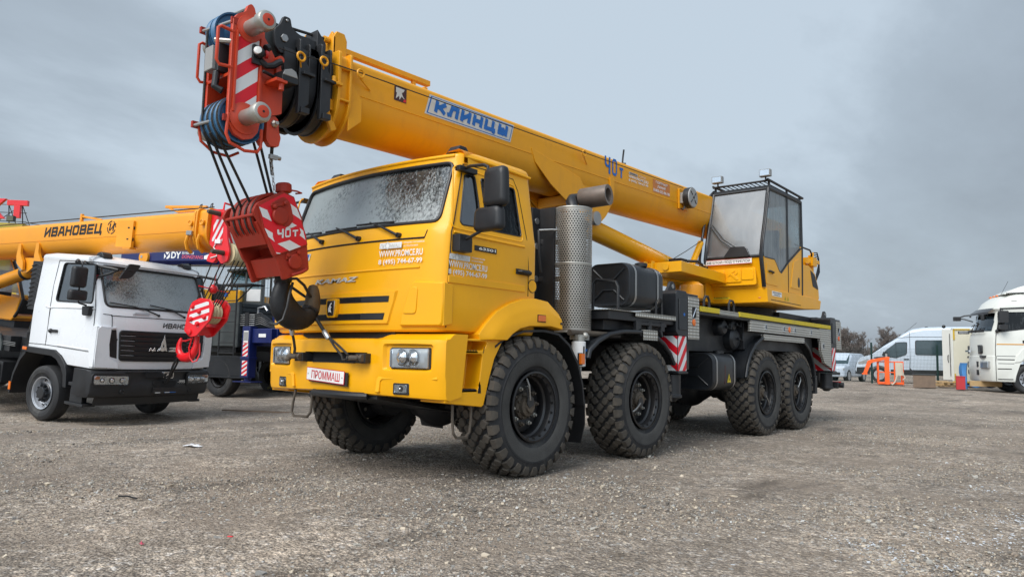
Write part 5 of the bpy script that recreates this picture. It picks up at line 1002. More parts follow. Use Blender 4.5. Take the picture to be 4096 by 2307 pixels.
# ---------------------------------------------------------------- boom
SL = .0185
def bz(z, y): return z+SL*(y+.2)
def bsec(hw, zt, zb, rt=.08, n=8):
    """boom section: square shoulders, half-round belly; list of (x, z) counter-clockwise from the lower right"""
    zs = zb+(zt-zb)*.50; out = []
    for i in range(n*2+1):
        a = PI*i/(n*2); out.append((-hw*math.cos(a)*(1 if True else 1), zs-(zs-zb)*math.sin(a)**.92))
    out += arc((hw-rt, zt-rt), rt, 0, 90, 5)+arc((-hw+rt, zt-rt), rt, 90, 180, 5)
    return out
def sweep(mb, sec, y0, y1):
    mb.loft([[(x, y0, bz(z, y0)) for x, z in sec], [(x, y1, bz(z, y1)) for x, z in sec]])
def boom():
    m = MB(YBOOM); sweep(m, bsec(.28, 3.645, 3.005, .055), -.36, 10.5); b = m.done('boom', T, smooth=30)
    sm = MB(YBOOM); sm.tube([(.281, -.32, bz(3.335, -.32)), (.281, 8.5, bz(3.335, 8.5))], .005, 5); sm.done('weld_seam', b)
    # stiffened collar at the boom nose
    c = MB(YBOOM)
    sec = bsec(.335, 3.66, 2.90, .03)
    for y0, y1 in ((-.475, -.445), (-.355, -.33)):
        inner = bsec(.27, 3.60, 3.02, .06); c.loft([[(x, y0, bz(z, y0)) for x, z in sec], [(x, y1, bz(z, y1)) for x, z in sec]])
    sec2 = bsec(.30, 3.645, 2.96, .05); sweep(c, sec2, -.45, -.35)
    c.prism([(-.475, 3.62), (-.33, 3.62), (-.33, 3.80), (-.36, 3.86), (-.44, 3.86), (-.475, 3.80)], 'x', .20, .235); c.prism([(-.475, 3.62), (-.33, 3.62), (-.33, 3.80), (-.36, 3.86), (-.44, 3.86), (-.475, 3.80)], 'x', -.235, -.20)
    c.box(-.2, .2, -.36, -.335, 3.6, 3.84); c.prism([(-.235, 3.64), (.235, 3.64), (.235, 3.80), (.20, 3.86), (.06, 3.74), (-.06, 3.74), (-.20, 3.86), (-.235, 3.80)], 'y', -.474, -.45)
    for z in (3.50, 3.22): c.box(.29, .334, -.45, -.35, z, z+.02)
    c.prism([(-.33, 3.44), (-.19, 3.30), (-.19, 3.10), (-.33, 2.98)], 'x', .285, .30); c.box(.31, .36, -.54, -.44, 3.335, 3.36); c.lathe([(.02, 0), (.02, .05)], (.335, -.52, 3.355), 'z', 8)
    c.done('boom_collar', b, .006)
    st = MB(BLACK); st.obox((.22, -.40, 3.52), .10, .11, .16); st.use(YBOOM).obox((.25, -.50, 3.06), .035, .06, .22, Matrix.Rotation(.5, 3, 'X')); st.lathe([(.05, -.02), (.05, .02)], (.25, -.50, 3.18), 'x', 14); st.done('guide_pad', b, .006)
    # flat rail carrying the spare rope along the top
    r = MB(YBOOM); r.obox((.05, .10, 3.80), .06, 1.45, .055, Matrix.Rotation(.02, 3, 'X')); r.obox((.05, .72, 3.72), .16, .05, .03); r.box(.03, .07, -.3, -.25, 3.6, 3.79); r.box(.03, .07, .6, .64, 3.62, 3.79); r.done('top_rail', b, .006)
    # saddle and lugs for the lift cylinder
    for s in (1, -1):
        l = MB(YBOOM); P = rnd([(2.32, 3.39), (2.66, 3.15), (2.98, 2.96), (3.40, 2.80), (3.58, 2.755), (3.70, 2.80), (3.86, 2.93), (4.03, 3.16), (4.05, 3.30), (3.98, 3.42)], .05)
        l.prism(P, 'x', s*.225, s*.25); l.prism([(2.22, 3.45), (3.2, 3.30), (3.5, 2.98), (3.0, 2.92), (2.6, 3.1), (2.3, 3.3)], 'x', s*.272, s*.287); l.prism([(3.86, 3.44), (3.97, 3.44), (3.97, 3.24), (3.9, 3.1)], 'x', s*.25, s*.30); l.done('cylinder_lug', b, .006)
    l = MB(YBOOM); l.box(-.225, .225, 3.0, 3.3, 2.93, 3.06); l.done('saddle', b, .01)
    # lettering on the left flank
    D = (0, 1, SL); U = (0, -SL, 1); X = .281
    def F(y, z, e=0): return (X+e, y, bz(z, y))
    def plate(mat, y0, y1, z0, z1, e, shear=0, name='decal_plate'):
        q = MB(mat); q.add([F(y0-shear, z0, e), F(y1-shear, z0, e), F(y1, z1, e), F(y0, z1, e)], [(0, 1, 2, 3)]); return q.done(name, b, smooth=0)
    plate(DECAL_S, .63, 1.915, 3.380, 3.588, .002, .06); plate(DECAL_B, .65, 1.895, 3.393, 3.576, .003, .055); plate(DECAL_S, .664, 1.881, 3.401, 3.568, .004, .05)
    block_text('КЛИНЦЫ', DECAL_B, b, lambda u, v, e: F(.69+u, 3.425+v, .006+e), 1.09, .122, .044, .22, .40)
    plate(MAROON, .185, .335, 3.410, 3.548, .002)
    k = MB(DECAL_S); E = lambda u, v: (.185+.150*u, 3.410+.138*v)
    k.add([F(*E(u, v), .004) for u, v in ((.12, .92), (.82, .90), (.74, .72), (.60, .62), (.66, .46), (.92, .16), (.60, .38), (.42, .10), (.40, .38), (.12, .12), (.20, .52), (.12, .60))], [list(range(12))]); k.use(DECAL_R).add([F(*E(u, v), .004) for u, v in ((.72, .05), (.96, .05), (.96, .26), (.80, .24))], [(0, 1, 2, 3)]); k.done('arrow_emblem', b, smooth=0)
    text('40', DECAL_B, b, F(4.10, 3.375, .004), D, U, .40, .165, .002, .03, .12) if False else None
    q = MB(DECAL_B)
    def strokes(poly_list, y0, z0, sc):
        for poly in poly_list: q.add([F(y0+u*sc, z0+v*sc, .004) for u, v in poly], [list(range(len(poly)))])
    q = MB(DECAL_B)
    strokes([[(0, 1), (.17, 1), (.19, .62), (.27, .52), (.46, .52), (.46, .36), (.2, .36), (.03, .52)], [(.44, 1), (.62, 1), (.62, 0), (.44, 0)]], 3.75, 3.412, .225)
    q.done('lettering', b, smooth=0); q = MB(DECAL_B)
    strokes([[(0, .15), (.12, 0), (.26, 0), (.26, .16), (.12, .16), (.12, .84), (.26, .84), (.26, 1), (.12, 1), (0, .85)], [(.26, 0), (.40, 0), (.52, .15), (.52, .85), (.40, 1), (.26, 1), (.26, .84), (.40, .84), (.40, .16), (.26, .16)]], 3.935, 3.412, .225)
    q.done('lettering', b, smooth=0); q = MB(DECAL_B)
    strokes([[(0, .62), (.42, .62), (.42, .48), (0, .48)], [(.14, .48), (.28, .48), (.28, 0), (.14, 0)]], 4.115, 3.412, .225); q.done('lettering', b, smooth=0)
    # dealer's lettering
    plate(DECAL_S, 4.36, 4.59, 3.505, 3.540, .002); text('ПРОММАШ', MAROON, b, F(4.375, 3.512, .0035), D, U, .20, .022, .001, .01, .1); text('ПРОДАЖА', DECAL_W, b, F(4.62, 3.527, .003), D, U, .20, .011, .001); text('И СПЕЦТЕХНИКИ', DECAL_W, b, F(4.62, 3.508, .003), D, U, .20, .011, .001)
    text('WWW.PROMCE.RU', DECAL_W, b, F(4.355, 3.455, .003), D, U, .53, .040, .001, .012); text('8 (495) 744-67-99', DECAL_W, b, F(4.355, 3.400, .003), D, U, .53, .042, .001, .012)
    plate(paint('faded_orange_decal', (.55, .19, .045), .5), 5.02, 5.53, 3.375, 3.565, .001); text('ГОРЯЧАЯ', DECAL_W, b, F(5.10, 3.512, .003), D, U, .35, .038, .001, .012, .15); text('ЛИНИЯ', DECAL_W, b, F(5.15, 3.452, .003), D, U, .25, .038, .001, .012, .15); text('8-800-555-86-98', DECAL_W, b, F(5.035, 3.388, .003), D, U, .48, .042, .001, .008)
    # cable reel of the load limiter and its cable through the eyelets
    r = MB(YBOOM); r.box(.281, .31, 5.78, 6.06, 3.36, 3.66); r.use(GREY).box(.31, .36, 5.80, 5.95, 3.44, 3.60); rb = r.done('reel_bracket', b, .004)
    r = MB(GREY); r.lathe([(.145, .0), (.145, .012)], (.35, 5.93, 3.53), 'x', 36); r.use(PLASTIC).lathe([(.158, .012), (.158, .10)], (.35, 5.93, 3.53), 'x', 36); r.use(GREY).lathe([(.15, .10), (.145, .115), (.02, .118)], (.35, 5.93, 3.53), 'x', 36); r.use(BLACK)
    for i in range(4): a = PI/4+PI/2*i; r.beam((.47, 5.93+.05*math.cos(a), 3.53+.05*math.sin(a)), (.47, 5.93+.12*math.cos(a), 3.53+.12*math.sin(a)), .008, .012, (1, 0, 0))
    r.lathe([(.022, .116), (.018, .13)], (.35, 5.93, 3.53), 'x', 12); r.tube([(.36, 5.86, 3.40), (.34, 5.84, 3.34), (.32, 5.80, 3.36)], .012, 6); r.done('cable_reel', b)
    cab = MB(ROPE); pts = [(.36, 5.80, 3.67)]+[(.36, 3.18, 3.60), (.35, -.26, 3.515), (.345, -.62, 3.50), (.34, -.88, 3.47), (.33, -1.05, 3.47)]
    cab.tube(pts, .0055, 5); cab.done('sensor_cable', b)
    for y, z in ((-.26, 3.505), (3.18, 3.59), (-.64, 3.49), (-.86, 3.455)):
        e = MB(YBOOM if y > -.4 else DECAL_Y); e = MB(YBOOM); e.tube([(.355, y+.035*math.cos(a), z+.035*math.sin(a)) for a in [2*PI*i/16 for i in range(16)]], .010, 6, True); e.tube([(.345, y+.0, z-.035), (.285, y+.16 if y > -.4 else y+.05, z-.09)], .007, 5); e.done('eyelet', b)
    an = MB(PLASTIC); an.tube([(.18, 4.35, bz(3.62, 4.35)), (.18, 4.37, bz(3.76, 4.35)), (.2, 4.36, bz(3.86, 4.35))], .012, 6); an.beam((.05, 4.25, bz(3.65, 4.3)), (.22, 4.38, bz(3.65, 4.3)), .05, .04); an.done('aerial', b)
    # telescoped black sections
    t = MB(BLACK); sweep(t, bsec(.255, 3.585, 3.03), -.95, -.36)
    tb = t.done('inner_boom', T, smooth=30)
    for y0, hw, zt, zb in ((-.64, .315, 3.66, 2.925), (-.84, .30, 3.64, 2.95)):
        f = MB(BLACK); sec = bsec(hw, zt, zb, .03); inn = bsec(hw-.05, zt-.05, zb+.06, .05)
        f.loft([[(x, y0, z) for x, z in sec], [(x, y0+.022, z) for x, z in sec]]); f.loft([[(x*.96, y0+.10, zb+(z-zb)*.96+.015) for x, z in sec], [(x*.96, y0+.115, zb+(z-zb)*.96+.015) for x, z in sec]]); sweep(f, bsec(hw-.03, zt-.03, zb+.03), y0, y0+.11)
        for s in (1, -1): f.prism([(y0, 3.50), (y0+.10, 3.40), (y0+.10, 3.10), (y0, 3.0)], 'x', s*(hw-.03), s*(hw+.012)); f.box(s*hw-.03, s*hw+.03, y0+.02, y0+.10, 3.01, 3.06)
        f.box(hw-.02, hw+.045, y0+.02, y0+.13, 3.33, 3.355); f.done('section_flange', tb, .005)
    f = MB(BLACK); f.prism([(-.64, 3.6), (-.55, 3.6), (-.55, 3.70), (-.64, 3.80)], 'x', .06, .24)
    f.prism(rnd([(-1.03, 3.53), (-.98, 3.48), (-.80, 3.50), (-.70, 3.58), (-.70, 3.70), (-.80, 3.69), (-.88, 3.72), (-.90, 3.80), (-.96, 3.80), (-.99, 3.72), (-1.04, 3.66)], .02), 'x', .20, .235); f.prism(rnd([(-1.03, 3.53), (-.98, 3.48), (-.80, 3.50), (-.70, 3.58), (-.70, 3.70), (-.80, 3.69), (-.88, 3.72), (-.90, 3.80), (-.96, 3.80), (-.99, 3.72), (-1.04, 3.66)], .02), 'x', -.02, .015)
    f.box(.0, .22, -.74, -.55, 3.62, 3.70); f.tube([(.12, -.66, 3.62), (.12, -.40, 3.60)], .05, 10); f.use(STEEL).lathe([(.035, .235), (.035, .25)], (0, -.95, 3.61), 'x', 6); f.lathe([(.012, .235), (.012, .248)], (0, -.935, 3.765), 'x', 8); pb = f.done('pulley_bracket', tb, .005)
    p = MB(PGREY); p.lathe([(.02, .04), (.14, .05), (.145, .06), (.13, .10), (.145, .14), (.14, .16), (.02, .17)], (0, -.98, 3.61), 'x', 36); p.done('guide_pulley', tb)
    rp = MB(ROPE); rp.tube([(.12, -.93, 3.765), (.18, -.46, 3.78)], .013, 8); rp.use(YBOOM).lathe([(.03, 0), (.025, .09)], (.17, -.53, 3.775), (.1, 1, .03), 10); rp.done('stay_rope', tb)
    # red boom head
    h = MB(RED); plate_o = rnd([(-1.40, 3.60), (-1.365, 3.655), (-1.30, 3.70), (-1.285, 3.755), (-1.258, 3.775), (-1.23, 3.755), (-1.215, 3.705), (-1.165, 3.675), (-1.13, 3.58), (-1.13, 2.86), (-1.145, 2.77), (-1.19, 2.71), (-1.265, 2.685), (-1.34, 2.71), (-1.39, 2.78), (-1.40, 2.86)], .012)
    for a_, c_ in ((.215, .25), (-.125, -.09)): h.prism(plate_o, 'x', a_, c_)
    for s, xo in ((1, .25), (-1, -.125)):
        h.prism(rnd([(-1.14, 3.58), (-1.09, 3.52), (-.99, 3.38), (-.94, 3.33), (-.935, 2.98), (-1.05, 2.93), (-1.14, 2.9)], .01), 'x', xo-s*.05, xo-s*.018)
        for y in (-1.365, -1.16): h.box(min(xo, xo+s*.018), max(xo, xo+s*.018), y-.008, y+.008, 2.88, 3.52)
        for z, r in ((3.565, .075), (2.85, .095)): h.lathe([(r+.03, -.005), (r+.028, .008), (r, .01), (r*.8, .02)], (xo, -1.265, z), (s, 0, 0), 32)
        h.tube([(xo+s*.002, -1.40, 3.60), (xo+s*.002, -1.40, 2.86)], .008, 5)
        h.box(min(xo-s*.018, xo+s*.15), max(xo-s*.018, xo+s*.15), -1.10, -1.0, 3.175, 3.20); h.lathe([(.022, 3.12), (.022, 3.175)], (xo+s*.11, -1.03, 0), 'z', 10)
    h.box(-.09, .215, -1.22, -1.19, 2.95, 3.45); h.box(-.09, .215, -1.4, -1.2, 3.16, 3.185); h.box(-.08, .20, -1.0, -.97, 2.98, 3.4)
    hd = h.done('boom_head', T, .005)
    st = MB(REFR); hatch(st, [(-1.35, 2.92), (-1.175, 2.92), (-1.175, 3.50), (-1.35, 3.50)], lambda u, v: (.2525, u, v), .085, .085, math.radians(132), REFR, REFW); st.done('warning_stripes', hd, smooth=0)
    for z in (3.565, 2.85):
        p = MB(ZINC); p.lathe([(.055, .25), (.062, .26), (.062, .43), (.075, .44), (.078, .50), (.07, .515), (.06, .52)], (0, -1.265, z), 'x', 28); p.use(RED).lathe([(.048, .518), (.048, .524), (.04, .526)], (0, -1.265, z), 'x', 20); p.use(DARK).lathe([(.01, .524), (.01, .528)], (0, -1.265, z), 'x', 8); p.use(ZINC).lathe([(.06, -.125), (.06, -.30), (.07, -.31), (.07, -.36)], (0, -1.265, z), 'x', 24); p.done('sheave_pin', hd)
    sheave = lambda x, z, r: [(.05, x-.035), (r*.45, x-.03), (r*.5, x-.012), (r*.86, x-.014), (r*.93, x-.032), (r, x-.034), (r*.985, x-.022), (r*.90, x-.006), (r*.90, x+.006), (r*.985, x+.022), (r, x+.034), (r*.93, x+.032), (r*.86, x+.014), (r*.5, x+.012), (r*.45, x+.03), (.05, x+.035)]
    for x in (-.045, .03, .105, .18):
        p = MB(BLUE); p.lathe(sheave(x, 2.85, .19), (0, -1.265, 2.85), 'x', 40); p.use(ROPE).tube([(x, -1.265+.182*math.cos(math.radians(a)), 2.85+.182*math.sin(math.radians(a))) for a in range(70, 361, 15)], .011, 6); p.done('sheave', hd)
    for x in (-.04, .04):
        p = MB(BLUE); p.lathe(sheave(x, 3.565, .175), (0, -1.28, 3.565), 'x', 40); p.done('sheave', hd)
    rr = MB(ROPE); rr.tube([(-.04, -1.455, 3.56), (-.045, -1.45, 3.2), (-.045, -1.45, 2.85)], .011, 6); rr.tube([(-.04, -1.28, 3.745), (-.1, -.9, 3.72), (0, -.4, 3.68), (.05, 3, 3.72), (.1, 9.5, 3.9)], .011, 6); rr.done('hoist_rope', hd)
    # rope guards, rails, lamp and junction box
    g = MB(REDD)
    for z0, y0 in ((3.60, -1.40), (2.83, -1.42)):
        g.use(STEEL).tube([(.25, y0+.02, z0), (-.12, y0-.06, z0-.02)], .013, 7); g.use(REDD); g.obox((.245, y0+.03, z0-.01), .02, .09, .05); g.obox((-.12, y0-.03, z0-.01), .03, .09, .05)
    g.use(ZINC).tube([(.12, -1.47, 3.44), (.23, -1.38, 3.43)], .02, 7); g.tube([(.24, -1.245, 3.765), (-.11, -1.27, 3.765)], .011, 6); g.done('rope_guard', hd)
    g = MB(RED); g.tube([(.25, -1.39, 3.50), (.25, -1.49, 3.51), (.25, -1.515, 3.49), (.25, -1.515, 3.24), (.25, -1.49, 3.21), (.25, -1.39, 3.22)], .013, 7); g.tube([(-.12, -1.39, 3.48), (-.12, -1.45, 3.49), (-.12, -1.475, 3.47), (-.12, -1.475, 3.20), (-.12, -1.45, 3.17), (-.12, -1.39, 3.18)], .012, 7); g.done('hand_rail', hd)
    g = MB(RED); g.tube([(.25, -1.395, 2.86), (.25, -1.405, 2.70), (.25, -1.37, 2.635), (.25, -1.25, 2.60), (.25, -1.14, 2.615), (.25, -1.115, 2.66), (.25, -1.115, 2.80)], .013, 7); g.tube([(-.11, -1.44, 2.80), (-.11, -1.42, 2.70), (-.11, -1.32, 2.635), (-.11, -1.18, 2.63), (-.11, -1.10, 2.68)], .012, 7); g.done('rope_guard', hd)
    j = MB(GREY); j.obox((.05, -1.43, 3.31), .12, .10, .19); j.use(PLASTIC).obox((.135, -1.41, 3.31), .045, .09, .23); j.tube([(.12, -1.44, 3.2), (.12, -1.45, 3.08), (.15, -1.40, 3.05)], .03, 8); j.done('junction_box', hd, .008)
    l = MB(PLASTIC); l.obox((.265, -1.20, 3.375), .03, .07, .15); l.ball((.30, -1.195, 3.385), .042); l.use(GL_LAMP); l.use(DECAL_W).lathe([(.034, .03), (.03, .044), (.01, .05)], (.29, -1.20, 3.39), (.8, -.6, .1), 14); l.use(REDLENS).lathe([(.034, .03), (.03, .05)], (.30, -1.18, 3.385), (.3, 1, 0), 12); l.use(PLASTIC).tube([(.27, -1.17, 3.34), (.28, -1.12, 3.31), (.29, -1.07, 3.325), (.29, -1.03, 3.36), (.30, -1.0, 3.38)], .026, 8); l.tube([(.27, -1.13, 3.45), (.26, -1.10, 3.47)], .03, 8); l.use(RED).box(.24, .262, -1.02, -.98, 3.26, 3.42); l.lathe([(.03, .232), (.03, .29)], (0, -1.0, 3.40), 'x', 12); l.done('position_lamp', hd)
    w = MB(PLASTIC); w.prism(rnd([(-1.05, 3.19), (-.90, 3.19), (-.90, 3.24), (-.92, 3.29), (-.97, 3.31), (-1.04, 3.28)], .02), 'x', .25, .40); w.use(GREY).prism([(-1.045, 3.24), (-.91, 3.24), (-.93, 3.29), (-.97, 3.305), (-1.03, 3.28)], 'x', .285, .405); w.use(PLASTIC).tube([(.28, -1.03, 3.24), (.30, -1.16, 3.25)], .014, 6); w.done('wind_sensor', hd, .006)
    s = MB(RED); s.prism(rnd([(-1.05, 2.93), (-.985, 2.955), (-.95, 2.93), (-.94, 2.835), (-.92, 2.79), (-.935, 2.71), (-1.01, 2.70), (-1.05, 2.75)], .015), 'x', .16, .215); s.prism(rnd([(-1.09, 2.86), (-1.05, 2.90), (-1.03, 2.76), (-1.06, 2.70), (-1.09, 2.74)], .01), 'x', .12, .16); s.use(ZINC).lathe([(.03, .215), (.03, .235), (.016, .25), (.016, .27)], (0, -.99, 2.885), 'x', 6); s.done('rope_wedge', hd, .004)
    return b
boom()
# hoist ropes down to the hook block
def ropes():
    for (x0, y0, z0), (x1, y1, z1) in (((-.045, -1.43, 2.76), (-.25, -1.02, 2.20)), ((.03, -1.42, 2.74), (-.17, -1.0, 2.22)), ((.105, -1.40, 2.72), (-.08, -.97, 2.25)), ((.03, -1.08, 2.83), (-.12, -.78, 2.30)), ((.12, -1.08, 2.83), (-.03, -.80, 2.30))):
        m = MB(ROPE); m.tube([(x0, y0, z0), (x1, y1, z1)], .0115, 7); m.done('hoist_rope', T)
    m = MB(ROPE); m.tube([(.19, -.98, 2.70), (.12, -.94, 2.60), (.05, -.88, 2.52)], .014, 8); m.use(STEEL); m.obox((.19, -.965, 2.625), .03, .07, .035); m.lathe([(.017, -.03), (.017, .05)], (.19, -.95, 2.625), 'y', 8)
    for i in range(9):
        c = Vector((.17-.012*i, -.965+.012*i, 2.60-.028*i)); m.tube([c+Vector((.01*math.cos(a), 0, .017*math.sin(a))) if i % 2 else c+Vector((0, .01*math.cos(a), .017*math.sin(a))) for a in [2*PI*q/8 for q in range(8)]], .004, 5, True)
    m.done('limit_switch_chain', T)
ropes()
def hook_block():
    H = thing('hook_block', 'worn red hook block with a large black hook, before the yellow cab', 'hook block', (-.15, -.75, 2.1))
    O = Vector(H.location)
    def loc(o): o.matrix_parent_inverse = Matrix.Translation(-O); return o
    pl = rnd([(-1.033, 2.249), (-.804, 2.392), (-.700, 2.363), (-.608, 2.20), (-.571, 2.029), (-.548, 1.973), (-.516, 1.762), (-.757, 1.653), (-.828, 1.822), (-.861, 1.852), (-.966, 2.052), (-1.065, 2.182)], .02)
    for x0, x1 in ((.065, .10), (-.40, -.365)):
        m = MB(REDD); m.prism(pl, 'x', x0, x1); o = loc(m.done('side_plate', H, .006)); X = x1
        if x0 > 0:
            P = [(-1.026, 2.233), (-.803, 2.377), (-.704, 2.355), (-.573, 2.052), (-.555, 1.972), (-.848, 1.848), (-.966, 2.047)]; c = Vector((-.79, 2.14)); P = [tuple(c+(Vector(p)-c)*.97) for p in P]
            m = MB(REDD); m.prism([tuple(c+(Vector(p)-c)*1.05) for p in P], 'x', X-.002, X+.012); loc(m.done('cover_plate', H, .005))
            def Q(u, v): return (X+.014, u, v)
            st = MB(REFR); st.add([Q(*p) for p in P], [list(range(len(P)))]); st.use(REFW)
            for W_ in ([(-1.022, 2.220), (-.947, 2.204), (-.902, 2.119), (-.985, 2.144)], [(-.762, 2.303), (-.675, 2.264), (-.625, 2.173), (-.715, 2.211)], [(-.963, 2.055), (-.888, 2.026), (-.884, 1.990), (-.864, 1.955), (-.924, 1.989)], [(-.779, 2.075), (-.713, 2.137), (-.668, 2.120), (-.709, 2.097)], [(-.839, 1.944), (-.729, 1.989), (-.619, 1.950), (-.726, 1.900)], [(-.640, 2.105), (-.605, 2.088), (-.578, 2.012), (-.606, 2.027), (-.637, 2.041), (-.625, 2.068)], [(-.850, 1.873), (-.804, 1.870), (-.815, 1.864), (-.842, 1.862)]): st.add([(X+.0155, u, v) for u, v in W_], [list(range(len(W_)))])
            loc(st.done('warning_stripes', H, smooth=0))
            # plain bearing housing over the stripes, pins and the plated rating
            b = MB(REDD); b.prism(rnd([(-.93, 2.26), (-.80, 2.345), (-.74, 2.30), (-.70, 2.16), (-.75, 2.09), (-.81, 2.10), (-.87, 2.14)], .03), 'x', X+.012, X+.02); b.lathe([(.072, X+.018), (.072, X+.035), (.064, X+.045), (.01, X+.046)], (0, -.835, 2.172), 'x', 28); b.prism([(-.90, 2.23), (-.80, 2.27), (-.78, 2.30), (-.92, 2.25)], 'x', X+.018, X+.034)
            for y, z in ((-.895, 2.238), (-.80, 2.285)): b.lathe([(.018, X+.03), (.018, X+.052), (.006, X+.058)], (0, y, z), 'x', 12)
            loc(b.done('bearing_housing', H, .004))
            b = MB(REDD); b.lathe([(.062, X-.002), (.062, X+.02), (.055, X+.028), (.01, X+.029)], (0, -.668, 1.815), 'x', 28); b.prism([(-.755, 1.855), (-.61, 1.90), (-.615, 1.87), (-.75, 1.825)], 'x', X, X+.014)
            for y, z in ((-.735, 1.862), (-.635, 1.895)): b.lathe([(.017, X+.01), (.017, X+.03)], (0, y, z), 'x', 10)
            b.tube([(X+.01, -.69, 1.70), (X+.02, -.60, 1.735), (X+.01, -.55, 1.765)], .016, 6); loc(b.done('hook_pin', H, .003))
            # rating 40 т: red ground, silver figures
            D = Vector((0, .97, .24)); U = Vector((0, -.20, .98))
            q = MB(REFW)
            def S(u, v): return tuple(Vector((X+.0175, -.848, 1.985))+D*(u*.76+v*.12)+U*v*.72)
            for poly in ([(0, .10), (.022, .10), (.028, .062), (.066, .062), (.066, .04), (.018, .04), (.004, .055)], [(.06, .10), (.083, .10), (.083, 0), (.06, 0)], [(.10, .012), (.116, 0), (.116, .10), (.10, .088)], [(.155, 0), (.171, .012), (.171, .088), (.155, .10)], [(.116, 0), (.155, 0), (.155, .02), (.116, .02)], [(.116, .08), (.155, .08), (.155, .10), (.116, .10)], [(.195, .075), (.265, .075), (.265, .056), (.195, .056)], [(.22, .056), (.24, .056), (.24, 0), (.22, 0)]): q.add([S(u, v) for u, v in poly], [list(range(len(poly)))])
            loc(q.done('rating_figures', H, smooth=0))
    m = MB(REDD)
    for y, z, y2, z2 in ((-1.0, 2.12, -.90, 1.93), (-.72, 1.95, -.60, 1.78)): m.beam((-.37, (y+y2)/2, (z+z2)/2), (.07, (y+y2)/2, (z+z2)/2), .03, .2, (0, .5, -.85))
    m.tube([(-.38, -1.03, 2.16), (.08, -1.03, 2.16)], .016, 7); m.tube([(-.38, -.66, 2.28), (.08, -.66, 2.28)], .016, 7); m.lathe([(.075, -.36), (.075, .065)], (0, -.668, 1.815), 'x', 20); m.lathe([(.06, -.38), (.06, .08)], (0, -.835, 2.172), 'x', 20); m.obox((-.15, -.70, 1.80), .40, .16, .16, Matrix.Rotation(.45, 3, 'X')); loc(m.done('crosshead', H, .005))
    for x in (-.27, -.18, -.09, 0):
        p = MB(REDD); p.lathe([(.07, x-.03), (.12, x-.012), (.165, x-.014), (.18, x-.032), (.205, x-.034), (.185, x-.006), (.185, x+.006), (.205, x+.034), (.18, x+.032), (.165, x+.014), (.12, x+.012), (.07, x+.03)], (0, -.835, 2.172), 'x', 36); p.use(ROPE).tube([(x, -.835+.19*math.cos(2*PI*i/24), 2.172+.19*math.sin(2*PI*i/24)) for i in range(24)], .011, 6, True); loc(p.done('sheave', H))
    m = MB(REDD); m.lathe([(.05, 0), (.066, .01), (.066, .07), (.05, .085)], (.05, -.765, 2.385), (0, -.1, 1), 18); m.tube([(.10, -.74, 2.41), (.13, -.69, 2.405), (.12, -.64, 2.40), (.06, -.66, 2.40)], .008, 6); loc(m.done('limit_weight', H, .01))
    # the hook: thick where it carries, thinner towards point and shank
    hk = MB(paint('worn_black_hook_paint', (.011, .011, .012), .5, var=.4, scale=6, grime=.45, gcol=(.085, .062, .035), spec=.35, gscale=9, bump=.25, bscale=25))
    cen = [(-.60, 1.70), (-.604, 1.655), (-.612, 1.60), (-.610, 1.53), (-.592, 1.465), (-.558, 1.415), (-.507, 1.378), (-.442, 1.364), (-.375, 1.365), (-.325, 1.415), (-.297, 1.485), (-.293, 1.56), (-.297, 1.62), (-.300, 1.675)]
    wid = [.062, .064, .082, .108, .128, .135, .128, .116, .104, .092, .080, .068, .058, .036]; thk = [.060, .062, .065, .070, .078, .082, .082, .080, .076, .070, .060, .052, .046, .030]
    rings = []
    for i, (y, z) in enumerate(cen):
        a = Vector(cen[max(0, i-1)]); b = Vector(cen[min(len(cen)-1, i+1)]); t = (b-a).normalized(); n = Vector((t.y, -t.x)) # points outward
        rings.append([(-.15+thk[i]*math.sin(2*PI*k/16)*(1 if True else 0), y+n.x*wid[i]*math.cos(2*PI*k/16), z+n.y*wid[i]*math.cos(2*PI*k/16)) for k in range(16)])
    hk.loft(rings); hk.lathe([(.07, -.05), (.075, 0), (.075, .12)], (-.15, -.60, 1.69), (0, -.2, 1), 20); ho = loc(hk.done('hook', H, smooth=60)); sb = ho.modifiers.new('sub', 'SUBSURF'); sb.levels = sb.render_levels = 1
    pt = MB(paint('bare_worn_hook_point', (.13, .09, .05), .6, metal=.3, var=.5, scale=14, grime=.7, gcol=(.03, .025, .02), gscale=10, bump=.2))
    rings2 = []
    for r in rings[9:]:
        c = sum((Vector(p) for p in r), Vector())/16; rings2.append([c+(Vector(p)-c)*1.03 for p in r])
    pt.loft(rings2); po = loc(pt.done('worn_point', H, smooth=60)); sb = po.modifiers.new('sub', 'SUBSURF'); sb.levels = sb.render_levels = 1
    l = MB(PLASTIC); l.tube([(-.09, -.60, 1.69), (-.075, -.52, 1.70), (-.08, -.44, 1.65), (-.10, -.37, 1.575), (-.11, -.345, 1.56), (-.19, -.345, 1.56), (-.20, -.37, 1.575), (-.22, -.46, 1.63), (-.21, -.58, 1.68)], .013, 7); loc(l.done('safety_latch', H))
    l = MB(PLASTIC); l.tube([(-.07, -.56, 1.66), (-.045, -.60, 1.56), (-.04, -.62, 1.45), (-.055, -.645, 1.34), (-.08, -.69, 1.30), (-.13, -.705, 1.30), (-.16, -.70, 1.31)], .012, 7); loc(l.done('hook_guard', H))
hook_block()
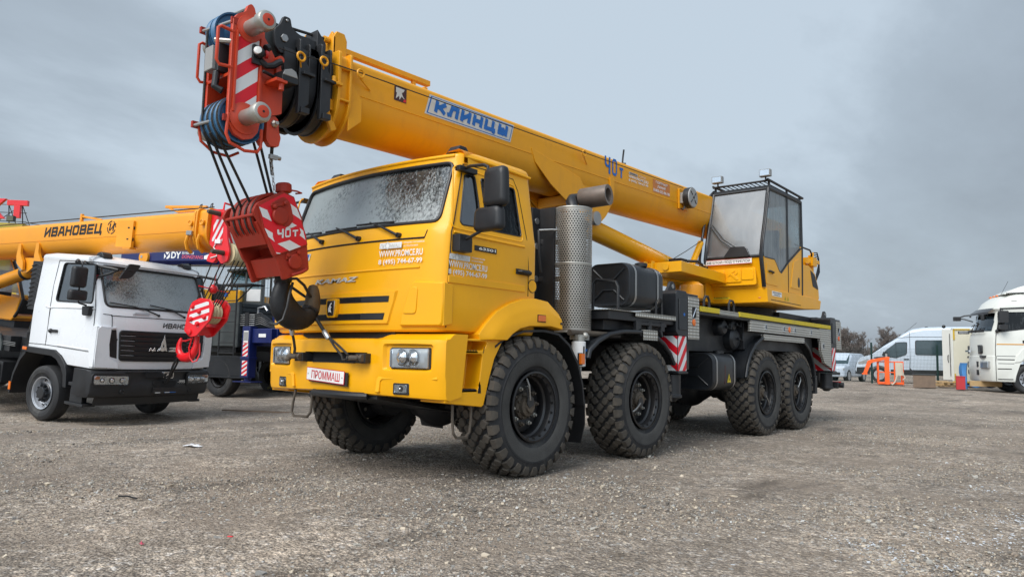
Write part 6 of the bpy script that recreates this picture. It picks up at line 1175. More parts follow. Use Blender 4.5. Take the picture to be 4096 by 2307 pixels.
def sling():
    m = MB(ROPE)
    m.tube([(-.15, -.43, 1.43), (-.09, -.36, 1.47), (-.08, -.30, 1.44), (-.15, -.27, 1.38), (-.22, -.30, 1.44), (-.21, -.38, 1.46)], .014, 7, True)
    m.tube([(-.13, -.29, 1.40), (-.05, -.25, 1.28), (.02, -.235, 1.21)], .016, 7); m.tube([(.02, -.235, 1.21), (.12, -.235, 1.12), (.24, -.245, 1.045)], .010, 6); m.tube([(.02, -.235, 1.21), (.17, -.23, 1.13), (.31, -.235, 1.055)], .010, 6); m.tube([(.24, -.245, 1.045), (.26, -.25, 1.01), (.31, -.24, 1.02), (.32, -.235, 1.05)], .010, 6)
    m.use(ALU).lathe([(.018, 0), (.024, .01), (.024, .085), (.02, .095)], (-.035, -.245, 1.262), (.6, .12, -.7), 14)
    tag(m.done('wire_sling'), 'wire rope sling with a silver ferrule from the black hook down to the bumper', 'sling')
    m = MB(ROPE); m.tube([(-.45, -.30, 1.27), (-.47, -.26, 1.18), (-.49, -.23, 1.10), (-.50, -.23, 1.03)], .013, 7); m.tube([(-.44, -.31, 1.27), (-.36, -.36, 1.32), (-.25, -.40, 1.40)], .011, 6); m.use(RUST).tube([(-.50, -.25, 1.05), (-.53, -.26, 1.01), (-.58, -.25, 1.0), (-.60, -.22, 1.02)], .02, 7); m.use(ALU).lathe([(.018, 0), (.024, .01), (.022, .07)], (-.447, -.305, 1.29), (-.2, .3, -.8), 12)
    tag(m.done('rope_strop'), 'short dark rope strop under the black hook, tied to the far bumper bracket', 'sling')
sling()
# ---------------------------------------------------------------- the white truck crane beside it
def build_maz():
    M = thing('truck_crane', 'white-cabbed truck crane with a black bumper and an orange boom', 'crane truck', MAZ_O, MAZ_T, pitch=MAZ_P)
    YT = [(1.1, -.09), (1.3, -.115), (1.9, -.10), (2.1, -.06), (2.2, -.02), (3.0, .37), (3.06, .41)]
    bow = lambda x: .13*min(1.3, abs(x)/1.12)**2
    f = lambda x, z: lerp(z, YT)+bow(x)
    def ring(z, hx, ins=0, dy=0, yr=2.02):
        hx -= ins; yb = yr-ins; xc = hx-.07; yc = f(hx-.03, z)+dy+ins
        p = [(hx, yb-.06), (hx, 1.2), (hx, .5), (hx, yc+.12), (hx-.01, yc+.06), (hx-.03, yc+.02), (xc, f(xc, z)+dy+ins)]+[(xc*(1-i/7), f(xc*(1-i/7), z)+dy+ins) for i in range(1, 14)]
        p += [(-xc, f(xc, z)+dy+ins), (-hx+.03, yc+.02), (-hx+.01, yc+.06), (-hx, yc+.12), (-hx, .5), (-hx, 1.2), (-hx, yb-.06), (-hx+.02, yb-.02), (-hx+.07, yb), (hx-.07, yb), (hx-.02, yb-.02)]
        return [(x, y, z) for x, y in p]
    mb = MB(WHITE); rs = [ring(z, hx, dy=dy) for z, hx, dy in ((1.09, 1.18, .03), (1.11, 1.21, 0), (1.3, 1.225, 0), (1.6, 1.225, 0), (1.9, 1.225, 0), (2.1, 1.22, 0), (2.2, 1.21, 0), (2.5, 1.19, 0), (2.85, 1.165, 0), (2.98, 1.155, 0), (3.0, 1.165, -.03), (3.04, 1.16, -.03), (3.07, 1.13, .02))]
    rs.append([(x*.88, 1.05+(y-1.05)*.88, 3.115) for x, y, z in rs[-1]]); rs.append([(x*.5, 1.05+(y-1.05)*.5, 3.14) for x, y, z in rs[-2]]); mb.loft(rs)
    cab = mb.done('cab', M, smooth=40); HX2 = [(1.1, 1.21), (2.1, 1.22), (2.2, 1.21), (3.0, 1.155)]
    def cutter(fn, m=DARK): c = MB(m); fn(c); return c.done('cut', smooth=0)
    W1 = rnd([(.40, 2.95), (1.30, 2.93), (1.34, 2.22), (.28, 2.25)], .07, 4); WS = rnd([(-1.07, 2.22), (1.07, 2.22), (1.045, 2.94), (-1.045, 2.94)], .10, 5)
    cs = [cutter(lambda c: c.loft([ring(z, lerp(z, HX2), .05) for z in (1.4, 2.1, 2.2, 2.6, 3.0)]), INT), cutter(lambda c: c.prism(WS, 'y', -.6, .58)), cutter(lambda c: c.prism(W1, 'x', -1.5, -1.0)), cutter(lambda c: c.prism(W1, 'x', 1.0, 1.5)), cutter(lambda c: c.box(-.8, .8, 1.7, 2.3, 2.3, 2.85)), cutter(lambda c: c.prism([(.70, 1.0), (.78, 1.12), (.93, 1.25), (1.12, 1.335), (2.3, 1.32), (2.3, .9), (.70, .9)], 'x', -1.5, 1.5))]
    boolean(cab, cs)
    g = MB(GL_WS2); g.loft([[(-1.075+2.15*i/20, f(-1.075+2.15*i/20, z)+.02, z) for i in range(21)] for z in [2.21+.74*j/8 for j in range(9)]], False, (False, False)); g.done('windscreen', cab)
    k = MB(PLASTIC); k.tube([(x, f(x, z)-.002, z) for x, z in [p for a, b in zip(WS, WS[1:]+WS[:1]) for p in ([a] if (Vector(a)-Vector(b)).length < .2 else [(a[0]+(b[0]-a[0])*i/14, a[1]+(b[1]-a[1])*i/14) for i in range(14)])]], .022, 7, True); k.done('windscreen_seal', cab)
    sx = lambda z: 1.21-.07*(z-2.2)
    for s in (1, -1):
        q = MB(GL_SIDE); q.add([(s*(sx(z)-.015), y, z) for y, z in W1], [list(range(len(W1)))]); q.done('side_window', cab); q = MB(PLASTIC); q.tube([(s*(sx(z)), y, z) for y, z in W1], .016, 6, True); q.done('window_seal', cab)
        t = MB(WHITE); t.tube([(s*(1.222), y, z) for y, z in ((.16, 2.16), (.8, 2.13), (1.36, 2.10), (1.48, 2.08), (1.6, 2.10))], .014, 6); t.tube([(s*1.225, .14, 1.42), (s*1.225, 1.1, 1.42)], .010, 6); t.done('door_trim', cab)
        d = MB(DARK); d.tube([(s*1.226, .10, 1.13), (s*1.2265, .12, 1.6), (s*1.224, .16, 2.15), (s*1.19, .26, 2.5), (s*1.16, .40, 2.97)], .006, 5); d.tube([(s*1.165, .42, 2.985), (s*1.165, 1.46, 2.975), (s*1.19, 1.50, 2.5), (s*1.222, 1.47, 2.1), (s*1.2265, 1.45, 1.45)], .005, 5); d.tube([(s*1.2265, .12, 1.395), (s*1.2265, 1.45, 1.40), (s*1.2265, 2.0, 1.38)], .006, 5); d.tube([(s*1.2265, 1.45, 2.1), (s*1.2265, 1.46, 1.38)], .005, 5); d.done('panel_gap', cab)
        h = MB(PLASTIC); h.ball((s*1.235, 1.34, 1.665), .042); h.beam((s*1.245, 1.34, 1.67), (s*1.245, 1.13, 1.675), .02, .05); h.use(WHITE).prism(rnd([(1.08, 1.61), (1.40, 1.61), (1.40, 1.76), (1.08, 1.76)], .03), 'x', s*1.2245, s*1.228); h.done('door_handle', cab)
    q = MB(GL_PLAIN); q.box(-.82, .82, 1.99, 1.995, 2.28, 2.87); q.done('rear_window', cab)
    for x in (-.55, .6):
        s = MB(FABRIC); s.box(x-.26, x+.26, .75, 1.25, 1.75, 1.95); s.obox((x, 1.3, 2.2), .5, .14, .65); s.obox((x, 1.33, 2.62), .28, .1, .16); s.done('seat', cab, .04)
    s = MB(PLASTIC); s.prism([(.15, 1.7), (.6, 1.7), (.5, 2.1), (.2, 2.2)], 'x', -1.1, 1.1); s.done('dashboard', cab, .03)
    s = MB(FABRIC); s.box(-1.05, 1.05, .6, 1.0, 2.78, 2.95); s.done('header_shelf', cab)
    # front panel: seams, grille, corner ducts, badge, lettering
    d = MB(DARK); P = lambda x, z, o: (x, f(x, z)-o, z)
    d.tube([P(-1.0+2.0*i/16, 2.06, .002) for i in range(17)], .007, 5)
    for s in (1, -1): d.tube([P(s*.98, z, .002) for z in (1.12, 1.5, 1.9, 2.06)], .006, 5); d.tube([P(s*1.13, 2.08, .002), P(s*.98, 2.07, .002)], .006, 5)
    d.done('front_gap', cab)
    gm = MB(PGREY); o = rnd([(-.84, 1.80), (.84, 1.80), (.80, 1.27), (-.80, 1.27)], .06, 4)
    gm.use(PLASTIC).loft([[P(x, z, .004) for x, z in o]], True, (True, False)) if False else None
    for i, (zt, zb) in enumerate([(1.80-.088*j, 1.80-.088*j-.080) for j in range(6)]):
        w0 = .835-.006*i; gm.use(PLASTIC).loft([[P(-w0+2*w0*k/14, z, e) for k in range(15)] for z, e in ((zt, .004), (zt-.012, .035), (zb+.02, .026), (zb, .006))], False, (False, False)); gm.use(DARK).loft([[P(-.56+1.12*k/10, z, e) for k in range(11)] for z, e in ((zb+.024, .030), (zb-.008, .030))], False, (False, False))
    gm.use(PLASTIC)
    gm.tube([P(x, z, .012) for x, z in [p for a, b in zip(o, o[1:]+o[:1]) for p in ([a] if (Vector(a)-Vector(b)).length < .3 else [(a[0]+(b[0]-a[0])*i/12, a[1]+(b[1]-a[1])*i/12) for i in range(12)])]], .016, 6, True); gm.done('grille', cab, smooth=30)
    b = MB(CHROME); b.prism([(-.075, 1.47), (-.045, 1.62), (-.015, 1.70), (.0, 1.77), (.015, 1.70), (.045, 1.62), (.075, 1.47), (.03, 1.49), (0, 1.60), (-.03, 1.49)], 'y', -.165, -.145)
    b.prism([(-.30, 1.45), (-.26, 1.52), (-.22, 1.47), (-.18, 1.53), (-.15, 1.45), (-.19, 1.46), (-.215, 1.44), (-.25, 1.47)], 'y', -.158, -.14); b.prism([(-.12, 1.45), (-.08, 1.52), (0, 1.535), (.08, 1.52), (.10, 1.45), (.05, 1.47), (0, 1.45), (-.06, 1.47)], 'y', -.155, -.14); b.prism([(.13, 1.45), (.30, 1.45), (.33, 1.48), (.22, 1.485), (.34, 1.52), (.30, 1.535), (.15, 1.53), (.13, 1.51), (.25, 1.505), (.14, 1.475)], 'y', -.158, -.14); b.done('badge', cab, .003)
    t = block_text('ИВАНОВЕЦ', DECAL_K, cab, lambda u, v, e: (-.02+u, f(-.02+u, 1.93)-.006-e, 1.885+v), .86, .10, .020, .15, .36)
    for s in (1, -1):
        m = MB(WHITE); R = [(.80, 1.12), (.83, 1.22), (1.0, 1.32), (1.03, 1.55), (1.02, 1.82), (.93, 1.845), (.91, 1.855), (1.19, 1.865), (1.235, 1.82), (1.24, 1.3), (1.22, 1.14)]
        m.loft([[P(s*x, z, -.02) for x, z in R], [P(s*x, z, .04+.03*(x > .99)) for x, z in R]]); m.prism([(.0, 1.14), (.10, 1.14), (.16, 1.3), (.16, 1.82), (.10, 1.865), (0, 1.86)], 'x', s*1.15, s*1.25); m.done('corner_deflector', cab, .012)
        m = MB(PLASTIC); m.loft([[P(s*x, z, o) for x, z in ((.845, 1.30), (1.0, 1.34), (1.025, 1.55), (1.015, 1.80), (.90, 1.81), (.87, 1.6))] for o in (-.01, .006)])
        for z in (1.45, 1.63): m.loft([[P(s*x, zz, o) for x, zz in ((.87, z), (1.015, z+.01), (1.015, z+.03), (.87, z+.02))] for o in (0, .02)])
        m.done('air_duct', cab)
    b = MB(ALU); b.loft([[P(x, z, o) for x, z in ((-.62, 2.105), (-.32, 2.105), (-.28, 2.145), (-.57, 2.145))] for o in (-.005, .02)]); b.done('step_handle', cab, .006)
    for (bx, bz), (tx, tz), (c0, z0), (c1, z1) in (((-.11, 2.12), (-.62, 2.26), (-1.0, 2.29), (-.55, 2.25)), ((.48, 2.12), (.0, 2.27), (-.25, 2.30), (.28, 2.235))):
        w = MB(PLASTIC); w.ball(P(bx, bz, .02), .025); w.tube([P(bx, bz, .03), P((bx+tx)/2, (bz+tz)/2+.01, .045), P(tx, tz, .03)], [.016, .013, .008], 6); w.tube([P(c0, z0, .014), P((c0+c1)/2, (z0+z1)/2, .014), P(c1, z1, .014)], .011, 6); w.done('wiper', cab)
    # mirrors
    for s in (1, -1):
        a = MB(PLASTIC); X = lambda x: s*x
        a.tube([(X(1.17), .62, 2.965), (X(1.30), .5, 2.975), (X(1.42), .35, 2.955), (X(1.47), .30, 2.90), (X(1.47), .3, 2.3), (X(1.44), .3, 2.23), (X(1.30), .3, 2.20)], .016, 7); a.tube([(X(1.17), .95, 2.97), (X(1.3), .7, 2.99), (X(1.5), .35, 2.95)], .03, 7); a.prism(rnd([(.24, 2.02), (.40, 2.02), (.43, 2.18), (.22, 2.20)], .03), 'x', X(1.21), X(1.30)); a.done('mirror_arm', cab, .01)
        for z0, z1, x0, x1 in ((2.50, 2.87, 1.38, 1.64), (2.27, 2.46, 1.34, 1.66)):
            m = MB(PLASTIC); o = rnd([(x0, z0), (x1, z0), (x1, z1), (x0, z1)], .05, 4); c = ((x0+x1)/2, (z0+z1)/2); sh = lambda kk, y: [(X(c[0]+(x-c[0])*kk), y, c[1]+(z-c[1])*kk) for x, z in o]
            m.loft([sh(.75, .22), sh(.94, .235), sh(1, .27), sh(.98, .32)]); m.use(CHROME).loft([sh(.92, .32), sh(.92, .323)]); m.done('mirror', cab, smooth=50)
    a = MB(PLASTIC); a.prism([(.10, 2.99), (.32, 2.90), (.32, 2.86), (.10, 2.74)], 'x', -1.14, -1.09) if False else None
    a.tube([(-1.10, .40, 2.92), (-1.05, .12, 2.90), (-.98, .02, 2.88)], .03, 7); a.tube([(-1.12, .36, 2.72), (-1.05, .15, 2.80), (-.98, .02, 2.88)], .022, 7); a.tube([(-.98, .02, 2.88), (-.8, -.02, 2.90), (-.72, -.04, 2.9)], .012, 6)
    mm = rnd([(-.98, 2.72), (-.74, 2.76), (-.56, 3.02), (-.80, 3.02)], .05, 3); a.loft([[(x, -.02, z) for x, z in mm], [(x*1.0, .02, z) for x, z in mm]]); a.done('kerb_mirror', cab, .01)
    for x in (-.87, .87):
        l = MB(PLASTIC); l.prism([(.50, 3.09), (.74, 3.09), (.70, 3.17), (.60, 3.20), (.54, 3.17)], 'x', x-.1, x+.1); l.done('roof_lamp', cab, .02)
    # bumper
    yb = lambda x: -.19+.17*(abs(x)/1.25)**2
    B = MB(PLASTIC); secs = []
    for x in (-1.27, -1.25, -1.2, -1, -.7, -.68, -.4, 0, .4, .68, .7, 1, 1.2, 1.25, 1.27):
        y = yb(x)+(.08 if abs(x) > 1.26 else .02 if abs(x) > 1.24 else 0); r = .035 if abs(x) < .69 else 0
        secs.append([(x, y+.4, .62), (x, y+.06, .60), (x, y+.02, .63), (x, y, .70), (x, y+r*.4, .86), (x, y+r, .90), (x, y+r, 1.02), (x, y+.02, 1.07), (x, y+.07, 1.085), (x, y+.4, 1.085)])
    B.loft(secs); bp = B.done('bumper', M, .006, smooth=40)
    q = MB(PLASTIC); q.loft([[(-1.12+2.24*i/10, yb(1.12-.224*i)+.10+d, z) for i in range(11)] for d, z in ((.0, .60), (.03, .46), (.08, .45), (.3, .45))], False, (False, False)); q.done('spoiler', bp)
    for s in (1, -1):
        X = lambda x: s*x; h = MB(PLASTIC); L = lambda x, z, o: (X(x), yb(x)-o, z)
        oo = rrect(.60, 1.25, .80, 1.04, .06); h.loft([[L(x, z, -.02) for x, z in oo], [L(x, z, .014) for x, z in oo]]); h.use(CHROME); o = rrect(.64, 1.22, .835, 1.0, .03); h.loft([[L(x, z, .0142) for x, z in o], [L(x, z, .016) for x, z in o]])
        for cx, r in ((.74, .055), (.92, .05), (1.08, .04)): h.use(DARK).lathe([(r, 0), (r*.9, -.002)], (X(cx), yb(cx)-.018, .915), 'y', 20); h.use(CHROME).lathe([(r*.85, 0), (r*.5, -.01), (.01, -.014)], (X(cx), yb(cx)-.02, .915), 'y', 20)
        h.use(AMBER).loft([[L(x, z, .017) for x, z in rrect(1.13, 1.21, .93, .985, .01)], [L(x, z, .02) for x, z in rrect(1.13, 1.21, .93, .985, .01)]])
        h.use(GL_LAMP).loft([[L(x, z, .016) for x, z in o], [L(x, z, .034) for x, z in rrect(.65, 1.21, .845, .99, .04)]]); h.done('headlight', bp)
        h = MB(PLASTIC); h.lathe([(.05, 0), (.045, -.012), (.03, -.014), (.025, -.004)], (X(.72), yb(.72)+.0, .71), 'y', 20); h.done('fog_light_cap', bp)
    h = MB(DARK); h.loft([[(x, yb(x)-.028, z) for x, z in rrect(-.34, .02, .97, 1.055, .02)], [(x, yb(x)-.03, z) for x, z in rrect(-.34, .02, .97, 1.055, .02)]]); h.loft([[(x, yb(x)-o, z) for x, z in rrect(.20, .56, .97, 1.055, .02)] for o in (.028, .03)]) if False else None
    h.loft([[(x, yb(x)-o, z) for x, z in rrect(-.14, .36, .80, .90, .04)] for o in (-.02, .006)]); h.done('bumper_slot', bp)
    e = MB(CHROME); e.prism(rrect(.02, .24, .955, 1.07, .02), 'y', -.235, -.16); e.use(DECAL_K).prism(rrect(.035, .225, .968, 1.058, .015), 'y', -.238, -.23); e.use(CHROME).prism([(.06, .99), (.10, 1.04), (.19, 1.045), (.16, 1.02), (.20, .985), (.14, .995), (.11, 1.015)], 'y', -.242, -.236); e.done('emblem', bp)
    p = MB(DECAL_K); p.box(-.14, .40, -.225, -.19, .675, .775); p.use(DECAL_W).box(-.11, 0, -.228, -.222, .68, .692); p.use(DECAL_B).box(.09, .34, -.228, -.222, .68, .692); p.use(DECAL_W).box(.1, .20, -.23, -.227, .682, .692); p.done('number_plate_holder', bp)
    text('-995', DECAL_S, bp, (.40, -.175, .85), (1, .05, 0), (0, 0, 1), .17, .06, .003, .02)
    # wheel arch, wheels, running gear
    for s in (1, -1):
        a = MB(PLASTIC); o = [(2.12, 1.32), (1.12, 1.33), (.93, 1.245), (.78, 1.115), (.70, .95), (.67, .70), (.76, .70), (.80, .92), (.90, 1.06), (1.05, 1.17), (1.2, 1.215), (2.12, 1.215)]
        a.prism(o, 'x', s*.9, s*1.255); ar = a.done('wheel_arch', M, .012); l = MB(AMBER); l.box(min(s*1.25, s*1.27), max(s*1.25, s*1.27), 1.95, 2.08, 1.255, 1.31); l.done('side_marker', ar, .005)
        a = MB(PLASTIC); a.prism([(2.0, 1.2), (2.15, 1.05), (2.3, .75), (2.36, .4), (2.40, .4), (2.34, .78), (2.2, 1.08), (2.06, 1.22)], 'x', s*.85, s*1.24); a.use(AMBER).box(min(s*1.24, s*1.255), max(s*1.24, s*1.255), 2.33, 2.39, .47, .62); a.done('rear_mudguard', M)
        st = MB(BLACK); st.box(min(s*.95, s*1.24), max(s*.95, s*1.24), .2, .62, .76, .82); st.box(min(s*1.0, s*1.25), max(s*1.0, s*1.25), .15, .66, .42, .47); st.box(min(s*1.1, s*1.2), max(s*1.1, s*1.2), .25, .6, .47, .76); st.done('cab_step', M, .008)
    c = MB(BLACK)
    for s in (1, -1): c.box(min(s*.35, s*.45), max(s*.35, s*.45), .2, 11, .85, 1.12)
    c.box(-.6, .6, .1, 1.9, .72, 1.35); c.box(-1.15, 1.15, 2.7, 11, 1.15, 1.45); c.box(-.95, .95, 2.3, 2.7, .9, 1.45); c.box(-1.2, -.4, 2.75, 3.6, .55, .95); c.done('chassis_frame', M, .01)
    c = MB(PGREY); c.prism([(3.0, 1.48), (3.16, 1.48), (3.02, 1.30), (3.02, 1.15), (2.90, 1.15), (2.90, 1.30)], 'x', -1.19, -1.16); c.use(STEEL)
    for z in (1.27, 1.30, 1.33): c.box(-1.17, -1.155, 2.5, 5, z, z+.01)
    c.done('frame_bracket', M)
    c = MB(BLKPAINT); c.lathe([(.02, 0), (.2, .02), (.24, .06), (.24, .9), (.2, .94)], (-1.16, 2.8, .70), (0, 1, 0), 24); c.done('air_tank', M)
    sp = MB(PLASTIC)
    for i in range(15):
        z = 1.34+.016*i; sp.lathe([(.07, 0), (.09, .005), (.07, .01)], (-1.02, 2.27, z), 'z', 16, (False, False))
    sp.cyl((-1.02, 2.27, 1.3), (-1.02, 2.27, 1.6), .07); sp.box(-1.12, -.70, 2.06, 2.36, 2.0, 2.93)
    for i in range(10):
        z = 2.05+.085*i; sp.prism([(2.06, z+.03), (2.21, z+.075), (2.37, z+.03), (2.37, z), (2.21, z+.045), (2.06, z)], 'x', -1.135, -.7); sp.prism([(-1.12, z), (-.7, z+.04), (-.7, z+.075), (-1.12, z+.035)], 'y', 2.355, 2.375)
    sp.tube([(-1.02, 2.25, 1.6), (-.98, 2.22, 2.0)], .07, 10); sp.done('air_intake', M, .01)
    ty = tyre_mesh(.52, .30, .29, False, 56); rm = MB(STEEL); rm.use(paint('silver_wheel_paint', (.50, .52, .55), .35, metal=.6, var=.1)).lathe([(.285, .13), (.298, .135), (.298, .125), (.275, .115), (.265, .06), (.25, .03), (.20, .02), (.17, .09), (.165, .095)], (0, 0, 0), 'x', 48, (False, False)); rm.lathe([(.26, .06), (.27, -.12)], (0, 0, 0), 'x', 40, (False, False))
    for i in range(10): a = 2*PI*i/10; rm.use(DARK).lathe([(.028, 0), (.028, .004)], (.043, .232*math.cos(a), .232*math.sin(a)), (1, .55*math.cos(a), .55*math.sin(a)), 10)
    rmm = rm.mesh('rim', 40); hb = MB(BLKPAINT); hb.lathe([(.175, .06), (.178, .09), (.165, .10), (.12, .10), (.115, .15), (.105, .165), (.02, .168)], (0, 0, 0), 'x', 36)
    for i in range(10): a = 2*PI*i/10; hb.lathe([(.022, .10), (.02, .13), (.012, .15)], (0, .142*math.cos(a), .142*math.sin(a)), 'x', 8)
    hbm = hb.mesh('hub', 35); global TRUCK_TYRE, TRUCK_RIM, TRUCK_HUB; TRUCK_TYRE, TRUCK_RIM, TRUCK_HUB = ty, rmm, hbm
    for y in (1.40, 4.6, 5.95):
        for s in (1, -1): w = part('wheel', hbm, M, (s*1.08, y, .52), (0, 0, 0 if s > 0 else PI)); part('tyre', ty, w); part('rim', rmm, w)
        a = MB(BLACK); a.tube([(-1, y, .52), (1, y, .52)], .09, 10); a.done('axle', M)
    # boom: rises a little towards its nose relative to the truck
    sl = -.072; Z = lambda z, y: z+sl*y
    def sw(m, hw, zt, zb, y0, y1, rt=.09): sec = bsec(hw, zt, zb, rt); m.loft([[(x, y0, Z(z, y0)) for x, z in sec], [(x, y1, Z(z, y1)) for x, z in sec]])
    m = MB(ORANGE_BOOM); sw(m, .30, 4.03, 3.355, -1.0, 8.5); bm_ = m.done('boom', M, smooth=30)
    m = MB(ORANGE_BOOM); sw(m, .345, 4.08, 3.29, -1.07, -1.03); sw(m, .335, 4.07, 3.30, -1.0, -.955); sw(m, .30, 4.06, 3.34, -1.3, -1.0); sw(m, .335, 4.07, 3.31, -1.33, -1.28)
    for y in (-.92, -1.22):
        for z, r in ((3.80, .055), ): m.lathe([(r, .28), (r, .37), (r*.7, .375), (r*.6, .36)], (0, y, Z(z, y)), (-1, 0, 0), 14)
        m.tube([(-.33, y+.05, Z(3.58, y)), (-.345, y+.07, Z(3.45, y)), (-.30, y+.07, Z(3.33, y)), (-.2, y+.07, Z(3.27, y))], .035, 6)
    m.use(STEEL).box(-.37, -.33, -.99, -.85, Z(3.58, -.9), Z(3.66, -.9)); m.done('boom_collar', bm_, .006)
    m = MB(ORANGE_BOOM); m.box(-.35, -.29, .66, 1.12, 3.36, 3.88); m.box(-.34, -.2, .70, .92, 3.33, 3.365); m.use(DARK)
    for y in (.78, ): 
        for z in (3.74, 3.52): m.prism(rrect(y-.03, y+.03, z-.015, z+.015, .014), 'x', -.3535, -.348); m.box(-.335, -.305, .655, .662, z-.03, z+.03)
    m.done('boom_bracket', bm_, .01)
    m = MB(ORANGE_BOOM); m.tube([(-.301, -.95, Z(3.66, -.95)), (-.301, .68, Z(3.66, .68))], .005, 5); m.tube([(-.301, 1.1, Z(3.66, 1.1)), (-.301, 8, Z(3.66, 8))], .005, 5); m.done('weld_seam', bm_)
    m = MB(ORANGE_BOOM); m.beam((-.1, .12, 4.20), (-.1, -1.0, 4.21), .05, .05); m.beam((-.1, -.25, 4.11), (-.1, -.85, 4.15), .04, .04); m.beam((-.1, .1, 4.2), (-.1, -.25, 4.1), .04, .03); m.use(PLASTIC)
    for y in (-1.0, -1.28): m.tube([(-.3, y-.03, Z(4.0, y)), (-.26, y-.01, Z(4.14, y)), (-.2, y+.02, Z(4.17, y)), (-.14, y+.1, Z(4.09, y))], .010, 6)
    m.use(ORANGE_BOOM).beam((-.2, 2.5, 3.85), (-.2, 2.5, 4.01), .05, .06, (0, 1, 0)); m.beam((-.2, 2.5, 3.96), (-.2, 1.85, 3.90), .03, .04); m.done('top_rail', bm_, .005)
    block_text('ИВАНОВЕЦ', DECAL_K, bm_, lambda u, v, e: (-.303-e, 3.53-u, Z(3.735, 3.53-u)+v), 1.88, .205, .048, .12, .36)
    lg = MB(DECAL_K); cy, cz = 1.37, Z(3.84, 1.37); n = 28
    for a0 in (20, 110, 200, 290): lg.add([(-.3035, cy+r*math.cos(math.radians(a0+t)), cz+r*math.sin(math.radians(a0+t))) for r, ts in ((.135, range(0, 71, 10)), (.112, range(70, -1, -10))) for t in ts], [list(range(16))])
    for poly in ([(-.07, -.07), (-.035, -.07), (-.02, .08), (-.055, .08)], [(.035, -.07), (.07, -.07), (.09, .08), (.05, .08)], [(-.04, -.06), (.05, .06), (.15, .085), (.06, .02), (-.03, -.07)]): lg.add([(-.3035, cy-u, cz+v) for u, v in poly], [list(range(len(poly)))])
    lg.done('round_emblem', bm_, smooth=0)
    for y0 in (3.62, 4.25):
        m = MB(ORANGE_BOOM); m.prism(rnd([(y0+.02, Z(3.62, y0)), (y0+.11, Z(3.62, y0)), (y0+.14, Z(3.35, y0)), (y0+.10, Z(3.2, y0)), (y0-.15, Z(3.05, y0)), (y0-.12, Z(3.25, y0)), (y0, Z(3.4, y0))], .03), 'x', -.32, -.27); m.done('boom_rib', bm_)
    m = MB(ORANGE_BOOM)
    for s in (1, -1): m.prism(rnd([(3.35, 3.06), (4.35, 3.02), (4.42, 2.85), (4.30, 2.72), (4.1, 2.70), (3.8, 2.9)], .05), 'x', s*.2, s*.24)
    m.done('cylinder_lug', bm_, .005)
    m = MB(ORANGE_BOOM); m.lathe([(.10, -.1), (.15, 0), (.15, .2), (.14, .22), (.14, 3)], (0, 4.36, 2.76), (0, .96, -.27), 24); cyl = m.done('lift_cylinder', M); m = MB(STEEL); m.lathe([(.07, -.28), (.07, .28)], (0, 4.25, 2.81), 'x', 16); m.use(BLACK).lathe([(.155, .1), (.165, .12), (.165, .18), (.155, .2)], (0, 4.36, 2.76), (0, .96, -.27), 24); m.done('pivot_pin', cyl)
    m = MB(BLACK); m.tube([(-.2, 8.5, Z(4.09, 8.5)), (-.2, -1.3, Z(4.10, -1.3))], .012, 6); m.done('hoist_rope', M)
    # red boom head
    h = MB(REDB)
    for s in (1, -1): h.prism(rnd([(-1.33, 4.14), (-1.62, 4.15), (-1.72, 3.95), (-1.80, 3.6), (-1.88, 3.4), (-1.86, 3.22), (-1.72, 3.16), (-1.62, 3.24), (-1.5, 3.42), (-1.36, 3.5)], .03), 'x', s*.22, s*.26)
    h.box(-.22, .22, -1.40, -1.34, 3.5, 4.1); h.prism(rnd([(-1.62, 3.42), (-1.46, 3.42), (-1.36, 3.30), (-1.33, 3.20), (-1.50, 3.17), (-1.56, 3.22)], .03), 'x', -.26, -.18); h.box(-.2, .2, -1.76, -1.72, 3.52, 4.0); h.tube([(-.2, -1.55, 4.14), (-.2, -1.56, 4.27), (.2, -1.56, 4.24)], .02, 6); hd = h.done('boom_head', bm_, .008)
    st = MB(REFR); hatch(st, [(-1.68, 3.56), (-1.42, 3.56), (-1.42, 3.96), (-1.66, 3.96)], lambda u, v: (-.2625, u, v), .055, .055, math.radians(28), REFR, REFW); st.done('warning_stripes', hd, smooth=0)
    st = MB(REFR); hatch(st, [(-.2, 3.54), (.2, 3.54), (.2, 3.98), (-.2, 3.98)], lambda u, v: (u, -1.7625, v), .055, .055, math.radians(28), REFR, REFW); st.done('warning_stripes', hd, smooth=0)
    for z, y in ((4.06, -1.53), (3.36, -1.74)): p = MB(RUST); p.lathe([(.04, .25), (.045, .26), (.042, .48), (.03, .52)], (0, y, z), (-1, 0, 0), 14); p.done('sheave_pin', hd)
    for i in range(6): p = MB(NYLON); x = -.15+.065*i; p.lathe([(.05, -.03), (.15, -.026), (.20, -.03), (.185, -.004), (.185, .004), (.20, .03), (.15, .026), (.05, .03)], (x, -1.74, 3.36), 'x', 36); p.done('sheave', hd)
    p = MB(NYLON); p.lathe([(.05, -.03), (.12, -.03), (.11, 0), (.12, .03), (.05, .03)], (.1, -1.56, 4.0), 'x', 28); p.done('sheave', hd)
    p = MB(STEEL); p.tube([(-.2, -1.80, 3.44), (.28, -1.86, 3.34)], .013, 6); p.done('rope_guard', hd)
    p = MB(GREY); p.obox((.06, -1.78, 3.82), .16, .06, .18); p.use(DECAL_W).tube([(-.27, -1.55, 3.55), (-.275, -1.5, 3.45), (-.27, -1.58, 3.38), (-.27, -1.6, 3.30), (-.27, -1.45, 3.26)], .011, 6); p.obox((-.28, -1.60, 3.56), .03, .14, .07); p.use(PLASTIC).tube([(-.2, -1.7, 3.56), (0, -1.80, 3.54), (.12, -1.82, 3.6), (.1, -1.8, 3.75)], .010, 6); p.done('head_lamp_and_cable', hd)
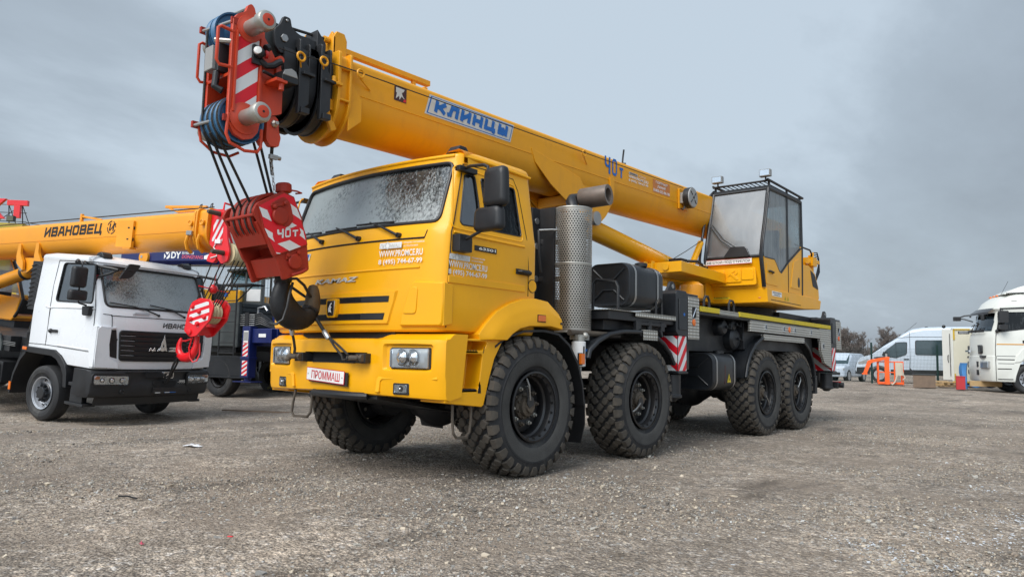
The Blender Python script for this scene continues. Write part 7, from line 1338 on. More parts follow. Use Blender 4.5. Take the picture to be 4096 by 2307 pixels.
    # ropes
    for (x0, y0), (x1, y1, z1) in (((-.20, -1.44), (-.17, -1.10, 2.45)), ((-.13, -1.60), (-.12, -1.22, 2.48)), ((-.02, -1.58), (-.05, -1.25, 2.5)), ((-.15, -1.92), (-.17, -1.50, 2.35)), ((-.05, -1.92), (-.08, -1.48, 2.4)), ((.06, -1.92), (0, -1.45, 2.42)), ((.15, -1.92), (.09, -1.42, 2.4))): r = MB(ROPE); r.tube([(x0, y0, 3.25), (x1, y1, z1)], .0115, 6); r.done('hoist_rope', M)
    r = MB(REDB); r.ball((-.02, -1.32, 2.71), .085); r.tube([(-.3, -1.27, 2.74), (.0, -1.34, 2.70), (.3, -1.40, 2.67)], .012, 6); r.use(DECAL_R).tube([(-.1, -1.5, 3.2), (-.06, -1.4, 2.95), (-.03, -1.33, 2.75)], .006, 5); r.done('limit_weight', M)
    # operator's cab behind, seen past the white cab
    c = MB(ORANGE_BOOM); prof = [(5.95, 3.05), (5.80, 2.90), (5.32, 2.20), (5.34, 2.12), (5.46, 1.74), (5.6, 1.62)]
    for x in (.42, 1.2): c.tube([(x, y, z) for y, z in prof], .035, 6); c.prism([(5.33, 2.14), (7.3, 2.2), (7.3, 1.62), (5.6, 1.62), (5.46, 1.74)], 'x', x-.02, x+.02); c.box(x-.03, x+.03, 7.25, 7.33, 1.7, 3.3); c.tube([(x, 5.9, 3.05), (x, 7.3, 3.1)], .035, 6)
    for z, y in ((2.17, 5.33), (1.70, 5.47), (3.03, 5.93)): c.beam((.42, y, z), (1.2, y, z), .07, .07)
    c.box(.42, 1.2, 5.6, 7.3, 1.6, 1.66); c.box(.42, 1.2, 5.9, 7.3, 3.05, 3.12); oc = c.done('operator_cab', M, .01)
    g = MB(GL_FOG); g.loft([[(.44, y, z), (1.18, y, z)] for y, z in ((5.92, 3.0), (5.80, 2.88), (5.34, 2.22))], False, (False, False)); g.add([(.42, y, z) for y, z in ((5.36, 2.24), (5.82, 2.90), (5.95, 3.02), (7.25, 3.05), (7.25, 2.24))], [list(range(5))]); g.use(PLASTIC).loft([[(.46, y-.005, z), (1.16, y-.005, z)] for y, z in ((5.35, 2.10), (5.455, 1.77))], False, (False, False)); g.done('front_window', oc)
    t = MB(PLASTIC); t.tube([(.40, 5.75, 2.95), (.39, 5.45, 2.6), (.39, 5.18, 2.12), (.39, 5.3, 1.85), (.40, 5.45, 1.70)], .035, 8); t.box(.5, 1.1, 5.6, 6.5, 1.35, 1.6); t.use(FABRIC).box(.6, 1.0, 6.3, 6.8, 1.9, 2.1); t.obox((.8, 6.85, 2.4), .42, .12, .7); t.done('guard_rail', oc)
    # its hook block
    H = thing('hook_block', 'bright red hook block with a red hook, hanging in front of the white cab', 'hook block', maz_pt(0, -1.2, 2.2), MAZ_T)
    inv = H.matrix_basis.inverted() if False else None
    def put(mb, name, bev=0, smooth=35):
        mb.v = [tuple(maz_pt(*v)) for v in mb.v]; bpy.context.view_layer.update(); w = Matrix.LocRotScale(H.location, H.rotation_euler, None).inverted(); mb.v = [tuple(w @ Vector(v)) for v in mb.v]; return mb.done(name, H, bev, smooth=smooth)
    P = rnd([(-1.02, 2.44), (-1.22, 2.53), (-1.48, 2.52), (-1.59, 2.40), (-1.54, 2.15), (-1.24, 1.84), (-1.08, 1.80), (-.90, 1.90), (-.94, 2.24)], .04)
    for x0, x1 in ((-.20, -.165), (.165, .20)): m = MB(REDB); m.prism(P, 'x', x0, x1); put(m, 'side_plate', .008)
    st = MB(REFR); hatch(st, [(-1.02, 2.40), (-1.22, 2.48), (-1.46, 2.47), (-1.50, 2.30), (-1.48, 2.12), (-1.25, 2.0), (-1.0, 2.08)], lambda u, v: (-.2025, u, v), .07, .062, math.radians(72), REFW, REFR); put(st, 'warning_stripes', smooth=0)
    m = MB(REDB)
    for y, z in ((-1.07, 2.36), (-1.25, 2.28), (-1.06, 2.13), (-1.40, 2.19), (-1.24, 2.06)): m.lathe([(.045, 0), (.045, .02), (.03, .045), (.01, .048)], (-.2, y, z), (-1, 0, 0), 14)
    m.lathe([(.06, 0), (.05, .03), (.02, .035)], (-.2, -1.06, 1.90), (-1, 0, 0), 14); put(m, 'bolt_boss')
    m = MB(REDB); m.obox((0, -1.12, 1.93), .33, .22, .16); m.tube([(-.18, -1.5, 2.2), (.18, -1.5, 2.2)], .014, 6); m.lathe([(.06, -.2), (.06, .2)], (0, -1.25, 2.28), 'x', 14); put(m, 'crosshead', .008)
    for x in (-.11, -.04, .03, .10): m = MB(NYLON); m.lathe([(.05, x-.03), (.2, x-.03), (.18, x), (.2, x+.03), (.05, x+.03)], (0, -1.27, 2.27), 'x', 30); put(m, 'sheave')
    hk = MB(REDB); cen = [(-1.03, 1.83), (-1.03, 1.74), (-1.03, 1.64), (-1.00, 1.54), (-.94, 1.46), (-.84, 1.41), (-.73, 1.40), (-.64, 1.44), (-.585, 1.53), (-.58, 1.62), (-.60, 1.70), (-.615, 1.75)]; wid = [.055, .055, .062, .075, .085, .09, .085, .075, .062, .05, .04, .02]
    rings = []
    for i, (y, z) in enumerate(cen):
        a = Vector(cen[max(0, i-1)]); b = Vector(cen[min(len(cen)-1, i+1)]); t = (b-a).normalized(); n = Vector((t.y, -t.x)); rings.append([(.85*wid[i]*math.sin(2*PI*q/14), y+n.x*wid[i]*math.cos(2*PI*q/14), z+n.y*wid[i]*math.cos(2*PI*q/14)) for q in range(14)])
    hk.loft(rings); put(hk, 'hook', smooth=60)
    m = MB(REDB); m.tube([(-.06, -1.0, 1.78), (-.07, -.85, 1.72), (-.05, -.70, 1.70), (0, -.64, 1.70), (.05, -.7, 1.7)], .014, 6); put(m, 'safety_latch'); m = MB(REDB); m.tube([(-.07, -.98, 1.76), (-.08, -.95, 1.6), (-.08, -1.0, 1.42), (-.07, -1.08, 1.35), (-.03, -1.13, 1.38), (0, -1.15, 1.5), (0, -1.12, 1.70)], .014, 6); put(m, 'hook_guard')
    m = MB(PLASTIC); pts = [(0, -.70, 1.34), (-.05, -.62, 1.45), (0, -.58, 1.52), (.05, -.66, 1.50), (.0, -.60, 1.40), (.0, -.5, 1.25), (.05, -.35, 1.0), (.08, -.22, .86)]; m.tube([maz_pt(*p) for p in pts], .022, 7); m.tube([maz_pt(*p) for p in ((.02, -.62, 1.38), (.06, -.48, 1.2), (.10, -.33, 1.0), (.12, -.2, .85))], .018, 7); tag(m.done('rope_strop'), 'black rope strop from the bright red hook down to the black bumper', 'strop')
    return M
build_maz()
# ---------------------------------------------------------------- behind, left: flatbed truck with a blue crane, loader, fence, building
RH = Vector((.7636, .6458, 0)); FH = Vector((-.6458, .7636, 0))
def at(l, d, z): # lateral and forward distance from the camera
    p = Vector((CAM_P.x, CAM_P.y, 0))+FH*d+RH*l; return Vector((p.x, p.y, z))
def build_flatbed():
    K = thing('flatbed_truck', 'dark grey flatbed truck with a navy blue loading crane, behind the white truck', 'truck', (-15.047, 7.909, -.26), math.radians(103.8))
    c = MB(BLACK)
    for s in (1, -1): c.box(min(s*.4, s*.5), max(s*.4, s*.5), -4.5, 9.5, 1.05, 1.35)
    c.box(-.6, .6, -4.2, -2.5, .8, 1.6); c.box(-1.1, 1.1, -.4, 9.5, 1.3, 1.48); c.done('chassis_frame', K, .01)
    m = MB(BLKPAINT); m.prism(rrect(-.9, .55, .62, 1.2, .08), 'x', -1.25, -.75); m.box(-1.27, -1.0, -1.0, .7, .56, .62); m.done('fuel_tank', K, .015)
    b = MB(PGREY); b.box(-1.25, 1.25, -.62, 11, 1.48, 1.6); bd = None
    for z in [1.62+.14*i for i in range(8)]:
        b.prism([(z, -1.25), (z+.02, -1.29), (z+.10, -1.29), (z+.13, -1.25)], 'y', .46, 11) if False else b.box(-1.285, -1.24, .55, 11, z+.02, z+.12)
        b.box(1.24, 1.285, .55, 11, z+.02, z+.12); b.box(-1.15, 1.15, -.66, -.60, z+.02, z+.12)
    b.box(-1.25, -1.2, -.6, 11, 1.6, 2.74); b.box(1.2, 1.25, -.6, 11, 1.6, 2.74); b.box(-1.25, 1.25, -.62, -.56, 1.6, 2.74); b.box(-1.3, -1.2, .42, .58, 1.45, 2.76); b.box(-1.3, -1.2, -.66, -.5, 1.45, 2.76)
    for y in (3, 5.5, 8, 10.5): b.box(-1.3, -1.2, y, y+.12, 1.45, 2.76)
    b.done('flatbed', K, .008)
    l = MB(PLASTIC); L0 = [(-1.42, -.05), (-1.42, -.66)]
    for x, y in L0: l.tube([(x, y, 1.2), (x, y, 3.25)], .024, 6)
    for i in range(7): z = 1.28+.30*i; l.tube([(-1.42, -.05, z), (-1.42, -.66, z)], .016, 6)
    l.tube([(-1.42, -.05, 3.25), (-1.3, -.7, 3.27), (-1.3, -1.2, 3.25), (-1.42, -.66, 2.75)], .022, 6); l.box(-1.45, -.9, -1.2, -.05, 3.22, 3.26); l.tube([(-1.42, .0, 3.25), (-1.45, .1, 3.2), (-1.45, .12, 3.0)], .035, 6); l.done('ladder', K)
    ty = tyre_mesh(.60, .40, .27, False, 40)
    for y in (0, -3.7, 5.2, 6.5):
        for s in (1, -1): w = part('wheel', RIMM, K, (s*1.05, y+.1 if y == 0 else y, .60)); part('tyre', ty, w)
    cb = MB(NAVY); cb.prism(rnd([(-2.6, 1.0), (-4.6, 1.0), (-4.7, 1.9), (-4.5, 2.85), (-2.6, 2.85)], .1), 'x', -1.2, 1.2); cb.use(PLASTIC).box(-1.21, 1.21, -4.2, -3.2, 2.05, 2.65); cb.box(-1.05, 1.05, -4.73, -4.6, 2.0, 2.65); cb.box(-1.25, 1.25, -4.85, -4.55, .6, 1.0); cb.done('cab', K, .02)
    g = MB(NAVY)
    g.box(-1.12, 1.1, -2.0, -1.1, 1.5, 2.0); g.box(-.4, .4, -2.0, -1.2, 2.0, 2.4); g.box(-1.3, -1.12, -1.95, -1.22, 1.58, 1.98); g.lathe([(.35, 2.4), (.33, 3.0), (.28, 3.6), (.25, 4.0)], (0, -1.6, 0), 'z', 24); g.box(-.8, -.45, -1.95, -1.45, 2.0, 2.75); g.prism([(-1.75, 2.0), (-1.55, 2.0), (-1.6, 3.6), (-1.9, 3.6)], 'x', -.78, -.6); cr = g.done('crane_base', K, .015)
    g = MB(NAVY)
    for s in (1, -1): g.box(min(s*1.1, s*1.38), max(s*1.1, s*1.38), -1.22, -.92, .60, 2.05); g.box(min(s*1.08, s*1.40), max(s*1.08, s*1.40), -1.24, -.90, 1.12, 1.18); g.box(min(s*1.02, s*1.46), max(s*1.02, s*1.46), -1.42, -.72, .47, .50); g.lathe([(.10, .5), (.10, .64)], (s*1.24, -1.07, 0), 'z', 14)
    og = g.done('outrigger', K, .01)
    for z0 in (.66, 1.2): st = MB(REFR); hatch(st, [(-1.17, z0), (-.97, z0), (-.97, z0+.42), (-1.17, z0+.42)], lambda u, v: (-1.383, u, v), .055, .055, math.radians(60), REFR, REFW); st.done('warning_stripes', og, smooth=0)
    d = MB(DECAL_W); d.box(-1.386, -1.381, -1.16, -.98, 1.56, 1.92); d.use(DECAL_R).box(-1.388, -1.385, -1.15, -.99, 1.57, 1.59); d.use(GREY).box(-1.388, -1.385, -1.15, -.99, 1.64, 1.89); d.done('label_plate', og)
    v = MB(PLASTIC)
    for i in range(6): z = 2.08+.06*i; v.use(STEEL).tube([(-1.25, -.55, z), (-1.22, -1.2, z)], .014, 6); v.use(REFR if i % 2 else NYLON).ball((-1.26, -.58, z), .03, 8); v.use(PLASTIC).tube([(-1.2, -1.15, z), (-1.15, -1.35, z+.05), (-1.0, -1.6, z-.05-.02*i), (-.8, -1.8, 1.95)], .022, 6)
    v.box(-1.26, -1.16, -1.0, -.85, 2.03, 2.45); v.use(ALU).tube([(-1.1, -1.2, 2.4), (-1.1, -1.2, 2.58), (-1.1, -1.45, 2.62), (-1.1, -1.55, 2.5)], .03, 8); v.done('control_levers', K)
    v = MB(DECAL_W); v.box(-1.315, -1.3, -1.75, -1.48, 1.74, 1.84); v.done('control_box', K, .005)
    # the folded blue boom lying back over the bed
    bm2 = MB(NAVY); sec = lambda y, zt, zb, w: [(-w-.85+.85, y, zb+.12), (-w+.1, y, zb), (w-.1, y, zb), (w, y, zb+.12), (w, y, zt-.06), (w-.06, y, zt), (-w+.06, y, zt), (-w, y, zt-.06)]
    bm2.loft([sec(-1.7, 4.50, 3.92, .25), sec(2.05, 4.66, 4.07, .25), sec(6.2, 4.84, 4.24, .25)]); bb = bm2.done('crane_boom', K, .01, smooth=30)
    y_ = MB(ORANGE_BOOM); y_.lathe([(.04, -.34), (.22, -.33), (.23, -.12), (.22, .1)], (0, 4.95, 4.42), 'x', 24); y_.use(ALU).lathe([(.05, -.35), (.05, -.33)], (0, 5.02, 4.44), 'x', 14); y_.done('winch_drum', bb)
    X = -.253; D = (0, -1, -.07)
    lo = MB(DECAL_W); LG = lambda u, v: (X, 4.02-u, 4.34+v-.07*u); lo.add([LG(0, 0), LG(0, .18), LG(.10, .08)], [(0, 1, 2)]); lo.add([LG(.03, .25), LG(.28, .25), LG(.15, .13)], [(0, 1, 2)]); lo.add([LG(.10, 0), LG(.20, 0), LG(.28, .06), LG(.28, .2)], [(0, 1, 2, 3)]); lo.done('crane_emblem', bb, smooth=0)
    text('DY', DECAL_W, bb, (X, 3.68, 4.34), D, (0, 0, 1), .46, .22, .003, .03); text('SS1956 ACE', DECAL_W, bb, (X, 3.17, 4.455), D, (0, 0, 1), .56, .075, .003, .015, .1); text('DONGYANG', DECAL_P, bb, (X, 3.16, 4.315), D, (0, 0, 1), .98, .115, .003, .02)
    lo = MB(DECAL_W); lo.add([(X, 2.14-u, 4.25+v) for u, v in ((0, 0), (.26, -.02), (.26, .16), (0, .10))], [(0, 1, 2, 3)]); lo.done('label_plate', bb, smooth=0)
    a = MB(PLASTIC); a.tube([(-.2, 2.9, 4.06), (-.2, -.8, 3.88)], .018, 6); a.obox((-.22, 2.9, 4.07), .1, .2, .12); a.tube([(-.25, -1.0, 3.8), (-.3, -1.2, 3.5), (-.2, -1.4, 3.4)], .05, 8); a.box(-.35, .1, -1.9, -1.0, 3.35, 3.5); a.tube([(-.3, -.95, 3.45), (-.35, -1.3, 3.2), (-.3, -1.7, 3.1)], .03, 6); a.done('hydraulic_hose', bb)
build_flatbed()
def build_loader():
    p = at(-9.72, 26.3, -.05)
    L = thing('wheel_loader', 'yellow loader hood and dark glazed cab seen above the flatbed, behind the ladder', 'loader', p, math.radians(40.2))
    b = MB(YEL); b.box(-1.08, .32, -1.25, 2.4, 1.5, 3.24); lo = b.done('engine_hood', L, .03)
    v = MB(DARK)
    for i in range(7): v.box(-1.04, -.90, -1.262, -1.24, 2.80+.055*i, 2.83+.055*i)
    v.use(DECAL_B).box(-.62, -.10, -1.262, -1.24, 3.0, 3.16); v.done('hood_vent', lo)
    c = MB(PGREY)
    for x in (-.08, .42, .98):
        for y in (-1.0, 1.6): c.box(x-.035, x+.035, y-.035, y+.035, 2.1, 3.98)
    c.box(-.1, 1.0, -1.03, 1.65, 1.3, 2.86); c.prism([(-.22, 3.88), (1.05, 4.02), (1.05, 4.10), (-.22, 3.97)], 'y', -1.15, 1.7); c.done('cab', L, .015)
    g = MB(glass('teal_cab_glass', (.30, .42, .44), alpha=.5)); g.box(-.06, .96, -1.0, -.995, 2.86, 3.95); g.done('cab_glass', L)
    w = MB(DECAL_W); w.box(.46, .94, -1.012, -1.004, 2.88, 3.3); w.done('paper_sheet', L)
    ty = tyre_mesh(.8, .55, .4, False, 32)
    for x in (-.7, .7):
        for y in (-.6, 2.0): q = part('wheel', ty, L, (x, y, .8), (0, 0, 0))
build_loader()
def wire_fence(name, label, a, b, z0, z1, n, group=None, posts=None, mat=GREENPOST, pitch=.1, wire=.004, wm=None):
    F = thing(name, label, 'fence', a, 0, group); d = Vector(b)-Vector(a); L = d.length; u = d.normalized(); m = MB(wm or mat)
    k = int(L/pitch)
    P = lambda t, z: tuple(u*t+Vector((0, 0, z-a[2]+(b[2]-a[2])*t/L*0)))
    for i in range(k+1): m.beam(P(i*L/k, z0), P(i*L/k, z1), wire*2, wire*2, (u.x, u.y, 0))
    for i in range(n+1): z = z0+(z1-z0)*i/n; m.beam(P(0, z), P(L, z), wire*2, wire*2)
    m.done('wire_panel', F, smooth=0)
    for t, zb, zt in posts or []: q = MB(mat); q.beam(P(t, zb), P(t, zt), .06, .06, (u.x, u.y, 0)); q.done('post', F)
    return F
a = at(-16.5, 24.2, 0); b = at(-3.0, 27.5, 0)
wire_fence('wire_fence', 'pale welded wire fence with a row of posts behind the blue crane', a, b, .2, 4.0, 12, posts=[(i*2.6, -.2, 4.1) for i in range(6)], mat=GREY, pitch=.16, wire=.006, wm=paint('galvanised_wire', (.5, .52, .54), .5, metal=.3))
c = MB(CONCRETE); p = at(-7.2, 23.5, -.1); q = at(-1.0, 24.6, -.08); c.beam((p.x, p.y, .03), (q.x, q.y, .05), .5, .62); tag(c.done('concrete_block', None, .03), 'low grey concrete kerb block on the ground behind the blue outrigger leg', 'concrete block')
def grass():
    rs = random.Random(4); m = MB(paint('dry_grass', (.16, .15, .06), .9, var=.4, scale=20))
    for i in range(2600):
        t = rs.random(); p = at(-7.5+6.5*t, 22.9+1.1*t+rs.gauss(0, .22), 0); z = gz(p.x, p.y) if i % 20 == 0 else -.03; h = rs.uniform(.03, .11); a = rs.random()*PI; w = .008
        m.add([(p.x-w*math.cos(a), p.y-w*math.sin(a), z-.02), (p.x+w*math.cos(a), p.y+w*math.sin(a), z-.02), (p.x+rs.gauss(0, .03), p.y+rs.gauss(0, .03), z+h)], [(0, 1, 2)])
    tag(m.done('dry_grass', smooth=0), kind='stuff')
grass()
def building():
    B = thing('sales_building', 'yellow building with big red roof letters КТ, behind the white truck crane', 'building', at(-30.75, 44, 0), math.radians(46))
    w = MB(paint('yellow_cladding', (.52, .37, .03), .5, grime=.2)); w.box(-11, .55, .1, 8, -.3, 8.2); w.done('wall', B)
    r = MB(paint('ochre_fascia', (.40, .30, .03), .5)); r.box(-11.1, .62, 0, 8.1, 8.2, 8.62); r.done('roof', B)
    for x in (-8, -5, -2): g = MB(PLASTIC); g.box(x-.9, x+.9, .08, .1, 4.6, 6.2); g.use(GL_PLAIN).box(x-.82, x+.82, .07, .08, 4.68, 6.12); g.done('window', B)
    f = MB(BLACK)
    for x in (-3.2, -1.9, -.7, .1): f.tube([(x, 1.0, 8.6), (x, .75, 10.2)], .03, 6); f.tube([(x, 1.9, 8.6), (x, .8, 9.9)], .025, 6)
    for z in (8.85, 9.4, 9.9): f.tube([(-5, .8, z), (.4, .8, z)], .022, 6)
    f.tube([(-1.3, .8, 8.8), (-.2, .8, 9.7)], .022, 6); f.tube([(.4, .8, 8.8), (6, 3, 8.2)], .02, 5); f.done('sign_frame', B)
    def letter(polys):
        m = MB(REDB); [m.prism(p, 'y', .40, .62) for p in polys]; return m.done('sign_letter', B, .01)
    letter([[(-.6, 9.80), (.6, 9.80), (.6, 10.13), (-.6, 10.13)], [(-.18, 9.02), (.18, 9.02), (.18, 9.80), (-.18, 9.80)]])
    K0 = -1.95; letter([[(K0, 8.95), (K0+.36, 8.95), (K0+.36, 10.2), (K0, 10.2)], [(K0+.36, 9.42), (K0+.36, 9.70), (K0+.85, 10.2), (K0+1.28, 10.2), (K0+.66, 9.57), (K0+1.26, 8.95), (K0+.82, 8.95)]])
    l = MB(PLASTIC); l.obox((-.05, .0, 8.88), .42, .25, .34); l.use(paint('floodlight_lens', (.10, .10, .06), .2)).obox((-.05, -.135, 8.88), .36, .02, .28); l.done('floodlight', B)
building()
def red_lorry():
    R_ = thing('red_truck', 'red truck glimpsed between the white cab and its orange crane cab', 'truck', at(-15.6, 27.5, -.2), math.radians(95))
    b = MB(REDB); b.prism(rnd([(-1.2, 1.0), (.9, 1.0), (.9, 4.0), (-.9, 4.0), (-1.2, 2.6)], .1), 'x', -1.25, 1.25); c = b.done('cab', R_, .03)
    g = MB(PLASTIC); g.box(-1.262, -1.25, -.75, .4, 2.7, 3.6); g.prism([(-1.21, 2.65), (-.95, 3.8), (-.93, 3.8), (-1.19, 2.65)], 'x', -1.1, 1.1); g.done('window', c)
    f = MB(BLACK); f.box(-.5, .5, -1.2, 8, .7, 1.05); f.box(-1.25, 1.25, -1.35, -1.1, .5, 1.0); f.done('chassis_frame', R_)
    f = MB(REDB); f.box(-1.2, 1.2, 1.0, 8, 1.1, 1.9); f.done('load_bed', R_)
    for y in (-.2, 4.5, 5.8):
        for s in (1, -1): w = part('wheel', TRUCK_HUB, R_, (s*1.05, y, .52), (0, 0, 0 if s > 0 else PI)); part('tyre', TRUCK_TYRE, w); part('rim', TRUCK_RIM, w)
red_lorry()
# ---------------------------------------------------------------- right side: tractor unit, van, box body, yard clutter, fence, trees
def build_semi():
    Q = thing('tractor_unit', 'cream white tractor unit with an orange side stripe and dark sun visor', 'truck', tuple(Vector((2.052, 27.657, .19))+RH*.33), math.radians(-69))
    def ring(z, hx, y0, bow, yr, ins=0):
        hx -= ins; y0 += ins; yr -= ins; xc = hx-.10; p = [(hx, yr-.06), (hx, 0), (hx, y0+bow+.22), (hx-.02, y0+bow+.08), (xc, y0+bow)]; n = 7
        p += [(xc*(1-2*i/n), y0+bow*abs(1-2*i/n)**2) for i in range(1, n)]
        p += [(-xc, y0+bow), (-hx+.02, y0+bow+.08), (-hx, y0+bow+.22), (-hx, 0), (-hx, yr-.06), (-hx+.06, yr), (hx-.06, yr)]; return [(x, y, z) for x, y in p]
    m = MB(CREAM); YR = 1.45
    L = [(.40, 1.22, -1.38, .30), (.46, 1.25, -1.42, .32), (1.0, 1.25, -1.44, .32), (1.28, 1.25, -1.42, .32), (1.30, 1.235, -1.40, .32), (1.9, 1.235, -1.38, .32), (2.10, 1.23, -1.34, .32), (2.16, 1.22, -1.28, .32), (2.85, 1.17, -1.08, .28), (2.95, 1.19, -1.12, .28), (3.22, 1.16, -.95, .28), (3.42, 1.08, -.68, .26), (3.50, .98, -.35, .2), (3.54, .8, .0, .1)]
    m.loft([ring(z, hx, y0, bw, YR) for z, hx, y0, bw in L]); cab = m.done('cab', Q, smooth=40)
    def cutter(fn, mt=DARK): c = MB(mt); fn(c); return c.done('cut', smooth=0)
    W1 = rnd([(-.80, 2.83), (.085, 2.84), (.085, 2.30), (-.02, 2.24), (-.82, 2.13)], .05)
    boolean(cab, [cutter(lambda c: c.loft([ring(z, 1.2 if z < 2.2 else 1.13, -1.27 if z < 2.2 else -1.05, .28, YR-.5, .03) for z in (1.6, 2.16, 2.85)]), INT), cutter(lambda c: c.prism(W1, 'x', .9, 1.5)), cutter(lambda c: c.prism(W1, 'x', -1.5, -.9)), cutter(lambda c: c.prism([(-1.05, 2.2), (1.05, 2.2), (1.0, 2.82), (-1.0, 2.82)], 'y', -2, -.8)),
                  cutter(lambda c: c.prism([(-.40, .3), (-.36, .6), (-.22, 1.02), (-.05, 1.24), (.18, 1.36), (.5, 1.36), (.75, 1.2), (.9, .9), (1.6, .85), (1.6, .3)], 'x', -1.5, 1.5))])
    for s in (1, -1):
        g = MB(GL_SIDE); g.add([(s*(1.225-.075*(z-2.1)/.75-.02), y, z) for y, z in W1], [list(range(len(W1)))]); g.done('side_window', cab)
        e = MB(PLASTIC); e.tube([(s*(1.225-.075*(z-2.1)/.75), y, z) for y, z in W1], .016, 6, True); e.tube([(s*1.23, -.86, 2.12), (s*1.18, -.72, 2.95), (s*1.18, .3, 2.99), (s*1.19, 1.4, 2.99)], .035, 6); e.done('window_seal', cab)
        t = MB(AMBER if False else paint('amber_strip', (.60, .27, .01), .4)); t.box(min(s*1.236, s*1.242), max(s*1.236, s*1.242), -.90, 1.3, 1.685, 1.72); t.use(PLASTIC).box(min(s*1.235, s*1.245), max(s*1.235, s*1.245), -.12, .16, 1.745, 1.845); t.use(DARK).tube([(s*1.238, -.95, 1.1), (s*1.238, -.94, 1.6), (s*1.236, -.90, 2.1), (s*1.18, -.66, 2.93)], .009, 5); t.tube([(s*1.251, -.95, .42), (s*1.252, -.95, 1.1), (s*1.252, -.92, 1.29), (s*1.252, -.35, 1.29)], .009, 5)
        t.tube([(s*1.237, .12, 2.86), (s*1.237, .16, 2.0), (s*1.237, .16, 1.72)], .008, 5)
        for y0, y1, z in ((-.90, -.38, 1.155), (-.90, -.48, .83), (-.90, -.45, .47)): t.box(min(s*1.24, s*1.256), max(s*1.24, s*1.256), y0, y1, z, z+.03)
        t.box(min(s*1.2, s*1.2515), max(s*1.2, s*1.2515), -.88, -.40, 1.02, 1.04); t.box(min(s*1.07, s*1.16), max(s*1.07, s*1.16), -.38, -.22, 3.18, 3.24) ; t.done('side_trim', cab)
        a = MB(PLASTIC); a.prism(rnd([(-.86, 2.44), (-.58, 2.44), (-.56, 2.86), (-.84, 2.86)], .04), 'x', s*1.30, s*1.50); a.prism(rnd([(-.84, 2.20), (-.60, 2.20), (-.60, 2.38), (-.84, 2.38)], .04), 'x', s*1.30, s*1.50); a.tube([(s*1.2, -.7, 2.85), (s*1.4, -.7, 2.83), (s*1.4, -.7, 2.2), (s*1.22, -.78, 2.15)], .025, 6); a.ball((s*1.27, -.88, 2.16), .06); a.done('mirror', cab, .02)
        arch = MB(CREAM); arch.prism([(-.40, 1.06), (-.32, 1.30), (-.16, 1.53), (.03, 1.64), (.2, 1.69), (.55, 1.66), (.85, 1.5), (.95, 1.3), (.8, 1.26), (.5, 1.36), (.18, 1.37), (-.05, 1.25), (-.2, 1.09)], 'x', s*1.18, s*1.275); arch.done('wheel_arch', cab, .02)
        h = MB(GREY); h.obox((s*.98, -1.29+.12, .98), .40, .14, .26, Matrix.Rotation(s*.38, 3, 'Z')); h.use(DECAL_W).obox((s*.99, -1.32+.12, .98), .37, .12, .23, Matrix.Rotation(s*.38, 3, 'Z')); h.use(GL_LAMP).obox((s*.995, -1.33+.12, .98), .38, .12, .24, Matrix.Rotation(s*.38, 3, 'Z')); h.done('headlight', cab, .02)
    g = MB(GL_PLAIN); g.loft([[(-1.06+2.12*i/12, (-1.27 if j == 0 else -1.06)+.30*abs(-1+i/6)**2*(.9), z) for i in range(13)] for j, z in enumerate((2.17, 2.85))], False, (False, False)); g.done('windscreen', cab)
    p = MB(PLASTIC); p.loft([[(x, -1.42+.3*abs(x/1.15)**2-.05, z) for x, z in rrect(-.85, .85, 1.38, 1.68, .05)], [(x, -1.42+.3*abs(x/1.15)**2+.03, z) for x, z in rrect(-.85, .85, 1.38, 1.68, .05)]]); p.loft([[(x, -1.44+.3*abs(x/1.15)**2-.02, z) for x, z in rrect(-.65, .65, .62, .80, .03)], [(x, -1.44+.3*abs(x/1.15)**2+.05, z) for x, z in rrect(-.65, .65, .62, .80, .03)]]); p.loft([[(x, -1.44+.3*abs(x/1.15)**2-.02, z) for x, z in rrect(-.65, .65, .9, 1.1, .03)], [(x, -1.44+.3*abs(x/1.15)**2+.05, z) for x, z in rrect(-.65, .65, .9, 1.1, .03)]]); p.box(-1.0, 1.0, -1.3, -1.1, 1.22, 1.30)
    p.loft([[(x, -1.42+.3*abs(x/1.15)**2-.012, z) for x in [-1+2*i/8 for i in range(9)]] for z in (2.13, 2.22)], False, (False, False)); p.done('grille', cab, .01)
    k = MB(CHROME); k.box(-.25, .25, -1.53, -1.46, 1.44, 1.5); k.done('badge', cab)
    v = MB(paint('smoked_visor', (.03, .03, .033), .25)); v.loft([[(-1.1+2.2*i/12, y+.26*abs(-1+i/6)**2, z) for i in range(13)] for y, z in ((-1.15, 2.98), (-1.34, 2.84), (-1.36, 2.76))], False, (False, False)); v.done('sun_visor', cab)
    a = MB(PLASTIC); a.tube([(-1.05, -1.05, 2.86), (-1.15, -1.3, 2.84), (-1.17, -1.50, 2.76)], .03, 6); a.tube([(-1.05, -1.05, 2.6), (-1.15, -1.3, 2.70), (-1.17, -1.48, 2.73)], .025, 6); a.obox((-1.17, -1.56, 2.72), .18, .24, .16); a.obox((.95, -1.22, 2.66), .12, .1, .22); a.done('kerb_mirror', cab, .03)
    for cx in (.2, .75): w = MB(PLASTIC); w.tube([(cx, -1.40, 2.12), (cx+.1, -1.42, 2.22), (cx+.3, -1.36, 2.42), (cx-.1, -1.38, 2.36)], .014, 6); w.done('wiper', cab)
    d = MB(CREAM); d.loft([[(x, y, z) for x, z in ((-1.05, 3.48), (1.05, 3.48), (.95, zt), (-.95, zt))] for y, zt in ((-.55, 3.50), (-.1, 3.72), (.5, 3.90), (1.4, 4.02))]); d.use(PLASTIC).tube([(1.06, -.5, 3.50), (1.06, .2, 3.53), (1.06, 1.4, 3.55)], .02, 6); d.tube([(.9, -.62, 3.46), (.9, -.38, 3.95)], .007, 5); d.done('roof_fairing', cab, .04)
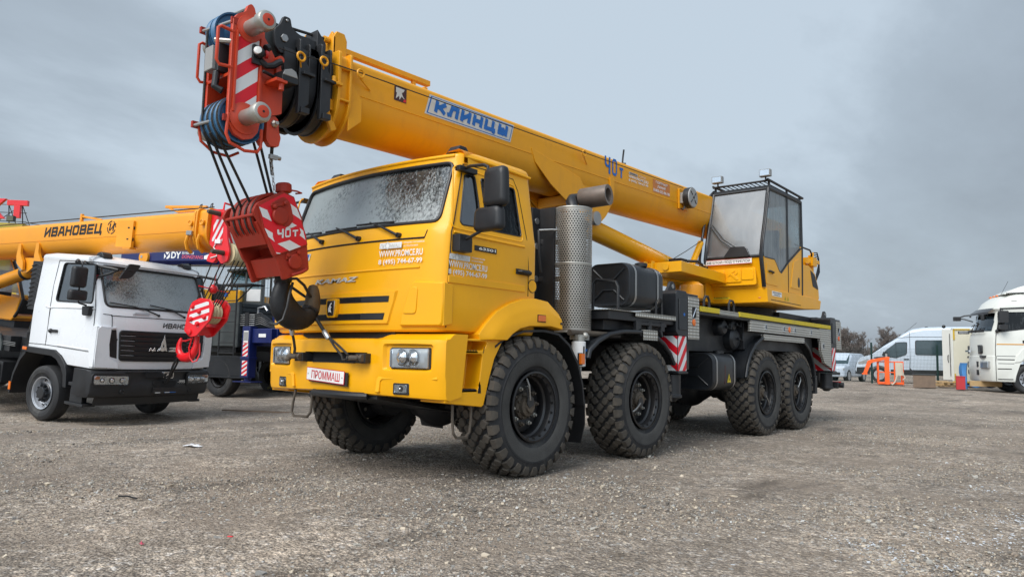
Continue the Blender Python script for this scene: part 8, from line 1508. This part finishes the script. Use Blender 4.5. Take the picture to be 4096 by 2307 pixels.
    d = MB(AMBER); [d.obox((x, -.62, 3.47), .12, .06, .05) for x in (-.4, 0, .4)]; d.done('marker_lamp', cab)
    c = MB(BLACK)
    for s in (1, -1): c.box(min(s*.38, s*.48), max(s*.38, s*.48), -1, 5.5, .75, 1.02)
    c.box(-1.1, 1.1, 1.5, 2.6, .45, 1.0); c.done('chassis_frame', Q, .01)
    for y in (0.05, 3.7):
        for s in (1, -1): w = part('wheel', TRUCK_HUB, Q, (s*1.06, y, .50), (0, 0, 0 if s > 0 else PI)); part('tyre', TRUCK_TYRE, w); part('rim', TRUCK_RIM, w)
build_semi()
def build_van():
    V = thing('passenger_van', 'high-roofed silver white van with dark lower trim, behind the green wire fence', 'van', (-3.488, 33.104, .29), math.radians(-76.8))
    prof = [(-.98, .55), (-.96, .75), (-.90, .92), (-.76, 1.12), (-.30, 1.27), (.22, 1.68), (.68, 1.99), (1.09, 2.28), (1.36, 2.43), (1.80, 2.51), (2.66, 2.54), (5.2, 2.54), (5.35, 2.4), (5.42, 1.2), (5.42, .38), (-.92, .36)]
    m = MB(SILVERW)
    R = lambda x, k: [(x, y, z-k*max(0, z-1.2)/1.3) for y, z in prof]
    m.loft([R(-1.0, .16), R(-.97, .06), R(-.85, 0), R(.85, 0), R(.97, .06), R(1.0, .16)])
    b = m.done('body', V, .02, smooth=40)
    c = MB(DARK); c.prism([(.0+.42*math.cos(PI*i/10), .36+.42*math.sin(PI*i/10)) for i in range(11)]+[(-.42, .2), (.42, .2)], 'x', -1.3, 1.3); c1 = c.done('cut', smooth=0); c = MB(DARK); c.prism([(3.6+.42*math.cos(PI*i/10), .36+.42*math.sin(PI*i/10)) for i in range(11)]+[(3.18, .2), (4.02, .2)], 'x', -1.3, 1.3); c2 = c.done('cut', smooth=0); boolean(b, [c1, c2])
    for s in (1, -1):
        X = lambda e: s*(1.012+e)
        for o in ([(.24, 1.43), (.72, 1.83), (1.15, 1.855), (1.12, 1.29), (.68, 1.12), (.22, 1.20)], [(1.46, 1.93), (2.62, 1.94), (2.62, 1.27), (1.45, 1.275)], [(2.75, 1.94), (3.9, 1.94), (3.9, 1.27), (2.75, 1.27)], [(4.0, 1.94), (5.1, 1.94), (5.1, 1.27), (4.0, 1.27)]):
            g = MB(PLASTIC); oo = rnd(o, .08); g.prism(oo, 'x', X(-.005), X(.004)); c = (sum(p[0] for p in oo)/len(oo), sum(p[1] for p in oo)/len(oo)); g.use(paint('dark_van_glass', (.035, .06, .07), .06, coat=.5) if not bpy.data.materials.get('dark_van_glass') else bpy.data.materials['dark_van_glass']).prism([(c[0]+(y-c[0])*.94, c[1]+(z-c[1])*.93) for y, z in oo], 'x', X(.003), X(.007)); g.done('side_window', b)
        t = MB(PLASTIC); t.prism([(-.95, .42), (-.93, .68), (-.30, .70), (-.40, .5), (-.42, .36), (-.9, .36)], 'x', X(-.06), X(.006)); t.prism([(.46, .60), (3.15, .62), (3.15, .38), (.46, .36)], 'x', X(-.06), X(.004)); t.tube([(X(0), .69, 1.84), (X(0), .70, 1.1)], .012, 5); t.prism(rnd([(.12, 1.24), (.34, 1.16), (.36, 1.38), (.18, 1.40)], .04), 'x', X(.03), X(.2)); t.box(min(X(-.005), X(.02)), max(X(-.005), X(.02)), 1.0, 1.2, 1.06, 1.10); t.done('side_trim', b)
        d = MB(DARK); d.tube([(X(-.008), 1.25, 2.3), (X(-.002), 1.25, 1.2), (X(-.002), 1.22, .62)], .008, 5); d.tube([(X(-.004), .5, 2.0), (X(-.002), 1.3, 2.08), (X(-.002), 5.2, 2.1)], .006, 5); d.done('panel_gap', b)
        h = MB(GREY); h.prism(rnd([(-.88, .90), (-.42, 1.08), (-.50, .86), (-.84, .82)], .04), 'x', X(-.10), X(.004)); h.done('headlight', b)
    f = MB(PLASTIC); f.prism([(-1.0, .38), (-.99, .70), (-.95, .88), (-.9, .88), (-.9, .38)], 'x', -.85, .85); f.prism([(-.26, 1.30), (.20, 1.69), (.62, 1.97), (.60, 1.99), (.18, 1.71), (-.28, 1.32)], 'x', -.85, .85); f.tube([(.86, 1.05, 2.26), (.86, 1.55, 2.72)], .007, 5); f.prism([(1.85, 2.5), (2.02, 2.5), (2.0, 2.58), (1.9, 2.57)], 'x', .2, .26); f.done('front_trim', b)
    global VT, VR; VT = tyre_mesh(.36, .24, .22, False, 40)
    r = MB(ALU); r.lathe([(.225, .11), (.215, .1), (.20, .05), (.07, .06), (.06, .08), (.02, .085)], (0, 0, 0), 'x', 30); r.use(DARK)
    for i in range(8): a = 2*PI*i/8; r.obox((.06, .145*math.cos(a), .145*math.sin(a)), .03, .055, .09, Matrix.Rotation(a-PI/2, 3, 'X'))
    VR = r.mesh('rim', 35)
    for y in (0, 3.6):
        for s in (1, -1): w = part('wheel', VR, V, (s*.9, y, .36), (0, 0, 0 if s > 0 else PI)); part('tyre', VT, w)
build_van()
def small_car():
    p = at(18.55, 41, .10); V = thing('parked_car', 'small pale van seen head-on beyond the fence, by the yellow truck tail', 'car', p, math.radians(-2))
    m = MB(SILVERW); fr = lambda k, y: [(x*k, y, z) for x, z in ((-.82, .3), (-.84, .7), (-.80, .95), (-.68, 1.5), (-.55, 1.62), (.55, 1.62), (.68, 1.5), (.80, .95), (.84, .7), (.82, .3))]
    lo = lambda y, zs: [(x, y, min(z, zs)) for x, _, z in fr(1, y)]
    m.loft([[(x*.93, y, z) for x, y, z in lo(-1.95, .78)], lo(-1.8, .92), lo(-1.0, 1.0), fr(1, -.25), fr(1, 1.9), fr(.95, 2.0)]); b = m.done('body', V, .09, 3, 60)
    g = MB(bpy.data.materials['dark_van_glass']); g.loft([[(-.72, -.98, 1.0), (.72, -.98, 1.0)], [(-.60, -.30, 1.53), (.60, -.30, 1.53)]], False, (False, False)); 
    for v_ in range(len(g.v)): x, y, z = g.v[v_]; g.v[v_] = (x, y-.02, z+.012)
    g.done('windscreen', b); t = MB(PLASTIC); t.box(-.6, .6, -1.97, -1.85, .42, .56); t.use(GREY).box(-.80, -.5, -1.93, -1.80, .66, .78); t.box(.5, .80, -1.93, -1.80, .66, .78); t.done('front_trim', b)
    for y in (-1.25, 1.3):
        for s in (1, -1): w = part('wheel', VR, V, (s*.74, y, .36), (0, 0, 0 if s > 0 else PI)); part('tyre', VT, w)
small_car()
def clutter():
    # orange lifting cradle
    p = at(15.15, 29, .32); C_ = thing('lifting_cradle', 'bright orange steel man basket with a curved arm, standing by a green fence post', 'lifting cradle', p, math.atan2(RH.y, RH.x)-.42)
    m = MB(ORANGE)
    for x in (-.47, .40):
        for y in (0, .8): m.beam((x, y, 0), (x, y, .90), .045, .045, (0, 1, 0))
    for z in (.04, .48, .90):
        for y in (0, .8): m.beam((-.47, y, z), (.40, y, z), .04, .04)
        for x in (-.47, .40): m.beam((x, 0, z), (x, .8, z), .04, .04)
    m.box(-.47, .42, 0, .8, 0, .09); m.beam((.10, .0, .0), (.10, .0, .92), .05, .05, (0, 1, 0)); fr = m.done('cage', C_, .006)
    m = MB(ORANGE); m.beam((-.17, -.04, .0), (-.17, -.04, 1.06), .17, .14, (0, 1, 0)); m.prism(rnd([(-.06, 1.08), (-.08, .98), (-.28, .96), (-.72, .84), (-.90, .40), (-1.03, .42), (-.86, .92), (-.72, .98), (-.35, 1.06), (-.12, 1.10)], .03), 'y', -.12, .04); m.obox((-.97, -.04, .40), .2, .16, .06); m.done('arm', C_, .008)
    m = MB(PLASTIC); m.prism(rnd([(-.65, 1.02), (-.12, 1.02), (-.12, 1.08), (-.3, 1.10), (-.6, 1.08)], .02), 'y', -.1, .02); m.use(GREY).lathe([(.04, 0), (.04, .15)], (-.18, -.04, 1.07), 'z', 10); m.done('winch', C_)
    s = MB(TOWEL); s.obox((.26, -.05, .62), .26, .06, .50); s.tube([(.32, -.08, .8), (.40, -.08, .4), (.46, -.08, .28), (.38, -.08, .2)], .025, 6); s.tube([(.2, -.08, .4), (.1, -.08, .1), (0, -.1, 0), (-.05, -.1, .06)], .03, 6); tag(s.done('strap_bundle'), 'beige webbing straps draped over the side of the orange cradle', 'straps'); o = bpy.data.objects['strap_bundle']; o.location = p; o.rotation_euler = (0, 0, math.atan2(RH.y, RH.x)-.42)
    # plywood crate with tools
    p = at(15.3, 27.0, .28); C2 = thing('plywood_box', 'dirty brown plywood box with a dark rim and a handle sticking out', 'box', p, math.atan2(RH.y, RH.x)-.5)
    m = MB(OLDWOOD); m.box(-.36, .36, 0, .6, 0, .46); bx = m.done('box_body', C2, .008); m = MB(paint('dark_box_rim', (.03, .035, .035), .6)); m.box(-.38, .38, -.02, .62, .46, .50); m.done('rim', C2, .005); m = MB(BLACK); m.beam((-.30, .1, .48), (-.46, .1, .70), .05, .05); m.done('handle', C2)
    # red box
    p = at(16.03, 26.0, .27); m = MB(paint('faded_red_paint', (.42, .02, .025), .55, grime=.4)); m.box(-.14, .14, 0, .3, 0, .46); m.prism([(-.15, .46), (.15, .44), (.15, .47), (-.15, .485)], 'y', -.01, .31); o = tag(m.done('red_box', None, .008), 'upright red metal box standing alone on the ground in front of the white box body', 'box'); o.location = p; o.rotation_euler = (0, 0, math.atan2(RH.y, RH.x)-.5)
    # pallets and boards
    rot = math.atan2(RH.y, RH.x); r = random.Random(2)
    for i, (l, d, z, w, a, lab) in enumerate(((16.75, 28.2, .30, .62, .1, 'raw wooden pallet of pale boards beside the red box'), (16.9, 27.7, .27, .75, -.2, 'old grey plank lying in front of the pale pallet'))):
        m = MB(WOOD if i == 0 else OLDWOOD)
        if i == 0:
            for k in range(5): m.obox((r.gauss(0, .03), -.2+.12*k, .17+.01*k), w+r.gauss(0, .05), .10, .022, Matrix.Rotation(r.gauss(0, .05), 3, 'Z'))
            for k in range(3): m.obox((-.25+.25*k, .03, .10), .09, .6, .09)
            for k in range(3): m.obox((0, -.2+.22*k, .03), w, .1, .022)
        else: m.obox((0, 0, .04), w*1.6, .14, .03); m.obox((.15, .1, .10), w*1.1, .12, .03, Matrix.Rotation(.12, 3, 'Z'))
        o = tag(m.done('wooden_pallet' if i == 0 else 'plank', None, .003), lab, 'pallet' if i == 0 else 'plank'); o.location = at(l, d, z); o.rotation_euler = (0, 0, rot+a)
    m = MB(WOOD); m.obox((0, 0, 0), 1.15, .05, .20); m.obox((.0, .03, .0), 1.1, .04, .17); o = tag(m.done('timber_board', None, .004), 'long pale timber board lying on edge under the cream tractor unit', 'board'); o.location = at(17.05, 26.2, .49); o.rotation_euler = (0, 0, rot)
    m = MB(TARP); m.loft([[(x+.02*math.sin(7*z+x*9), y+.03*math.sin(z*11), z) for x, y in ((0, 0), (.12, -.04), (.2, .05), (.16, .25), (.02, .2))] for z in (.95, .8, .6, .35, .15, .02)]); m.loft([[(.1+1.1*i/8, .02*math.sin(i*2), .10+.03*math.sin(i*1.7)-.02*i/8) for i in range(9)], [(.1+1.1*i/8, .3, .16-.02*i/8) for i in range(9)]], False, (False, False)); o = tag(m.done('blue_tarpaulin'), 'bright blue tarpaulin hanging in folds beside the cream truck bumper', 'tarpaulin'); o.location = at(16.35, 26.4, .27); o.rotation_euler = (0, 0, rot)
    # white insulated box body standing on the ground
    p = at(17.83, 29.4, .50); Bx = thing('box_body', 'off-white insulated truck box body with yellow edge strips, resting behind the red box', 'box body', p, rot-.50)
    m = MB(paint('aged_white_panel', (.62, .60, .48), .45, var=.05, grime=.2, gcol=(.4, .36, .24))); m.box(-.02, .92, 0, 3.0, 0, 2.10); b = m.done('wall_panel', Bx, .015)
    m = MB(CREAM); m.prism([(0, -.02), (-.34, .20), (-.32, .24), (.03, 0)], 'z', .05, 2.08); m.box(-.03, .04, -.02, .03, 0, 2.12); m.box(-.03, .94, -.02, .03, 2.06, 2.12); m.done('door', Bx, .008)
    m = MB(paint('yellow_edge_strip', (.55, .36, .02), .5)); m.box(.04, .10, -.028, -.02, 1.66, 2.10); m.box(.04, .62, -.028, -.02, 2.05, 2.10); m.box(.05, .10, -.028, -.02, .05, .30); m.box(-.02, .9, -.028, -.02, -.05, 0); m.done('marker_strip', Bx)
    m = MB(PLASTIC); m.box(.22, .58, -.012, .0, 1.90, 2.0); m.use(ALU)
    for i in range(3): m.box(.25, .55, -.018, -.012, 1.915+.03*i, 1.93+.03*i)
    m.use(PLASTIC).ball((-.26, .2, 2.20), .07); m.tube([(-.14, .05, .75), (-.16, .02, .85), (-.16, .02, 1.0), (-.14, .05, 1.05)], .014, 6); m.tube([(-.08, .0, .2), (-.08, .0, 1.9)], .012, 6); m.done('fittings', Bx)
    m = MB(BLACK); m.box(.1, .85, .3, 2.8, -.22, 0); m.done('support_frame', Bx)
clutter()
fa = at(13.2, 31, .31); fb = at(19.6, 31, .31)
wire_fence('mesh_fence', 'dark green welded mesh fence on thin posts in front of the van', fa, fb, .40, 1.80, 9, posts=[(.2, .2, 2.0), (2.15, .25, 2.03), (4.95, .3, 1.98)], pitch=.06, wire=.0022)
for i, (l, d, lab, cat) in enumerate(((14.6, 33, '', ''),)): pass
def bare_tree(name, label, l, d, h, seed, lean=0, group=None, dens=1., z=None):
    rs = random.Random(seed); base = at(l, d, 0); base.z = .3 if z is None else z
    T_ = thing(name, label, 'tree', base, 0, group)
    tr = MB(BARK); cr = MB(TWIG)
    def limb(p, dirn, L, r, lev):
        n = 4; pts = [p]; q = Vector(p); dv = Vector(dirn).normalized()
        for i in range(n):
            dv = (dv+Vector((rs.gauss(0, .12), rs.gauss(0, .12), rs.gauss(.05, .06)))).normalized(); q = q+dv*L/n; pts.append(q)
        (tr if lev < 1 else cr).tube(pts, [max(.013, r*(1-.75*i/n)) for i in range(n+1)], 5 if lev < 1 else 3, caps=False)
        if lev >= 3: return
        kids = int({0: 34, 1: 10, 2: 9}[lev]*dens)
        for i in range(kids):
            t = rs.uniform(.30 if lev == 0 else .2, 1); k = min(n-1, int(t*n)); s = pts[k]+(pts[k+1]-pts[k])*(t*n-k); a = rs.uniform(0, 2*PI); up = rs.uniform(.45, 1.1) if lev < 2 else rs.uniform(-.3, .9)
            limb(s, Vector((math.cos(a), math.sin(a), up))+dv*.3, L*rs.uniform(.26, .42)*(1.2-.55*t if lev == 0 else 1), r*(.36 if lev == 0 else .45)*(1.15-.5*t), lev+1)
    limb(Vector((0, 0, -.3)), (lean, 0, 1), h, h*.012, 0)
    tr.done('trunk', T_, smooth=60); cr.done('crown', T_, smooth=0)
TR = [(57.2, 110, 6.3, 'tall bare birch rising highest behind the van windscreen', 1.1), (58.6, 112, 5.7, 'broad bare tree beside the tallest birch, behind the van roof', 1.1)]
for i, (l, d, h, lab, de) in enumerate(TR): bare_tree('bare_tree', lab, l, d, h, 30+i, dens=de, group='bare trees behind the van', z=.1)
labs = ['thin bare tree nearest the tail of the yellow crane truck', 'second bare tree from the truck tail, rounded crown', 'third bare tree from the truck tail, bushy crown', 'fourth bare tree from the truck tail, over the small pale van', 'fifth bare tree from the truck tail, low and thin', 'sixth bare tree from the truck tail, beside the fence post']
for i, (l, d, h) in enumerate(((49.6, 110, 5.4), (50.6, 113, 6.2), (51.6, 112, 5.8), (52.7, 111, 5.9), (53.7, 112, 5.5), (54.9, 110, 5.1))): bare_tree('bare_tree', labs[i], l, d, h, 50+i, dens=1.1, group='bare trees behind the van', z=.1)
def far_wood():
    rs = random.Random(8); m = MB(TWIG)
    for i in range(900):
        d = rs.uniform(112, 130); l = d*rs.uniform(.40, .70); p = at(l, d, .0); h = rs.uniform(2.2, 4.6)
        for k in range(9):
            a = rs.random()*2*PI; s = rs.uniform(.2, .9); q = p+Vector((0, 0, h*rs.uniform(.1, .7))); m.beam(q, q+Vector((math.cos(a)*h*.22*s, math.sin(a)*h*.22*s, h*rs.uniform(.15, .35))), .02, .02, (.3, .5, .2))
        m.beam(p, p+Vector((rs.gauss(0, .1), rs.gauss(0, .1), h)), .05, .05, (0, 1, 0))
    for i in range(2600):
        d = rs.uniform(105, 125); l = d*rs.uniform(.40, .72); p = at(l, d, .0); a = rs.random()*PI; h = rs.uniform(.5, 1.6); m.add([(p.x-.25, p.y, p.z), (p.x+.25, p.y+.1, p.z), (p.x+rs.gauss(0, .4), p.y+rs.gauss(0, .4), p.z+h)], [(0, 1, 2)])
    tag(m.done('far_wood', smooth=0), kind='stuff')
far_wood()
# ---------------------------------------------------------------- litter on the gravel
def litter():
    def sheet(name, mat, label, cat, x, y, s, seed, h=.02, sq=1.):
        rs = random.Random(seed); m = MB(mat); n = 6; z = gz(x, y)+.004
        V = [[(x+(i/n-.5)*s+rs.gauss(0, s*.06), y+(j/3-.5)*s*.45*sq+rs.gauss(0, s*.05), z+.012+abs(rs.gauss(0, h))) for i in range(n+1)] for j in range(4)]
        m.loft([r for r in V], False, (False, False)); o = m.done(name, smooth=30); so = o.modifiers.new('thick', 'SOLIDIFY'); so.thickness = .002; tag(o, label, cat)
    sheet('paper_scrap', PAPER, 'crumpled white paper scrap on the gravel before the trucks', 'litter', -2.659, -.053, .26, 1, .014)
    sheet('red_scrap', DECAL_P, 'torn pink paper scrap lying on the gravel, smaller than the white paper', 'litter', 1.254, -2.266, .03, 2, .006)
    m = MB(DECAL_R); z = gz(1.417, -1.845); m.obox((1.417, -1.845, z+.010), .034, .02, .014, Matrix.Rotation(.5, 3, 'Z')); tag(m.done('red_chip', None, .006, 3), 'small glossy red chip of plastic lying on the gravel', 'litter')
    z = gz(-.12, -1.78); m = MB(DARK); m.tube([(-.219, -1.803, z+.012), (-.12, -1.775, z+.02), (-.027, -1.755, z+.014)], .006, 5); tag(m.done('black_stick'), 'short black stick on the gravel below the white paper scrap', 'stick')
    z = gz(-9.07, 4.6); m = MB(OLDWOOD); m.beam((-9.9, 4.2, z+.03), (-8.4, 4.95, z+.04), .06, .03); tag(m.done('thin_batten'), 'thin grey batten lying on the ground between the trucks', 'batten')
litter()

for o in list(bpy.data.objects):
    if o.type == 'MESH' and o.parent and o.data.users == 1 and o.name.split('.')[0] in ('hand_rail', 'outrigger', 'outrigger_beam', 'door_pressing', 'sheave_pin', 'rope_guard', 'step_tread', 'band', 'paint_chip', 'marker_lamp', 'rear_window', 'work_lamp', 'boom_rib', 'cylinder_lug', 'pressed_rib', 'hydraulic_hose', 'roof_gutter', 'guide_pad', 'top_rail', 'kerb_mirror', 'front_trim', 'side_trim', 'front_gap'): split_apart(o)
